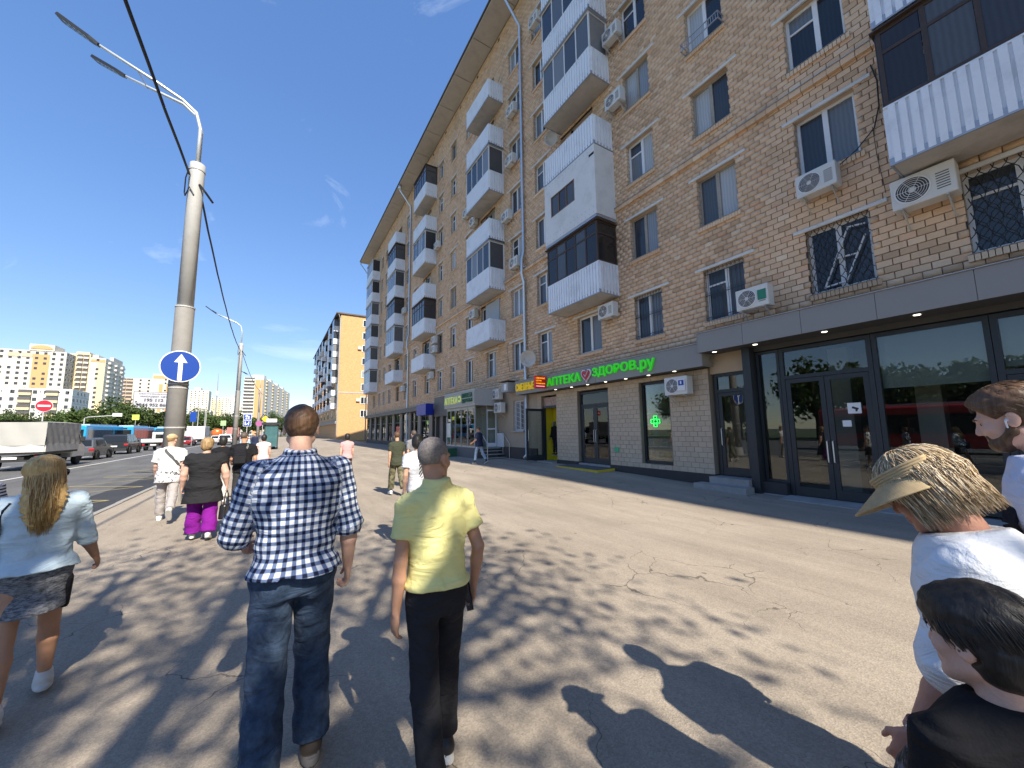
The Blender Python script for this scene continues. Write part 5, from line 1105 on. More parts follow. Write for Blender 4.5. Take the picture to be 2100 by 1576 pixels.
    MB().box(-.26,.26,-.07,-.045,zb-.36,zb-.24).build('licence_plate', m_plate, t); MB().box(-hw+.1,hw-.1,-.02,.05,zb-.5,zb-.4).build('bumper_bar', m_blk, t)
    return t
def bus(label, loc, L_, pm, rotz=0, H=3.05, name='bus'):
    t = thing(name, label, 'bus', (loc[0], loc[1], -.126), rotz); hw = 1.27; o = MB().box(-hw,hw,0,L_,.35,H).build('body', pm, t); bevel(o, .14, 3)
    MB().box(-1.05,1.05,-.015,.02,1.55,2.55).build('rear_window', m_cglass, t); MB().box(-.6,.6,-.012,.01,2.62,2.85).build('route_display', m_blk, t); MB().box(-1.1,1.1,-.02,.0,.75,1.2).build('rear_panel', m_blk, t)
    n = int(L_/1.5)
    for s in (-1, 1):
        for i in range(n):
            a = .5 + i*(L_-.8)/n; MB().box(s*hw-.012 if s > 0 else -hw-.012, s*hw+.012 if s > 0 else -hw+.012, a, a+(L_-.8)/n-.06, 1.25, 2.5).build('side_window', m_cglass, t)
        for y in (2.6, L_-2.6): wheel(t, s*(hw-.13), y, .48, .3)
        MB().box(s*(hw-.1)-.07, s*(hw-.1)+.07, -.02, .02, .9, 1.5).build('tail_light', m_tail, t)
    MB().box(-.8,.8,2,L_-2,H-.02,H+.18).build('roof_unit', mat('bus_roof', (.45,.47,.5), .5), t); MB().box(-1.05,1.05,L_-.02,L_+.012,1.2,2.7).build('windscreen', m_cglass, t)
    return t
m_tarp = mat('tarpaulin', (.40,.395,.37), .75, var=.1, vs=2, bump=.3, bs=12); m_gb = mat('pale_board', (.58,.57,.54), .6, dirt=.2); m_cabw = paint('white', (.72,.72,.71)); m_blue = paint('bus_blue', (.02,.32,.66), .35, .05)
truck('flatbed truck with grey tarpaulin cover, nearest vehicle at the left edge', (-11.95, 31.6), 2.4, 4.2, 1.0, 2.62, m_tarp, m_gb, m_cabw, 'tarp')
car('grey hatchback crossover driving away ahead of the tarpaulin truck', (-12.5, 43.6), 4.4, 1.85, 1.66, paint('grey', (.13,.13,.13), .3, .6), 'hatch')
car('large black off-road car with big rear window in the left lane', (-13.1, 53.9), 4.9, 1.98, 1.92, paint('black', (.008,.008,.009), .25, 0), 'suv')
truck('small white flatbed truck with empty bed ahead of the black car', (-12.0, 60.2), 2.1, 3.6, .95, 1.4, m_gb, m_gb, m_cabw, 'flat')
car('dark red car beside the lamp post in the distance', (-11.6, 77), 4.3, 1.8, 1.5, paint('red', (.22,.015,.02)), 'hatch')
truck('white box truck with closed rear doors in the distance', (-11.3, 82.5), 2.4, 5.2, .95, 3.1, mat('box_white', (.66,.66,.65), .6, dirt=.1), mat('box_door', (.70,.70,.68), .6, dirt=.08), m_cabw, 'box')
car('white off-road car behind the second lamp post', (-6.9, 80), 4.6, 1.9, 1.75, m_cabw, 'suv')
car('white car partly hidden left of the white off-road car', (-9.6, 95), 4.5, 1.8, 1.5, m_cabw, 'hatch')
car('pale car far down the road near the bus shelter', (-5.5, 104), 4.5, 1.8, 1.55, paint('silver', (.4,.41,.42)), 'hatch')
bus('bright blue city bus farthest left, behind the grey crossover', (-20.5, 66), 11.5, m_blue, R(-4)); bus('bright blue bus with large rear window above the black car', (-18.7, 76), 11.5, m_blue); bus('bright blue bus beside the lamp post behind the white flatbed', (-17.6, 92), 11.5, m_blue)
t = thing('mixer_truck', 'orange truck with rounded tank far down the road', 'truck', (-13.2, 128, -.126)); o = MB().lathe([(.7,0),(1.25,.4),(1.25,4.4),(.8,4.9)], 14, (0,0,1.9), 'y').build('tank', paint('orange', (.72,.16,.03)), t, smooth=True); MB().box(-1.1,1.1,.1,7,.6,.95).build('chassis', m_blk, t); MB().box(-1.15,1.15,5.2,7.2,.9,2.7).build('cab', MATS['paint_orange'], t)
for s in (-1, 1):
    for y in (1, 2.4, 6): wheel(t, s*1.0, y, .5, .3)
truck('pinkish red box truck far down the road', (-9.0, 118), 2.4, 5.5, .95, 3.3, paint('faded_red', (.50,.17,.15), .6, 0), paint('faded_red', (.5,.17,.15)), paint('faded_red', (.5,.17,.15)), 'box')
bus('red city bus passing behind the viewpoint, mirrored in the corner shop window', (-14.5, 1.5), 11.5, paint('bus_red', (.42,.02,.025), .35, .05))
# ------------------------------------------------------------------ people: implicit surfaces meshed with surface nets
class Sdf:
    def __init__(s, k=.02): s.p = []; s.k = k; s.planes = []; s.noise = None
    def put(s, fn, lo, hi, k=None, op='u', mid=0, uv=None): s.p.append((fn, np.array(lo, float), np.array(hi, float), s.k if k is None else k, op, mid, uv)); return s
    def cone(s, a, b, ra, rb, cap=False, **kw):
        a = np.array(a, float); b = np.array(b, float); ab = b - a; Ln = max(np.linalg.norm(ab), 1e-6); d = ab / Ln
        ref = np.array([0, 1., 0]) if abs(d[1]) < .8 else np.array([1., 0, 0]); e1 = np.cross(d, ref); e1 /= np.linalg.norm(e1); e2 = np.cross(d, e1)
        def fn(X, Y, Z):
            x, y, z = X - a[0], Y - a[1], Z - a[2]; t = x*d[0] + y*d[1] + z*d[2]; tc = np.clip(t / Ln, 0, 1)
            r = ra + (rb - ra) * tc
            if cap:
                pr = np.sqrt(np.maximum(x*x + y*y + z*z - t*t, 0)); return np.maximum(pr - r, np.maximum(-t, t - Ln))
            q = tc * Ln; return np.sqrt((x - d[0]*q)**2 + (y - d[1]*q)**2 + (z - d[2]*q)**2) - r
        def uv(P):
            q = P - a; t = q @ d; return np.stack([np.arctan2(q @ e1, q @ e2) * (ra + rb) / 2, t], 1)
        m = max(ra, rb); return s.put(fn, np.minimum(a, b) - m, np.maximum(a, b) + m, uv=uv, **kw)
    def ell(s, c, r, Rm=None, **kw):
        c = np.array(c, float); r = np.array(r, float); Rm = np.eye(3) if Rm is None else np.array(Rm)
        def fn(X, Y, Z):
            x, y, z = X - c[0], Y - c[1], Z - c[2]; q = [(x*Rm[0, i] + y*Rm[1, i] + z*Rm[2, i]) for i in range(3)]
            k0 = np.sqrt(sum((q[i]/r[i])**2 for i in range(3))); k1 = np.sqrt(sum((q[i]/r[i]**2)**2 for i in range(3))); return k0 * (k0 - 1) / np.maximum(k1, 1e-6)
        m = r.max(); return s.put(fn, c - m, c + m, uv=lambda P: np.stack([P[:, 0], P[:, 2]], 1), **kw)
    def loft(s, rings, Rm=None, t=(0, 0, 0), n=2.3, **kw):
        rg_ = np.array(rings, float); Rm = np.eye(3) if Rm is None else np.array(Rm); t = np.array(t, float); zz = rg_[:, 0]
        def fn(X, Y, Z):
            x, y, z = X - t[0], Y - t[1], Z - t[2]; q = [(x*Rm[0, i] + y*Rm[1, i] + z*Rm[2, i]) for i in range(3)]
            I = lambda j: np.interp(q[2], zz, rg_[:, j]); rx, ry = I(3), I(4)
            u = np.abs((q[0] - I(1)) / rx)**n + np.abs((q[1] - I(2)) / ry)**n; d = (u**(1/n) - 1) * np.minimum(rx, ry)
            return np.maximum(d, np.maximum(zz[0] - q[2], q[2] - zz[-1]))
        def uv(P):
            q = (P - t) @ Rm; return np.stack([np.arctan2(q[:, 0], -q[:, 1]) * .17, q[:, 2]], 1)
        m = max(rg_[:, 3].max() + np.abs(rg_[:, 1]).max(), rg_[:, 4].max() + np.abs(rg_[:, 2]).max()); pts = np.array([[i, j, k] for i in (-m, m) for j in (-m, m) for k in (zz[0], zz[-1])]) @ Rm.T + t
        return s.put(fn, pts.min(0), pts.max(0), uv=uv, **kw)
    def mesh(s, name, h, mats, parent, smooth_it=1):
        lo = np.min([p[1] for p in s.p if p[4] == 'u'], 0) - 3*h - .02; hi = np.max([p[2] for p in s.p if p[4] == 'u'], 0) + 3*h + .02
        n = np.ceil((hi - lo) / h).astype(int) + 1; F = np.full(n, 1.0, np.float32); ID = np.zeros(n, np.int16); DM = np.full(n, 9.0, np.float32)
        ax = [lo[i] + h*np.arange(n[i]) for i in range(3)]
        for pi, (fn, a, b, k, op, mid, uv) in enumerate(s.p):
            i0 = np.maximum(0, np.floor((a - k - 2*h - lo) / h).astype(int)); i1 = np.minimum(n, np.ceil((b + k + 2*h - lo) / h).astype(int) + 1)
            if np.any(i1 <= i0): continue
            sl_ = tuple(slice(i0[i], i1[i]) for i in range(3)); X = ax[0][sl_[0]][:, None, None]; Y = ax[1][sl_[1]][None, :, None]; Z = ax[2][sl_[2]][None, None, :]
            d = fn(X, Y, Z).astype(np.float32); f = F[sl_]
            if op == 'u':
                if k > 0: hh = np.clip(.5 + .5*(f - d)/k, 0, 1); F[sl_] = f*(1-hh) + d*hh - k*hh*(1-hh)
                else: F[sl_] = np.minimum(f, d)
                w = d < DM[sl_]; ID[sl_][w] = pi; DM[sl_][w] = d[w]
            else:
                d = -d; hh = np.clip(.5 - .5*(f - d)/max(k, 1e-4), 0, 1); F[sl_] = f*(1-hh) + d*hh + k*hh*(1-hh)
        X = ax[0][:, None, None]; Y = ax[1][None, :, None]; Z = ax[2][None, None, :]
        if s.noise is not None: F += s.noise(X, Y, Z).astype(np.float32)
        for (nv, c) in s.planes: F = np.maximum(F, (X*nv[0] + Y*nv[1] + Z*nv[2] - c).astype(np.float32))
        F[0], F[-1] = 1, 1; F[:, 0], F[:, -1] = 1, 1; F[:, :, 0], F[:, :, -1] = 1, 1
        ins = F < 0; c = ins[:-1,:-1,:-1].astype(np.int8)
        for dx, dy, dz_ in ((1,0,0),(0,1,0),(1,1,0),(0,0,1),(1,0,1),(0,1,1),(1,1,1)): c = c + ins[dx:dx+n[0]-1, dy:dy+n[1]-1, dz_:dz_+n[2]-1]
        act = (c > 0) & (c < 8); idx = np.argwhere(act); vid = np.full(act.shape, -1, np.int32); vid[act] = np.arange(len(idx))
        acc = np.zeros((len(idx), 3)); cnt = np.zeros(len(idx)); corners = [(i, j, k) for i in (0, 1) for j in (0, 1) for k in (0, 1)]
        val = {cc: F[idx[:,0]+cc[0], idx[:,1]+cc[1], idx[:,2]+cc[2]] for cc in corners}
        for cc in corners:
            for a_ in range(3):
                if cc[a_]: continue
                c2 = list(cc); c2[a_] = 1; v0, v1 = val[cc], val[tuple(c2)]; x = (v0 < 0) != (v1 < 0); tt = np.where(x, v0 / np.where(x, v0 - v1, 1), 0)
                p = np.tile(np.array(cc, float), (len(idx), 1)); p[:, a_] += tt; acc += p * x[:, None]; cnt += x
        V = (idx + acc / cnt[:, None]) * h + lo; faces = []
        for a_ in range(3):
            b_, d_ = (a_+1) % 3, (a_+2) % 3; s0 = [slice(None)]*3; s1 = [slice(None)]*3; s0[a_] = slice(0, -1); s1[a_] = slice(1, None); A = ins[tuple(s0)]; Bq = ins[tuple(s1)]; e = np.argwhere(A != Bq); fl = A[e[:,0], e[:,1], e[:,2]]
            def g(o1, o2): q = e.copy(); q[:, b_] -= o1; q[:, d_] -= o2; return vid[q[:,0], q[:,1], q[:,2]]
            Q = np.stack([g(1,1), g(0,1), g(0,0), g(1,0)], 1); Q[~fl] = Q[~fl][:, ::-1]; faces.append(Q)
        Fq = np.vstack(faces); Fq = Fq[(Fq >= 0).all(1)]
        for _ in range(smooth_it):
            sm = np.zeros_like(V); ct = np.zeros(len(V))
            for i in range(4): np.add.at(sm, Fq[:, i], V[Fq[:, (i+1) % 4]]); np.add.at(ct, Fq[:, i], 1)
            V = V*.45 + .55*sm/np.maximum(ct, 1)[:, None]
        me = bpy.data.meshes.new(name); me.vertices.add(len(V)); me.vertices.foreach_set('co', V.ravel()); me.loops.add(len(Fq)*4); me.loops.foreach_set('vertex_index', Fq.ravel().astype(np.int32)); me.polygons.add(len(Fq)); me.polygons.foreach_set('loop_start', np.arange(len(Fq), dtype=np.int32)*4); me.polygons.foreach_set('use_smooth', np.ones(len(Fq), bool))
        ci = np.clip(np.round((V - lo)/h).astype(int), 0, n-1); vi = ID[ci[:,0], ci[:,1], ci[:,2]]
        mats = mats if isinstance(mats, (list, tuple)) else [mats]
        for m in mats: me.materials.append(m)
        if len(mats) > 1: mm = np.array([p[5] for p in s.p]); me.polygons.foreach_set('material_index', mm[vi[Fq[:, 0]]].astype(np.int32))
        gc = np.zeros((len(V), 3), np.float32)
        for pi, p in enumerate(s.p):
            w = vi == pi
            if p[6] is not None and w.any(): gc[w, :2] = p[6](V[w])
        at = me.attributes.new('gc', 'FLOAT_VECTOR', 'POINT'); at.data.foreach_set('vector', gc.ravel())
        me.update(calc_edges=True); return meshobj(name, me, parent)
def rotm(yaw=0, pitch=0, roll=0): return np.array(Matrix.Rotation(R(yaw), 3, 'Z') @ Matrix.Rotation(R(-pitch), 3, 'X') @ Matrix.Rotation(R(roll), 3, 'Y'))
def folds(amp, ph=0., f=1.): return lambda X, Y, Z: amp*(np.sin(f*(34*Z + 9*X + 5*np.sin(8*X + 6*Y + ph)) + ph)*.45 + np.sin(f*(19*Z - 17*X + 11*Y + 3*np.sin(9*Z + ph)) + 2*ph)*.5 + .5*np.abs(np.sin(f*(9*X + 13*Z + 2.5*np.sin(7*Z + 5*X + ph)) + ph)) + .3*np.sin(f*(62*Z + 30*X*np.sin(6*Z) + 20*Y + ph)))

# materials
def wrinkle(mt, st=.55, sc=5.5):
    t = mt.node_tree; b = t.nodes['Principled BSDF']; tc = N(t, 'ShaderNodeTexCoord'); mp = N(t, 'ShaderNodeMapping'); mp.inputs['Scale'].default_value = (1.0, 1.0, 1.9); mp.inputs['Rotation'].default_value = (.3, .5, .2); L(t, tc.outputs['Object'], mp.inputs[0])
    nz = N(t, 'ShaderNodeTexNoise', i_Scale=sc, i_Detail=3., i_Roughness=.45, i_Distortion=1.6); L(t, mp.outputs[0], nz.inputs['Vector']); bp = N(t, 'ShaderNodeBump', i_Strength=st, i_Distance=.05); L(t, nz.outputs['Fac'], bp.inputs['Height'])
    if b.inputs['Normal'].links: L(t, b.inputs['Normal'].links[0].from_socket, bp.inputs['Normal'])
    L(t, bp.outputs[0], b.inputs['Normal']); return mt
def cloth(name, c, var=.12, rough=.9, bump=.25, bs=180., vs=4.): return wrinkle(mat('cloth_' + name, c, rough, var=var, vs=vs, bump=bump, bs=bs, spec=.2))
def skin(name, c): 
    m = mat('skin_' + name, c, .55, var=.2, vs=11, bump=.22, bs=120, spec=.35); b = m.node_tree.nodes['Principled BSDF']; b.inputs['Subsurface Weight'].default_value = .12; b.inputs['Subsurface Radius'].default_value = (.02, .008, .004); b.inputs['Subsurface Scale'].default_value = .6; return m
sk_tan = skin('tan', (.50,.27,.17)); sk_pale = skin('pale', (.62,.38,.29)); sk_mid = skin('mid', (.52,.31,.21)); sk_old = skin('old', (.47,.26,.17)); sk_ruddy = skin('ruddy', (.50,.25,.17))
def hair_mat(name, c1, c2, stretch=(60, 60, 3)):
    mt, t, b = nodes('hair_' + name); b.inputs['Roughness'].default_value = .5; b.inputs['Specular IOR Level'].default_value = .35; tc = N(t, 'ShaderNodeTexCoord'); mp = N(t, 'ShaderNodeMapping'); mp.inputs['Scale'].default_value = stretch; L(t, tc.outputs['Object'], mp.inputs[0]); nz = N(t, 'ShaderNodeTexNoise', i_Scale=1., i_Detail=5., i_Roughness=.65); L(t, mp.outputs[0], nz.inputs['Vector']); cr = N(t, 'ShaderNodeValToRGB'); cr.color_ramp.elements[0].position = .32; cr.color_ramp.elements[0].color = c4(c1); cr.color_ramp.elements[1].position = .68; cr.color_ramp.elements[1].color = c4(c2); L(t, nz.outputs['Fac'], cr.inputs[0]); L(t, cr.outputs[0], b.inputs['Base Color']); bp = N(t, 'ShaderNodeBump', i_Strength=.5, i_Distance=.008); L(t, nz.outputs['Fac'], bp.inputs['Height']); L(t, bp.outputs[0], b.inputs['Normal']); return mt
h_blond = hair_mat('golden', (.46,.26,.08), (.78,.55,.24)); h_ash = hair_mat('ash_blond', (.30,.21,.11), (.68,.55,.36)); h_black = hair_mat('black', (.008,.007,.007), (.03,.027,.025)); h_brown = hair_mat('brown', (.06,.032,.018), (.16,.09,.05)); h_grey = hair_mat('grey_stubble', (.14,.12,.11), (.27,.24,.22), (90, 90, 90)); h_dkblond = hair_mat('dark_blond', (.20,.12,.05), (.45,.30,.15)); h_shaved = hair_mat('shaved_dark', (.07,.05,.04), (.13,.10,.08), (90, 90, 90))
def strand_mat(name, stops):
    mt, t, b = nodes('strand_' + name); b.inputs['Roughness'].default_value = .42; b.inputs['Specular IOR Level'].default_value = .5; ge = N(t, 'ShaderNodeNewGeometry'); cr = N(t, 'ShaderNodeValToRGB'); e = cr.color_ramp
    while len(e.elements) < len(stops): e.elements.new(.5)
    for el, (p, c) in zip(e.elements, stops): el.position = p; el.color = c4(c)
    L(t, ge.outputs['Random Per Island'], cr.inputs[0]); L(t, cr.outputs[0], b.inputs['Base Color']); return mt
s_gold = strand_mat('gold', [(0, (.30,.16,.05)), (.5, (.58,.36,.12)), (1, (.82,.62,.32))]); s_ash = strand_mat('ash', [(0, (.13,.085,.045)), (.35, (.36,.25,.13)), (.7, (.62,.48,.29)), (1, (.82,.72,.54))]); s_black = strand_mat('black', [(0, (.006,.005,.005)), (1, (.035,.03,.028))]); s_brown = strand_mat('brown', [(0, (.04,.022,.012)), (1, (.20,.115,.06))])
def plaid(name):
    mt, t, b = nodes('cloth_' + name); b.inputs['Roughness'].default_value = .9; b.inputs['Specular IOR Level'].default_value = .2
    at = N(t, 'ShaderNodeAttribute', attribute_name='gc'); sx = N(t, 'ShaderNodeSeparateXYZ'); L(t, at.outputs['Vector'], sx.inputs[0]); fs = []
    for i in (0, 1):
        m = N(t, 'ShaderNodeMath', operation='MULTIPLY'); m.inputs[1].default_value = 1/.040; L(t, sx.outputs[i], m.inputs[0]); f = N(t, 'ShaderNodeMath', operation='FRACT'); L(t, m.outputs[0], f.inputs[0])
        g = N(t, 'ShaderNodeMapRange', interpolation_type='SMOOTHSTEP'); 
        c = N(t, 'ShaderNodeMath', operation='PINGPONG'); c.inputs[1].default_value = .5; L(t, f.outputs[0], c.inputs[0]); g.inputs[1].default_value = .22; g.inputs[2].default_value = .33; L(t, c.outputs[0], g.inputs[0]); fs.append(g.outputs[0])
    ad = N(t, 'ShaderNodeMath', operation='ADD'); L(t, fs[0], ad.inputs[0]); L(t, fs[1], ad.inputs[1]); hf = N(t, 'ShaderNodeMath', operation='MULTIPLY'); hf.inputs[1].default_value = .5; L(t, ad.outputs[0], hf.inputs[0])
    cr = N(t, 'ShaderNodeValToRGB'); e = cr.color_ramp; e.elements[0].position = 0; e.elements[0].color = (.72,.75,.80,1); e.elements[1].position = .5; e.elements[1].color = (.13,.18,.32,1); x = e.elements.new(1.0); x.color = (.010,.014,.04,1); L(t, hf.outputs[0], cr.inputs[0]); L(t, cr.outputs[0], b.inputs['Base Color'])
    tc = N(t, 'ShaderNodeTexCoord'); return wrinkle(mt, .6)
def stripes(name, c1, c2, p=.03):
    mt, t, b = nodes('cloth_' + name); b.inputs['Roughness'].default_value = .9; at = N(t, 'ShaderNodeAttribute', attribute_name='gc'); sx = N(t, 'ShaderNodeSeparateXYZ'); L(t, at.outputs['Vector'], sx.inputs[0]); m = N(t, 'ShaderNodeMath', operation='MULTIPLY'); m.inputs[1].default_value = 1/p; L(t, sx.outputs[1], m.inputs[0]); f = N(t, 'ShaderNodeMath', operation='FRACT'); L(t, m.outputs[0], f.inputs[0]); g = N(t, 'ShaderNodeMath', operation='GREATER_THAN'); g.inputs[1].default_value = .5; L(t, f.outputs[0], g.inputs[0]); mx = N(t, 'ShaderNodeMix', data_type='RGBA'); mx.inputs[6].default_value = c4(c1); mx.inputs[7].default_value = c4(c2); L(t, g.outputs[0], mx.inputs[0]); L(t, mx.outputs[2], b.inputs['Base Color']); return mt
def melange(name, c1, c2, sc, lo=.4, hi=.6, stretch=(1, 1, 1)):
    mt, t, b = nodes('cloth_' + name); b.inputs['Roughness'].default_value = .9; tc = N(t, 'ShaderNodeTexCoord'); mp = N(t, 'ShaderNodeMapping'); mp.inputs['Scale'].default_value = stretch; L(t, tc.outputs['Object'], mp.inputs[0]); nz = N(t, 'ShaderNodeTexNoise', i_Scale=sc, i_Detail=6., i_Roughness=.7); L(t, mp.outputs[0], nz.inputs['Vector']); cr = N(t, 'ShaderNodeValToRGB'); cr.color_ramp.elements[0].position = lo; cr.color_ramp.elements[1].position = hi; cr.color_ramp.elements[0].color = c4(c1); cr.color_ramp.elements[1].color = c4(c2); L(t, nz.outputs['Fac'], cr.inputs[0]); L(t, cr.outputs[0], b.inputs['Base Color']); return wrinkle(mt)
m_eye = mat('eye_white', (.36,.33,.31), .3); m_iris = mat('iris_dark', (.04,.03,.02), .2); m_lip = mat('lips', (.42,.16,.13), .45); m_sole = mat('shoe_sole', (.62,.61,.58), .7); m_shoeb = mat('shoe_black', (.02,.02,.022), .5); m_shoew = mat('shoe_white', (.66,.65,.63), .6, var=.2, vs=14); m_shoebr = mat('shoe_brown', (.06,.045,.035), .7)

BT = [(-.10,.150,.105),(-.02,.168,.118),(.10,.150,.108),(.20,.150,.108),(.32,.168,.118),(.42,.178,.115),(.485,.165,.095),(.53,.105,.078),(.565,.062,.062)]
def person(label, pos, heading, H, c, name='person'):
    """c: pose and clothing. local frame: +y forward, +x to the right, z up"""
    s = H / 1.75; h = c.get('h', .012); root = thing(name, label, c.get('cat', 'person'), (pos[0], pos[1], pos[2] if len(pos) > 2 else gz(pos[0], pos[1])), R(heading)); bw = c.get('w', 1.0); bd = c.get('d', bw); belly = c.get('belly', 0.)
    lL, lR = c.get('legL', (18, 8)), c.get('legR', (-18, 18)); hipz = .92*s; tl, sl2 = .42*s, .415*s
    def leg(x, a, k, out=2):
        d1 = np.array([math.sin(R(out))*np.sign(x), math.sin(R(a)), -math.cos(R(a))]); d1 /= np.linalg.norm(d1); hp = np.array([x, 0, 0]); kn = hp + d1*tl; b_ = a - k; d2 = np.array([math.sin(R(1))*np.sign(x), math.sin(R(b_)), -math.cos(R(b_))]); d2 /= np.linalg.norm(d2); return hp, kn, kn + d2*sl2, b_
    hx = .088*s*bw**.5; JL, JR = leg(-hx, *lL), leg(hx, *lR)
    def fpitch(J, fp): return fp if fp is not None else (min(48, -J[3]*1.1) if J[3] < -12 else (-J[3]*.7 if J[3] > 8 else 0))
    fpL, fpR = fpitch(JL, c.get('footL')), fpitch(JR, c.get('footR'))
    def foot_low(J, fp=None):
        q = fpL if J is JL else fpR; return J[2][2] - .087*s*math.cos(R(q)) - (max(0, math.sin(R(q)))*.17 + max(0, -math.sin(R(q)))*.07)*s
    up = -min(foot_low(JL), foot_low(JR)); off = np.array([0, 0, up]); JL = [JL[0]+off, JL[1]+off, JL[2]+off, JL[3]]; JR = [JR[0]+off, JR[1]+off, JR[2]+off, JR[3]]; P0 = np.array([0, 0, up])
    Rt = rotm(c.get('tyaw', 0), c.get('lean', 3), c.get('troll', 0)); T = lambda x, y, z: P0 + Rt @ (np.array([x, y, z])*s)
    shx = .172*c.get('sh', 1.0); arms = {}
    for sd_, key in ((-1, 'armL'), (1, 'armR')):
        sw, ab, el = c.get(key, (8*sd_, 7, 18)); ex = c.get(key + 'x', 0); S = T(sd_*shx, 0, .475)
        def dv(a, o): v = np.array([sd_*math.sin(R(o)), math.sin(R(a))*math.cos(R(o)), -math.cos(R(a))*math.cos(R(o))]); return v/np.linalg.norm(v)
        E_ = S + Rt @ dv(sw, ab)*.285*s; W_ = E_ + Rt @ dv(sw + el, ab*.3 - ex)*.25*s; arms[sd_] = (S, E_, W_)
    # --- skin
    B = Sdf(.018*s); N0 = T(0, -.01, .54); hc = T(0, .015 + c.get('hfwd', 0), .70); Rh = rotm(c.get('hyaw', 0) + c.get('tyaw', 0), c.get('hpitch', 5), c.get('hroll', 0)); hs_ = s**.5*c.get('hs', 1.0); Hd = lambda x, y, z: hc + Rh @ (np.array([x, y, z])*hs_)
    B.cone(T(0, 0, .05), T(0, 0, .46), .07*s, .08*s); B.cone(T(-.13, 0, .46), T(.13, 0, .46), .045*s, .045*s); B.cone(N0, Hd(0, -.025, -.05), .056*s*bw**.4, .05*s*bw**.3, k=.02)
    for sd_ in (-1, 1):
        S, E_, W_ = arms[sd_]; aw = c.get('arm', 1.0); B.cone(S, E_, .047*s*aw, .037*s*aw); B.cone(E_, E_ + (W_-E_)*.35, .037*s*aw, .038*s*aw, k=.012); B.cone(E_ + (W_-E_)*.35, W_, .038*s*aw, .024*s*aw**.5, k=.012)
        d = (W_ - E_)/np.linalg.norm(W_ - E_); nrm = Rt @ np.array([-sd_*1.0, .15, 0]); nrm -= d*(nrm @ d); nrm /= np.linalg.norm(nrm); st = np.cross(d, nrm)*(sd_); 
        if (Rt.T @ st)[1] < 0: st = -st
        RmH = np.stack([st, d, nrm], 1); hq = s*c.get('hand', 1.0); cu = c.get('curl', 32); B.ell(W_ + d*.045*hq, np.array([.040, .056, .017])*hq, RmH, k=.012*hq)
        for i in range(4):
            p0 = W_ + d*.075*hq + st*(.028 - .0185*i)*hq; ln = (.074, .082, .077, .06)[i]*hq; a = cu*.4
            for q, fr in enumerate((.45, .32, .23)):
                p1 = p0 + (d*math.cos(R(a)) + nrm*math.sin(R(a)))*ln*fr; B.cone(p0, p1, (.0092-.0008*q)*hq, (.0086-.0010*q)*hq, k=.004); p0 = p1; a += cu
        p0 = W_ + d*.02*hq + st*.026*hq; p1 = p0 + (d*.75 + st*.55 + nrm*.35)*.042*hq; B.cone(p0, p1, .013*hq, .0105*hq, k=.008); B.cone(p1, p1 + (d*.95 + st*.1 + nrm*.45)*.034*hq, .0105*hq, .0085*hq, k=.004)
    if c.get('bare_legs'):
        for J, sd_ in ((JL, -1), (JR, 1)): B.cone(J[0], J[1], .08*s*bw, .052*s*bw); mid_ = J[1] + (J[2]-J[1])*.32 + np.array([0, -.012, 0])*s; B.cone(J[1], mid_, .05*s*bw, .052*s*bw); B.cone(mid_, J[2], .052*s*bw, .033*s*bw**.5); B.cone(J[2], J[2] + np.array([0, .06, -.05])*s, .032*s, .03*s)
        B.cone(JL[0], JR[0], .08*s, .08*s); B.cone(P0, T(0, 0, .1), .1*s, .09*s)
    k_ = .012*hs_
    B.ell(Hd(0, -.014, .030), np.array([.074, .093, .086])*hs_, Rh, k=.02); B.ell(Hd(0, .036, -.030), np.array([.055, .058, .080])*hs_, Rh, k=.02)
    for sd_ in (-1, 1): B.cone(Hd(sd_*.050, .0, -.055), Hd(sd_*.016, .070, -.092), .022*hs_, .019*hs_, k=.018); B.ell(Hd(sd_*.038, .062, -.022), np.array([.022, .022, .02])*hs_, Rh, k=.018); B.ell(Hd(sd_*.080, -.008, -.006), np.array([.011, .021, .033])*hs_, rotm(c.get('hyaw', 0)+c.get('tyaw', 0)+sd_*-18, c.get('hpitch', 5)-12, 0), k=.006); B.ell(Hd(sd_*.092, .0, -.002), np.array([.008, .011, .018])*hs_, Rh, k=.005, op='s'); B.ell(Hd(sd_*.031, .098, .006), np.array([.017, .014, .011])*hs_, Rh, k=.012, op='s')
    B.cone(Hd(-.034, .080, .026), Hd(.034, .080, .026), .011*hs_, .011*hs_, k=.014); B.cone(Hd(0, .086, .016), Hd(0, .1045, -.024), .008*hs_, .0115*hs_, k=.010); B.ell(Hd(.011, .094, -.029), np.array([.008, .010, .007])*hs_, Rh, k=.005); B.ell(Hd(-.011, .094, -.029), np.array([.008, .010, .007])*hs_, Rh, k=.005)
    B.cone(Hd(-.019, .088, -.0555), Hd(.019, .088, -.0555), .0068*hs_, .0068*hs_, k=.006, mid=1); B.cone(Hd(-.016, .0885, -.0665), Hd(.016, .0885, -.0665), .0075*hs_, .0075*hs_, k=.006, mid=1); B.ell(Hd(0, .080, -.094), np.array([.022, .018, .016])*hs_, Rh, k=.014)
    body = B.mesh('body', h if not c.get('near') else min(h, .0062), [c['skin'], m_lip], root)
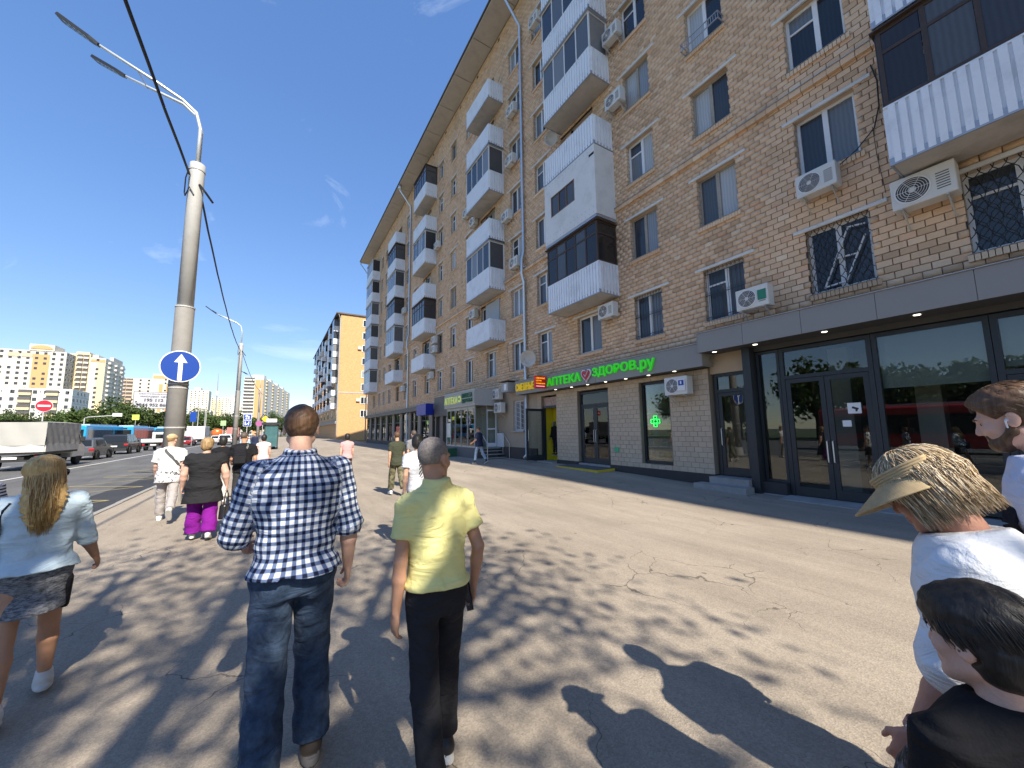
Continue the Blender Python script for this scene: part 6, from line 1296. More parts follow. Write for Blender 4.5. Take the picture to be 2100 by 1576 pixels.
    if c.get('face', True) and c.get('near'):
        for sd_ in (-1, 1):
            e = MB(); e.lathe([(.0122*math.sin(a), .0122*math.cos(a)) for a in np.linspace(.05, math.pi-.05, 8)], 12); eo = e.build('eye', m_eye, root, Vector(Hd(sd_*.030, .0690, .005)), smooth=True); ir = MB().lathe([(.0055, .0), (.0052, .0035)], 12, axis='y').build('iris', m_iris, eo); ir.matrix_local = Matrix(Rh.tolist()).to_4x4() @ Matrix.Translation((0, .0098, 0))
        eb = MB()
        for sd_ in (-1, 1): eb.tube([Vector(Hd(sd_*.014, .0935, .024)), Vector(Hd(sd_*.032, .0915, .0285)), Vector(Hd(sd_*.048, .081, .024))], [.0035, .0042, .002], 6)
        eb.build('eyebrows', c.get('brow', h_brown), root)
    if c.get('glasses'):
        g = MB()
        for sd_ in (-1, 1): g.lathe([(.001, 0), (.026, 0), (.024, .004), (.001, .006)], 14, axis='y'); 
        g = MB()
        for sd_ in (-1, 1):
            q = [Vector(Hd(sd_*(.031 + .027*math.cos(a)), .104 - .006*abs(math.cos(a)), .004 + .022*math.sin(a))) for a in np.linspace(0, 2*math.pi, 14, endpoint=False)]; g.add(q, [tuple(range(14))]); g.tube(q + q[:1], .0025, 5); g.tube([Vector(Hd(sd_*.058, .098, .012)), Vector(Hd(sd_*.08, .06, .012)), Vector(Hd(sd_*.082, -.01, .012))], .003, 5)
        g.build('sunglasses', mat('sunglass', (.01,.008,.007), .1), root)
    # --- upper garment
    tp = c.get('top')
    if tp:
        G = Sdf(.025*s); inf = tp.get('inf', .016); hem = tp.get('hem', -.12); rings = []
        for (z, rx, ry) in BT:
            if z < hem: continue
            bl = belly*math.exp(-((z-.12)/.13)**2); hip_ = .020*sstep(.12, -.02, z) if z < .12 else 0; rings.append((z*s, 0, bl*.5*s - hip_*.5*s, (rx*bw + inf + hip_*.5)*s, (ry*bd + inf + bl*.5 + hip_)*s))
        fl_ = tp.get('flare', .0); rings = [(hem*s, 0, -.01*s, (.163*bw + inf + fl_ + .01)*s, (.116*bd + inf + belly*.3 + fl_ + .02)*s)] + [(r0, cx, cy, rx + max(0, fl_*s*(.1*s - r0)/(.1*s - hem*s + 1e-6)) if r0 < .1*s else rx, ry) for (r0, cx, cy, rx, ry) in rings if r0 > hem*s + .02]
        if tp.get('low_neck'): rings = rings[:-1]
        G.loft(rings, Rt, P0, 2.4)
        G.cone(T(-shx*.55, -.005, .49), T(-shx, 0, .472), .062*s, .060*s*tp.get('sl', 1)); G.cone(T(shx*.55, -.005, .49), T(shx, 0, .472), .062*s, .060*s*tp.get('sl', 1))
        if tp.get('bust'): 
            for sd_ in (-1, 1): G.ell(T(sd_*.075, .10, .33), np.array([.075, .06, .075])*s*tp['bust'], k=.04)
        ln = tp.get('sleeve', .6); sr = tp.get('sr', (.066, .060)); 
        for sd_ in (-1, 1):
            S, E_, W_ = arms[sd_]
            if ln <= 0: continue
            if ln <= 1: G.cone(S, S + (E_-S)*ln, sr[0]*s, sr[1]*s, cap=True, k=.03*s); G.cone(S + (E_-S)*(ln-.08), S + (E_-S)*ln, (sr[1]+.004)*s, (sr[1]+.004)*s, cap=True, k=.004)
            else: G.cone(S, E_, sr[0]*s, sr[1]*s*1.02, k=.03*s); f = ln - 1; G.cone(E_, E_ + (W_-E_)*f, sr[1]*s*1.02, sr[1]*s*(.95 if not tp.get('taper') else tp['taper']), cap=True, k=.015); G.cone(E_ + (W_-E_)*max(f-.16, 0), E_ + (W_-E_)*f, (sr[1]*.95+.006)*s, (sr[1]*.95+.006)*s, cap=True, k=.003)
        if tp.get('collar'): G.cone(T(0, -.004, .525), T(0, -.014, .600), .094*s, .074*s, cap=True, k=.006)
        if tp.get('hemband'): G.loft([(hem*s, 0, 0, rings[0][3]+.004, rings[0][4]+.004), ((hem+.03)*s, 0, 0, rings[0][3]+.004, rings[0][4]+.004)], Rt, P0, 2.4, k=.003)
        G.noise = folds(tp.get('fold', .0035), c.get('ph', 1.), tp.get('ff', 1.)); G.mesh(tp.get('name', 'shirt'), tp.get('h', h), tp['mat'], root)
    # --- lower garment
    lo_ = c.get('bottom')
    if lo_:
        G = Sdf(.03*s); wz = lo_.get('waist', .07); r = lo_.get('r', (.090, .068, .060)); ft = lo_.get('to', .93)
        if lo_.get('skirt'):
            bz = lo_['skirt']; ky = (JL[1][1] + JR[1][1])*.5*abs(bz)/.42*.6; G.loft([(bz*s, 0, ky, lo_['sw'][1]*s, (lo_['sw'][1]*.85 + abs(JL[1][1]-JR[1][1])*.25)*s), ((bz*.5)*s, 0, ky*.5, (lo_['sw'][0]+lo_['sw'][1])*.5*s, .13*s), (-.02*s, 0, 0, (.172*bw+.012)*s, (.12*bd+.012)*s), (wz*s, 0, 0, (.158*bw+.008)*s, (.11*bd+.008)*s)], None, P0, 2.2)
        else:
            G.loft([(-.09*s, 0, 0, .150*bw*s+.008, .108*bd*s+.006), (-.02*s, 0, 0, (.168*bw+.010)*s, (.120*bd+.010)*s), (wz*s, 0, 0, (.150*bw+.010)*s, (.108*bd+.010)*s)], None, P0, 2.3); 
            for sd_ in (-1, 1): G.ell(P0 + np.array([sd_*.075*bw, -.050*bd, -.060])*s, np.array([.074*bw, .062*bd, .080])*s, k=.022*s)
            for J in (JL, JR):
                G.cone(J[0], J[1], r[0]*s*bw**.7, r[1]*s, k=.03*s)
                if ft > .5: G.cone(J[1], J[1] + (J[2]-J[1])*(ft-.5)*2, r[1]*s, r[2]*s, cap=True, k=.02*s)
        G.noise = folds(lo_.get('fold', .0035), c.get('ph', 1.) + 2., lo_.get('ff', .9)); G.mesh(lo_.get('name', 'trousers'), lo_.get('h', h), lo_['mat'], root)
    # --- shoes
    for J, pitch in ((JL, fpL), (JR, fpR)):
        A = J[2]; Rf = rotm(c.get('toe', 4)*(-1 if J is JR else 1), pitch, 0); Fp = lambda x, y, z: A + Rf @ (np.array([x, y, z])*s); sz = c.get('shoe_s', 1.0)
        G = Sdf(.015); G.cone(Fp(0, -.02, -.035), Fp(0, .15*sz, -.052), .042*s*sz, .034*s*sz); G.cone(Fp(0, -.02, -.02), Fp(0, .005, .015), .042*s*sz, .040*s*sz); G.loft([(-.087*s, 0, .055*s, .047*s*sz, .137*s*sz), (-.055*s, 0, .055*s, .043*s*sz, .130*s*sz)], Rf, A, 2.4, k=.004, mid=1); G.planes = [(tuple(Rf @ np.array([0, 0, -1.])), float((Rf @ np.array([0, 0, -1.])) @ (A + Rf @ np.array([0, 0, -.086*s]))))]
        G.mesh('shoe', min(h, .009), [c.get('shoe', m_shoeb), c.get('sole', m_sole)], root)
    # --- hair
    hr = c.get('hair')
    if hr:
        G = Sdf(.015); th = hr.get('t', .010); G.ell(Hd(0, -.016, .034), np.array([.074 + th, .094 + th, .087 + th*1.1])*hs_, Rh)
        if hr.get('back'): G.ell(Hd(0, -.045, -.02), np.array([.066 + th, .066 + th, .075 + hr['back']])*hs_, Rh, k=.02)
        if hr.get('vol'): G.ell(Hd(0, .0, .075), np.array([.07 + th, .085 + th, .055 + hr['vol']])*hs_, Rh, k=.03)
        if hr.get('fringe'): G.ell(Hd(0, .062, .062), np.array([.062, .036, .035])*hs_, Rh, k=.02)
        if hr.get('long'):
            zb = hr['long']; G.loft([(zb, 0, -.135, .075*hs_, .022), (zb + .12, 0, -.125, .105*hs_, .032), (hc[2] - .16, 0, -.085, .112*hs_, .045), (hc[2] - .06, 0, -.015, .098*hs_, .066), (hc[2] + .05, 0, .01, .07, .07)], None, (hc[0], hc[1] - .05, 0), 2.2, k=.02)
        n1 = Rh @ np.array([0, .82, -.57]); G.planes = [(tuple(n1), float(n1 @ Hd(0, .052 + hr.get('front', 0), .042)))] if not hr.get('long') else []
        if not hr.get('long') and not hr.get('back'): n2 = Rh @ np.array([0, .35, -.94]); G.planes.append((tuple(n2), float(n2 @ Hd(0, -.055, -.055))))
        # keep the face free
        G.ell(Hd(0, .085, -.045), np.array([.075, .085, .092])*hs_, Rh, op='s', k=.01)
        for sd_ in (-1, 1):
            if hr.get('ears', True): G.ell(Hd(sd_*.088, .012, -.016), np.array([.03, .040, .042])*hs_, Rh, op='s', k=.008)
        am = hr.get('amp', .003); G.noise = lambda X, Y, Z: am*(np.sin(95*X + 40*np.sin(5*Z) ) * np.cos(80*Y + 9*np.sin(11*Z)) + .6*np.sin(41*X - 37*Y + 6*np.sin(9*Z)))
        G.mesh('hair', min(h, .0065) if c.get('near') else h*.85, hr['mat'], root)
    return dict(root=root, Hd=Hd, T=T, arms=arms, hc=hc, Rh=Rh, s=s, P0=P0, Rt=Rt, JL=JL, JR=JR, hs=hs_)
def strap(P, name, pts, w, m, thick=.006):
    b = MB(); pts = [Vector(p) for p in pts]
    for i in range(len(pts)-1): b.bar(pts[i], pts[i+1], w, thick, up=(pts[i] - Vector(P['T'](0, 0, .3))).normalized())
    return b.build(name, m, P['root'])
def around(P, a0, a1, z0, z1, inf, n=10, bw=1, bd=1):
    """points on the torso from angle a0 (0 = back, 90 = right) to a1"""
    out = []
    zt = [q[0] for q in BT]
    for i in range(n+1):
        f = i/n; a = R(a0 + (a1-a0)*f); z = z0 + (z1-z0)*f; rx = np.interp(z, zt, [q[1] for q in BT])*bw + inf; ry = np.interp(z, zt, [q[2] for q in BT])*bd + inf; out.append(P['T'](rx*math.sin(a), -ry*math.cos(a), z))
    return out

# 1 man in the yellow polo
m_ypolo = cloth('yellow_pique', (.86,.80,.34), .05, bump=.5, bs=420)
Pm = person('elderly man with cropped grey hair in yellow polo shirt and dark trousers', (.76, 2.02), 2, 1.70, dict(near=1, h=.0075, skin=sk_old, w=.92, d=.93, sh=.92, legL=(-14, 6), legR=(12, 8), lean=3, hyaw=-62, hpitch=4, armL=(-4, 9, 12), armR=(-10, 15, 34), arm=.92, ph=.4, curl=30, brow=h_grey,
    top=dict(mat=m_ypolo, name='polo_shirt', hem=.045, sleeve=.62, sr=(.064, .066), inf=.016, collar=1, fold=.0035, hemband=1), bottom=dict(mat=cloth('black_wool', (.022,.022,.026), .2), waist=.12, r=(.088, .070, .064), fold=.004, to=.95), shoe=m_shoeb, hair=dict(mat=h_grey, t=.002, amp=.0006)))
W_ = Pm['arms'][1][2]; d_ = W_ - Pm['arms'][1][1]; d_ /= np.linalg.norm(d_)
ph_ = MB().box(-.004, .004, -.036, .036, -.075, .075).build('phone', mat('phone_black', (.015,.015,.017), .25), loc=(0, 0, 0)); tag(ph_, 'black phone held in the right hand of the man in yellow', 'phone'); ph_.matrix_world = Pm['root'].matrix_basis @ Matrix.Translation(Vector(W_ + d_*.085 + np.array([-.022, .012, 0]))) @ Matrix.Rotation(R(-25), 4, 'X')
# 2 man in the checked shirt
Pc = person('tall man in blue and white checked shirt and dark jeans, walking away', (.13, 2.50), 2, 1.92, dict(near=1, h=.0075, skin=sk_pale, w=1.0, d=1.08, sh=1.06, belly=.03, legL=(-4, 6), legR=(16, 26), lean=2, hyaw=-8, armL=(6, 15, 62), armLx=12, armR=(-4, 12, 24), arm=1.08, ph=2.2, curl=58,
    top=dict(mat=plaid('blue_check'), name='checked_shirt', hem=.01, sleeve=1.18, sr=(.074, .066), inf=.026, fold=.007, collar=1, flare=.006, sl=1.05), bottom=dict(mat=melange('denim_dark', (.014,.030,.065), (.06,.10,.17), 16, .35, .75), name='jeans', waist=.1, r=(.100, .082, .084), to=1.0, fold=.0045), shoe=m_shoebr, sole=mat('sole_grey', (.16,.15,.14), .8), shoe_s=1.12, hair=dict(mat=h_brown, t=.012, amp=.002)))
# 3 woman in denim jacket
m_denim = melange('denim_light', (.44,.57,.67), (.60,.72,.80), 7, .3, .7)
Pb = person('woman with long golden hair, pale denim jacket and grey melange shorts', (-1.33, 3.98), 20, 1.60, dict(near=1, h=.0075, skin=sk_tan, w=1.10, d=1.12, legL=(-17, 6), legR=(17, 10), lean=6, hyaw=-58, hpitch=4, armL=(0, 14, 20), armR=(8, 14, 30), armRx=-14, arm=1.12, ph=3.1, curl=35, bare_legs=1, glasses=1, toe=2,
    top=dict(mat=m_denim, name='denim_jacket', hem=.0, sleeve=1.25, sr=(.074, .064), inf=.020, fold=.005, flare=.022, collar=1), bottom=dict(mat=[melange('grey_melange', (.05,.055,.07), (.28,.29,.32), 34, .38, .62, (1, 1, 3.0))][0], name='shorts', waist=.1, skirt=-.27, sw=(.182, .176), fold=.002), shoe=m_shoew, sole=m_sole, shoe_s=1.18, hair=dict(mat=h_blond, t=.014, long=1.16, amp=.0035, ears=True)))
st = MB(); hc = Pb['hc']; rg2 = np.random.default_rng(5)
for i in range(700):
    a = rg2.uniform(-2.0, 2.0); top = np.array([.03*math.sin(a), -.03, .115]); p1 = np.array([.092*math.sin(a), -.10*abs(math.cos(a)) - .01, .02]); e = rg2.uniform(-.40, -.34) - abs(math.sin(a))*.02
    pts = [hc + top, hc + (top+p1)*.55 + np.array([.01*math.sin(a), -.012, .02]), hc + p1]
    for q in np.linspace(.2, 1, 5): pts.append(np.array([hc[0] + p1[0]*(1 - .25*q) + .012*math.sin(q*6 + i), hc[1] + p1[1]*(1-q) - .185*min(1, q*1.6)*(.55 + .45*abs(math.cos(a))) - .012*math.sin(q*3) + rg2.uniform(-.008, .008), hc[2] + .02 + (e-.02)*q]))
    st.tube(pts, [.0012, .0018, .0022, .0022, .002, .0018, .0015, .0004], 3, cap=False)
st.build('hair_strands', s_gold, Pb['root'], smooth=True)
MB().box(0, .01, 0, .01, 0, .01)
sp = Sdf(.01); sp.loft([(.585, .148, .01, .026, .075), (.79, .164, .0, .020, .085)], None, (0, 0, 0), 2.6); sp.mesh('side_panel', .012, cloth('black_knit', (.015,.015,.018)), Pb['root'])
strap(Pb, 'shoulder_strap', around(Pb, -52, -74, .50, .02, .034, 10, 1.1, 1.12), .026, cloth('navy_strap', (.015,.02,.04)))
bg_ = thing('shoulder_bag', 'dark shoulder bag hanging at the left side of the woman in denim jacket', 'bag', (Pb['root'].location.x - .33, Pb['root'].location.y - .14, .72), R(100)); bo = MB().prism([(-.15,0),(.15,0),(.13,.26),(-.13,.26)], 'x', -.05, .05).build('bag_body', MATS['cloth_navy_strap'], bg_); bevel(bo, .02, 2)
# 4 visor woman
Pv = person('woman with ash blond hair, straw sun visor and white blouse looking down', (1.88, .20), 4, 1.66, dict(near=1, h=.0075, skin=sk_ruddy, w=1.22, d=1.22, sh=1.06, legL=(10, 6), legR=(-12, 12), lean=15, hyaw=-8, hpitch=34, hfwd=.03, armL=(26, 8, 12), armR=(-5, 9, 16), arm=1.08, ph=5., curl=38, brow=h_dkblond,
    top=dict(mat=cloth('white_linen', (.78,.79,.80), .05, bs=260), name='blouse', hem=-.16, sleeve=1.05, sr=(.092, .086), inf=.034, fold=.0055, flare=.03, bust=1.1, low_neck=0), bottom=dict(mat=cloth('pale_trousers', (.5,.48,.44)), r=(.1, .078, .07)), hair=dict(mat=hair_mat('ash_base', (.16,.11,.06), (.36,.27,.16)), t=.012, back=.018, vol=.002, amp=.002, ears=False, front=-.012)))
st = MB(); Hd = Pv['Hd']; rg2 = np.random.default_rng(8)
for i in range(1900):
    a = rg2.uniform(0, 2*math.pi); el = rg2.uniform(-.25, 1.5); cu_ = rg2.uniform(.6, 1.15); tw = rg2.uniform(-.35, .35); lift = rg2.uniform(.99, 1.06); p = []
    if -math.cos(el)*math.cos(a) > .5 and el < .6: continue
    for q in np.linspace(0, 1, 6):
        e2 = el - q*cu_; xx, yy, zz = math.cos(e2)*math.sin(a + tw*q), -math.cos(e2)*math.cos(a + tw*q), math.sin(e2); rr = lift + .03*math.sin(q*6 + i) + (.13*q if e2 < 0 else .02)
        p.append(Hd(xx*.095*rr, -.020 + yy*.117*rr, .036 + max(zz, -.92)*.107*rr))
    st.tube(p, [.0008, .0016, .0018, .0017, .0014, .0003], 3, cap=False)
for i in range(1300):
    a = rg2.uniform(-2.2, 2.2); r0 = rg2.uniform(.98, 1.08); fl = rg2.uniform(-.08, .16); zb = rg2.uniform(-.125, -.045); p = []
    for q in np.linspace(0, 1, 7):
        rr = r0*(1 + .045*math.sin(q*6 + i*.7) - .08*q + fl*q*q); p.append(Hd(math.sin(a + .08*math.sin(5*q + i))*.096*rr, -.022 - math.cos(a)*.112*rr, .055 + (zb - .055)*q))
    st.tube(p, [.0007, .0015, .0018, .0018, .0017, .0013, .0003], 3, cap=False)
st.build('hair_strands', s_ash, Pv['root'], smooth=True)
# straw visor: a curved brim of braided rows
vb = MB(); rows_ = 15
for r_ in range(rows_):
    f = r_/(rows_-1); pts = []
    for a in np.linspace(-112, 112, 34):
        w = math.cos(R(a)*.80); rad = .098 + f*(.012 + .105*max(w, 0)**.9); pts.append(Vector(Hd(rad*.92*math.sin(R(a)), -.012 + rad*1.06*math.cos(R(a)), .060 - f*.050 - .012*(abs(a)/112)*f)))
    vb.tube(pts, .0042, 6)
vb.build('straw_visor', mat('straw', (.46,.345,.19), .8, var=.3, vs=60), Pv['root'], smooth=True)
band = MB()
for k in range(4): band.tube([Vector(Hd(.098*math.sin(a), -.014 + .116*math.cos(a), .058 + k*.009)) for a in np.linspace(-2.4, 2.4, 28)], .0055, 6)
band.build('visor_band', MATS['straw'], Pv['root'], smooth=True)
S_, E_, Wr = Pv['arms'][-1]; dq = (Wr - E_)/np.linalg.norm(Wr - E_); wt = MB(); wt.tube([Vector(E_ + (Wr-E_)*.86), Vector(E_ + (Wr-E_)*.97)], .0345, 16); wo = wt.build('watch_band', mat('watch_band', (.30,.14,.14), .5), Pv['root']); o = MB().box(-.008, .006, -.022, .022, -.026, .026).build('watch_face', mat('watch_face', (.01,.01,.012), .1), Pv['root'], Vector(E_ + (Wr-E_)*.915 + np.array([-.034, -.0, 0]))); bevel(o, .006, 2)
# 5 boy
Pk = person('dark-haired boy in black T-shirt in the lower right corner', (1.35, .20), -30, 1.345, dict(near=1, h=.007, skin=sk_pale, w=1.02, d=1.0, hs=1.0, legL=(8, 4), legR=(-8, 8), lean=4, hyaw=14, hpitch=8, armL=(10, 8, 20), armR=(0, 6, 14), arm=.9, ph=6., brow=h_black,
    top=dict(mat=cloth('black_jersey', (.012,.012,.014), .2), name='t_shirt', hem=-.14, sleeve=.7, sr=(.072, .072), inf=.02, fold=.003), bottom=dict(mat=cloth('dark_shorts', (.03,.03,.035))), hair=dict(mat=h_black, t=.017, back=.006, vol=.006, fringe=1, amp=.0025, front=.022)))
MB().tube([Vector(p) for p in around(Pk, 60, 300, .535, .535, .0, 16, .75, .85)], .003, 5).build('neck_cord', m_dark, Pk['root'])
st = MB(); Hd = Pk['Hd']; rg2 = np.random.default_rng(3)
for i in range(1500):
    a = rg2.uniform(0, 2*math.pi); el = rg2.uniform(-.1, 1.45); p = []
    if math.cos(a) < -.55 and el < .35: continue
    for q in np.linspace(0, 1, 5):
        e2 = el - q*.55; xx, yy, zz = math.cos(e2)*math.sin(a + .2*q), -math.cos(e2)*math.cos(a + .2*q), math.sin(e2); rr = 1.0 + .015*math.sin(i + q*3) + .02*q; p.append(Hd(xx*.093*rr, -.016 + yy*.113*rr, .036 + zz*.107*rr))
    st.tube(p, [.0007, .0012, .0013, .0012, .0003], 3, cap=False)
st.build('hair_strands', s_black, Pk['root'], smooth=True)
bg_ = thing('printed_bag', 'dark bag with grey leaf print hanging beside the boy', 'bag', (1.49, .40, .47), R(20)); g = Sdf(.02); g.loft([(0, 0, 0, .13, .06), (.12, 0, 0, .16, .085), (.34, 0, 0, .13, .06), (.42, 0, 0, .05, .03)], None, (0,0,0), 2.4); g.noise = folds(.007, 1.2, 1.1); g.mesh('bag_body', .009, melange('leaf_print', (.012,.012,.014), (.17,.17,.18), 26, .46, .58), bg_); MB().tube([(-.04,0,.38),(-.03,0,.45),(0,.0,.47),(.03,0,.45),(.04,0,.38)], .010, 6).build('bag_handle', mat('bag_strap', (.03,.03,.035), .6), bg_); MB().tube([(-.012,-.02,.46),(.012,.02,.47)], .009, 6).build('buckle', m_rim, bg_)
# 6 bearded man
Pd = person('bearded man with earbud, pale lavender T-shirt and backpack at the right edge', (2.62, .105), 6, 1.91, dict(near=1, h=.0085, skin=sk_pale, w=1.08, d=1.08, sh=1.1, legL=(-16, 8), legR=(16, 10), lean=10, hyaw=-6, hpitch=20, hfwd=.03, armL=(-14, 8, 18), armR=(18, 8, 30), arm=1.1, ph=7.,
    top=dict(mat=cloth('lavender_cotton', (.60,.61,.72), .06), name='t_shirt', hem=-.14, sleeve=.78, sr=(.090, .092), inf=.026, fold=.005), bottom=dict(mat=cloth('grey_jeans', (.10,.11,.13))), hair=dict(mat=h_brown, t=.013, vol=.008, amp=.003, front=.004)))
Hd = Pd['Hd']; g = Sdf(.012); g.ell(Hd(0, .060, -.080), np.array([.052, .045, .040])*1.0, Pd['Rh']); g.cone(Hd(-.064, .012, -.045), Hd(-.03, .065, -.085), .016, .022); g.cone(Hd(.064, .012, -.045), Hd(.03, .065, -.085), .016, .022); g.cone(Hd(-.066, .005, .0), Hd(-.064, .012, -.05), .008, .016); g.cone(Hd(.066, .005, 0), Hd(.064, .012, -.05), .008, .016); g.cone(Hd(-.028, .088, -.046), Hd(.028, .088, -.046), .007, .007); g.ell(Hd(0, .105, -.061), (.024, .018, .012), Pd['Rh'], op='s', k=.004); g.noise = lambda X, Y, Z: .0018*np.sin(150*X + 90*Z)*np.cos(140*Y - 80*Z); g.mesh('beard', .006, h_brown, Pd['root'])
st = MB(); rg2 = np.random.default_rng(13)
for i in range(900):
    a = rg2.uniform(0, 2*math.pi); el = rg2.uniform(.05, 1.5); p = []
    if -math.cos(a) > .5 and el < .5: continue
    for q in np.linspace(0, 1, 4):
        e2 = el - q*.35; rr = 1.0 + .05*q*(el > .7) + .012*math.sin(i + q*3); p.append(Hd(math.cos(e2)*math.sin(a + .3*q)*.089*rr, -.016 - math.cos(e2)*math.cos(a + .3*q)*.109*rr, .036 + math.sin(e2)*.108*rr))
    st.tube(p, [.0007, .0012, .0012, .0003], 3, cap=False)
st.build('hair_strands', s_brown, Pd['root'], smooth=True)
MB().lathe([(.002, 0), (.007, .004), (.006, .012)], 8, Vector(Hd(-.088, .006, -.004)), 'x').tube([Vector(Hd(-.092, .01, -.006)), Vector(Hd(-.09, .016, -.032))], .003, 5).build('earbud', m_pvc, Pd['root'])
bp_ = Sdf(.03); bp_.loft([(-.02, 0, -.21, .15, .08), (.1, 0, -.215, .16, .10), (.42, 0, -.205, .145, .085), (.48, 0, -.19, .10, .05)], Pd['Rt'], Pd['P0'], 3); bpo = bp_.mesh('backpack_body', .012, cloth('black_nylon', (.014,.014,.018), .2), None)
bk = thing('backpack', 'dark backpack worn by the bearded man', 'backpack', Pd['root'].location, R(6)); bpo.parent = bk
for sd_ in (-1, 1): strap(Pd, 'shoulder_strap', [Pd['T'](sd_*.085, -.13, .42), Pd['T'](sd_*.095, -.06, .548), Pd['T'](sd_*.10, .02, .552), Pd['T'](sd_*.105, .10, .48), Pd['T'](sd_*.12, .152, .34), Pd['T'](sd_*.15, .13, .2)], .05, MATS['cloth_black_nylon'], .012).parent = bk
# 7 man in the white T-shirt and cap
m_print = melange('white_print', (.06,.06,.065), (.74,.74,.74), 17, .43, .5)
Pw = person('man in beige cap, white printed T-shirt and grey trousers by the lamp post', (-1.82, 10.55), 3, 1.77, dict(h=.012, skin=sk_pale, w=1.0, sh=1.05, legL=(14, 6), legR=(-22, 34), footR=52, lean=3, hyaw=-25, armL=(12, 8, 24), armR=(-8, 7, 20), ph=1.3,
    top=dict(mat=cloth('white_cotton', (.76,.76,.76), .05), name='t_shirt', hem=-.14, sleeve=.75, sr=(.082, .082), inf=.026, fold=.005, flare=.015), bottom=dict(mat=cloth('grey_chino', (.36,.33,.32), .1), r=(.096, .078, .074), to=.96, fold=.005), shoe=m_shoew, shoe_s=1.1, hair=dict(mat=h_dkblond, t=.004)))
q = Sdf(.01); q.loft([(-.125, 0, -.01, .214, .176), (.10, 0, 0, .196, .158)], Pw['Rt'], Pw['P0'] , 2.4); q.planes = [((0, 1, 0), -.03)]; q.mesh('print_patch', .014, m_print, Pw['root'])
g = Sdf(.012); g.ell(Pw['Hd'](0, -.014, .052), (.087, .106, .082), Pw['Rh']); n1 = Pw['Rh'] @ np.array([0, 0, -1.]); g.planes = [(tuple(n1), float(n1 @ Pw['Hd'](0, 0, .03)))]; g.mesh('cap', .009, cloth('beige_cap', (.50,.38,.22)), Pw['root']); MB().prism([(-.06,.08),(-.045,.145),(0,.165),(.045,.145),(.06,.08)], 'z', .028, .036).build('cap_peak', MATS['cloth_beige_cap'], Pw['root'], Vector(Pw['hc']), R(-25))
strap(Pw, 'cross_strap', around(Pw, -28, 70, .52, .12, .034, 10), .05, cloth('grey_strap', (.09,.09,.095)))
# 8 woman in black tunic and purple trousers
Pp = person('stout woman in black tunic and wide purple trousers, short blond hair', (-.98, 8.40), 0, 1.64, dict(h=.011, skin=sk_pale, w=1.34, d=1.36, sh=1.16, legL=(6, 6), legR=(-6, 10), lean=2, hyaw=-12, armL=(4, 20, 14), armR=(-2, 20, 16), arm=1.55, ph=2.6, curl=50,
    top=dict(mat=cloth('black_tunic', (.020,.020,.022), .15), name='tunic', hem=-.30, sleeve=.42, sr=(.104, .100), sl=1.75, inf=.026, flare=.05, fold=.004), bottom=dict(mat=cloth('purple_crepe', (.19,.010,.23), .1), r=(.110, .112, .120), to=.985, fold=.007, ff=.7), shoe=m_shoew, hair=dict(mat=h_dkblond, t=.018, back=.004, vol=.006, amp=.004, ears=False)))
W_ = Pp['root'].matrix_basis @ Vector(Pp['arms'][1][2]); bg_ = thing('handbag', 'black handbag carried by the woman in purple trousers', 'bag', (W_.x + .01, W_.y + .01, W_.z - .56), R(70)); bo = MB().prism([(-.15,0),(.15,0),(.12,.24),(-.12,.24)], 'x', -.05, .05).build('bag_body', mat('black_leather', (.012,.012,.014), .35), bg_); bo.rotation_euler[2] = R(90); bevel(bo, .025, 2); MB().tube([(-.08,0,.22),(-.05,0,.40),(0,0,.48),(.05,0,.40),(.08,0,.22)], .010, 6).build('bag_handle', MATS['black_leather'], bg_)
# 9 man in black with backpack, 10 companion
Pn = person('man in black T-shirt and black trousers carrying a sling backpack', (-.62, 11.3), 2, 1.76, dict(h=.012, skin=sk_tan, w=1.05, sh=1.08, legL=(-14, 10), legR=(16, 10), hyaw=-30, armL=(10, 8, 60), armR=(-8, 9, 20), ph=.9, top=dict(mat=MATS['cloth_black_jersey'], name='t_shirt', hem=-.12, sleeve=.72, sr=(.082, .08), inf=.022), bottom=dict(mat=cloth('charcoal', (.03,.03,.032)), r=(.094, .076, .07)), hair=dict(mat=h_shaved, t=.003, amp=.0005)))
bk = thing('backpack', 'black sling backpack on the man in black', 'backpack', Pn['root'].location, R(2)); g = Sdf(.03); g.loft([(.06, -.06, -.20, .125, .07), (.16, -.06, -.21, .14, .095), (.42, -.06, -.20, .125, .08), (.50, -.06, -.18, .08, .05)], Pn['Rt'], Pn['P0'], 2.8); g.mesh('backpack_body', .012, MATS['cloth_black_nylon'], bk); MB().box(-.16, .04, -.33, -.30, 1.06, 1.22).build('front_pocket', mat('black_leather', (.012,.012,.014), .35), bk); strap(Pn, 'sling_strap', around(Pn, -25, 30, .18, .53, .04, 8), .04, mat('strap_grey', (.10,.10,.10), .6)).parent = bk
person('dark-haired woman in black top half hidden left of the man in black', (-1.10, 12.1), 4, 1.66, dict(h=.015, skin=sk_mid, legL=(14, 8), legR=(-14, 14), armR=(20, 10, 70), top=dict(mat=MATS['cloth_black_jersey'], hem=-.1, sleeve=.6), bottom=dict(mat=cloth('cream_cotton', (.62,.58,.50)), r=(.09, .078, .08)), shoe=m_shoew, hair=dict(mat=h_black, t=.02, back=.03, amp=.003, ears=False)))
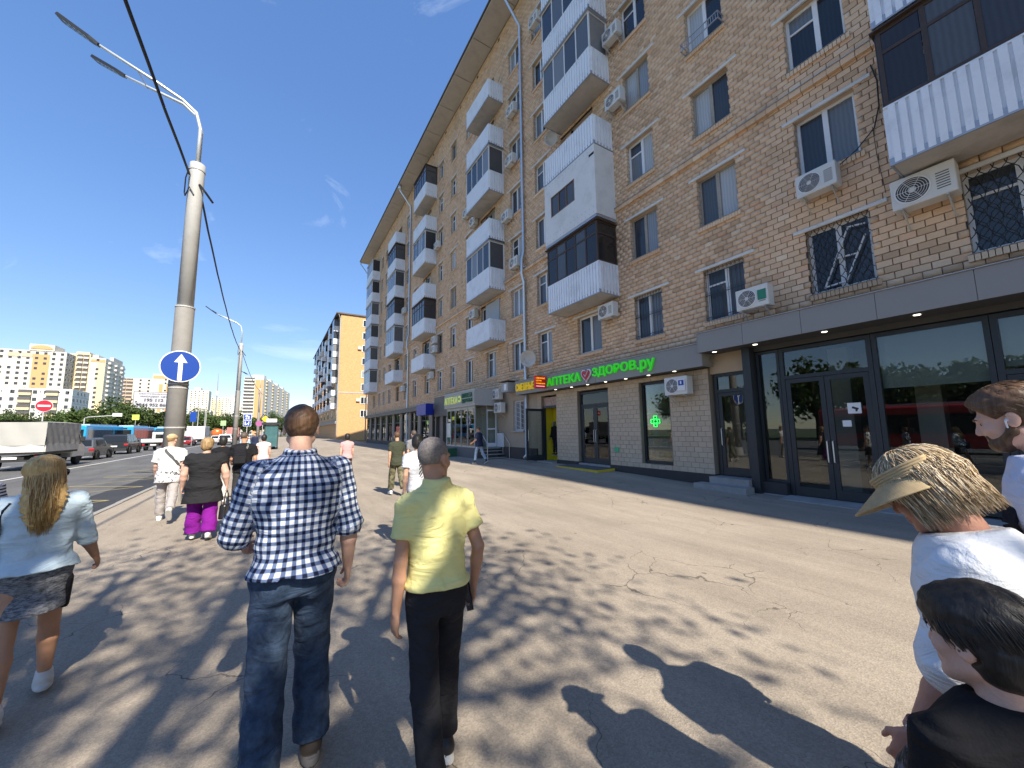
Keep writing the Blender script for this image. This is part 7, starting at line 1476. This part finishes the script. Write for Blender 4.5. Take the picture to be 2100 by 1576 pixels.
# 11 girl with braid
Pg = person('young woman with long black braid and white top, behind the man in yellow', (1.88, 5.83), 0, 1.68, dict(h=.010, skin=sk_mid, w=.92, d=.92, legL=(14, 8), legR=(-14, 12), hyaw=-30, ph=4.4, top=dict(mat=MATS['cloth_white_cotton'], name='top', hem=-.06, sleeve=.6, sr=(.07, .07), inf=.018), bottom=dict(mat=cloth('brown_skirt', (.05,.03,.025)), name='skirt', skirt=-.38, sw=(.175, .19)), bare_legs=1, shoe=m_shoew, hair=dict(mat=h_black, t=.012, back=.012, amp=.002)))
br = MB()
for j in range(3): br.tube([Vector(Pg['hc']) + Vector((.022*math.sin(k*.75 + j*2.09) + .01, -.105 - .04*min(1, k/8) + .012*math.cos(k*.75 + j*2.09), .02 - k*.021)) for k in range(27)], [.017 - .0004*k for k in range(27)], 7)
br.build('braid', h_black, Pg['root'], smooth=True)
# further walkers
person('man in navy T-shirt and light blue jeans in front of the pharmacy kiosk', (8.45, 16.9), 30, 1.77, dict(h=.013, skin=sk_tan, w=1.06, d=1.12, belly=.03, legL=(16, 10), legR=(-16, 14), hyaw=10, armL=(10, 8, 50), armR=(-6, 8, 20), top=dict(mat=cloth('navy', (.025,.035,.075)), name='t_shirt', hem=-.12, sleeve=.75, sr=(.08, .08), inf=.024), bottom=dict(mat=melange('denim_pale', (.22,.32,.46), (.36,.46,.58), 12), name='jeans', r=(.092, .074, .07)), shoe=m_shoeb, hair=dict(mat=h_shaved, t=.003, amp=.0005)))
person('person in olive camouflage trousers walking ahead of the man in yellow', (2.91, 10.9), 2, 1.72, dict(h=.014, skin=sk_mid, legL=(14, 8), legR=(-14, 14), top=dict(mat=cloth('dark_olive', (.05,.055,.035)), hem=-.12, sleeve=.7), bottom=dict(mat=melange('camouflage', (.04,.042,.022), (.20,.18,.10), 9, .4, .6), r=(.1, .09, .085)), shoe=m_shoew, hair=dict(mat=h_brown, t=.01)))
person('woman in dark skirt and pink blouse farther down the pavement', (2.15, 14.5), 0, 1.66, dict(h=.015, skin=sk_pale, bare_legs=1, legL=(12, 8), legR=(-12, 12), top=dict(mat=cloth('dusty_pink', (.55,.32,.32)), hem=-.08, sleeve=.5), bottom=dict(mat=MATS['cloth_charcoal'], name='skirt', skirt=-.42, sw=(.18, .19)), shoe=m_shoew, hair=dict(mat=h_black, t=.018, back=.03, ears=False)))
person('dark-haired person in pale pink dress walking toward the bus shelter', (-.33, 16.5), 0, 1.66, dict(h=.016, skin=sk_pale, bare_legs=1, legL=(12, 8), legR=(-12, 12), top=dict(mat=cloth('pale_pink', (.70,.52,.50)), name='dress', hem=-.34, sleeve=.3, flare=.03), shoe=m_shoew, hair=dict(mat=h_black, t=.02, back=.03, ears=False)))
person('person in light blue shirt beyond the man in black', (-1.42, 26.5), 0, 1.72, dict(h=.018, skin=sk_mid, top=dict(mat=cloth('sky_blue', (.40,.55,.68)), hem=-.12, sleeve=.8), bottom=dict(mat=MATS['cloth_grey_chino']), hair=dict(mat=h_brown, t=.01)))
person('person in dark clothes standing beside the bus shelter', (-1.3, 36), 150, 1.74, dict(h=.02, skin=sk_mid, legL=(2, 2), legR=(-2, 4), top=dict(mat=MATS['cloth_navy'], hem=-.14, sleeve=1.8, taper=.8), bottom=dict(mat=MATS['cloth_charcoal']), hair=dict(mat=h_black, t=.01)))
person('man in grey shirt ahead of the woman with the braid', (3.7, 11.9), 8, 1.78, dict(h=.015, skin=sk_mid, top=dict(mat=cloth('mid_grey', (.20,.20,.21)), hem=-.14, sleeve=.8), bottom=dict(mat=MATS['cloth_charcoal']), hair=dict(mat=h_shaved, t=.006)))
person('person in navy and white striped shirt cut off at the left edge', (-2.42, 5.75), 0, 1.62, dict(h=.013, skin=sk_mid, top=dict(mat=stripes('breton', (.02,.03,.10), (.70,.70,.72)), name='striped_shirt', hem=-.1, sleeve=.8, sr=(.08,.08)), bottom=dict(mat=MATS['cloth_charcoal']), hair=dict(mat=h_brown, t=.015, back=.01)))
person('black-clad shop mannequin against the yellow lobby wall', (11.5, 14.86, .5), 90, 1.62, dict(cat='mannequin', h=.014, skin=m_roomd, legL=(0, 0), legR=(0, 0), top=dict(mat=MATS['cloth_black_jersey'], name='jacket', hem=-.14, sleeve=1.85, taper=.8), bottom=dict(mat=MATS['cloth_black_wool']), hair=None), name='mannequin')
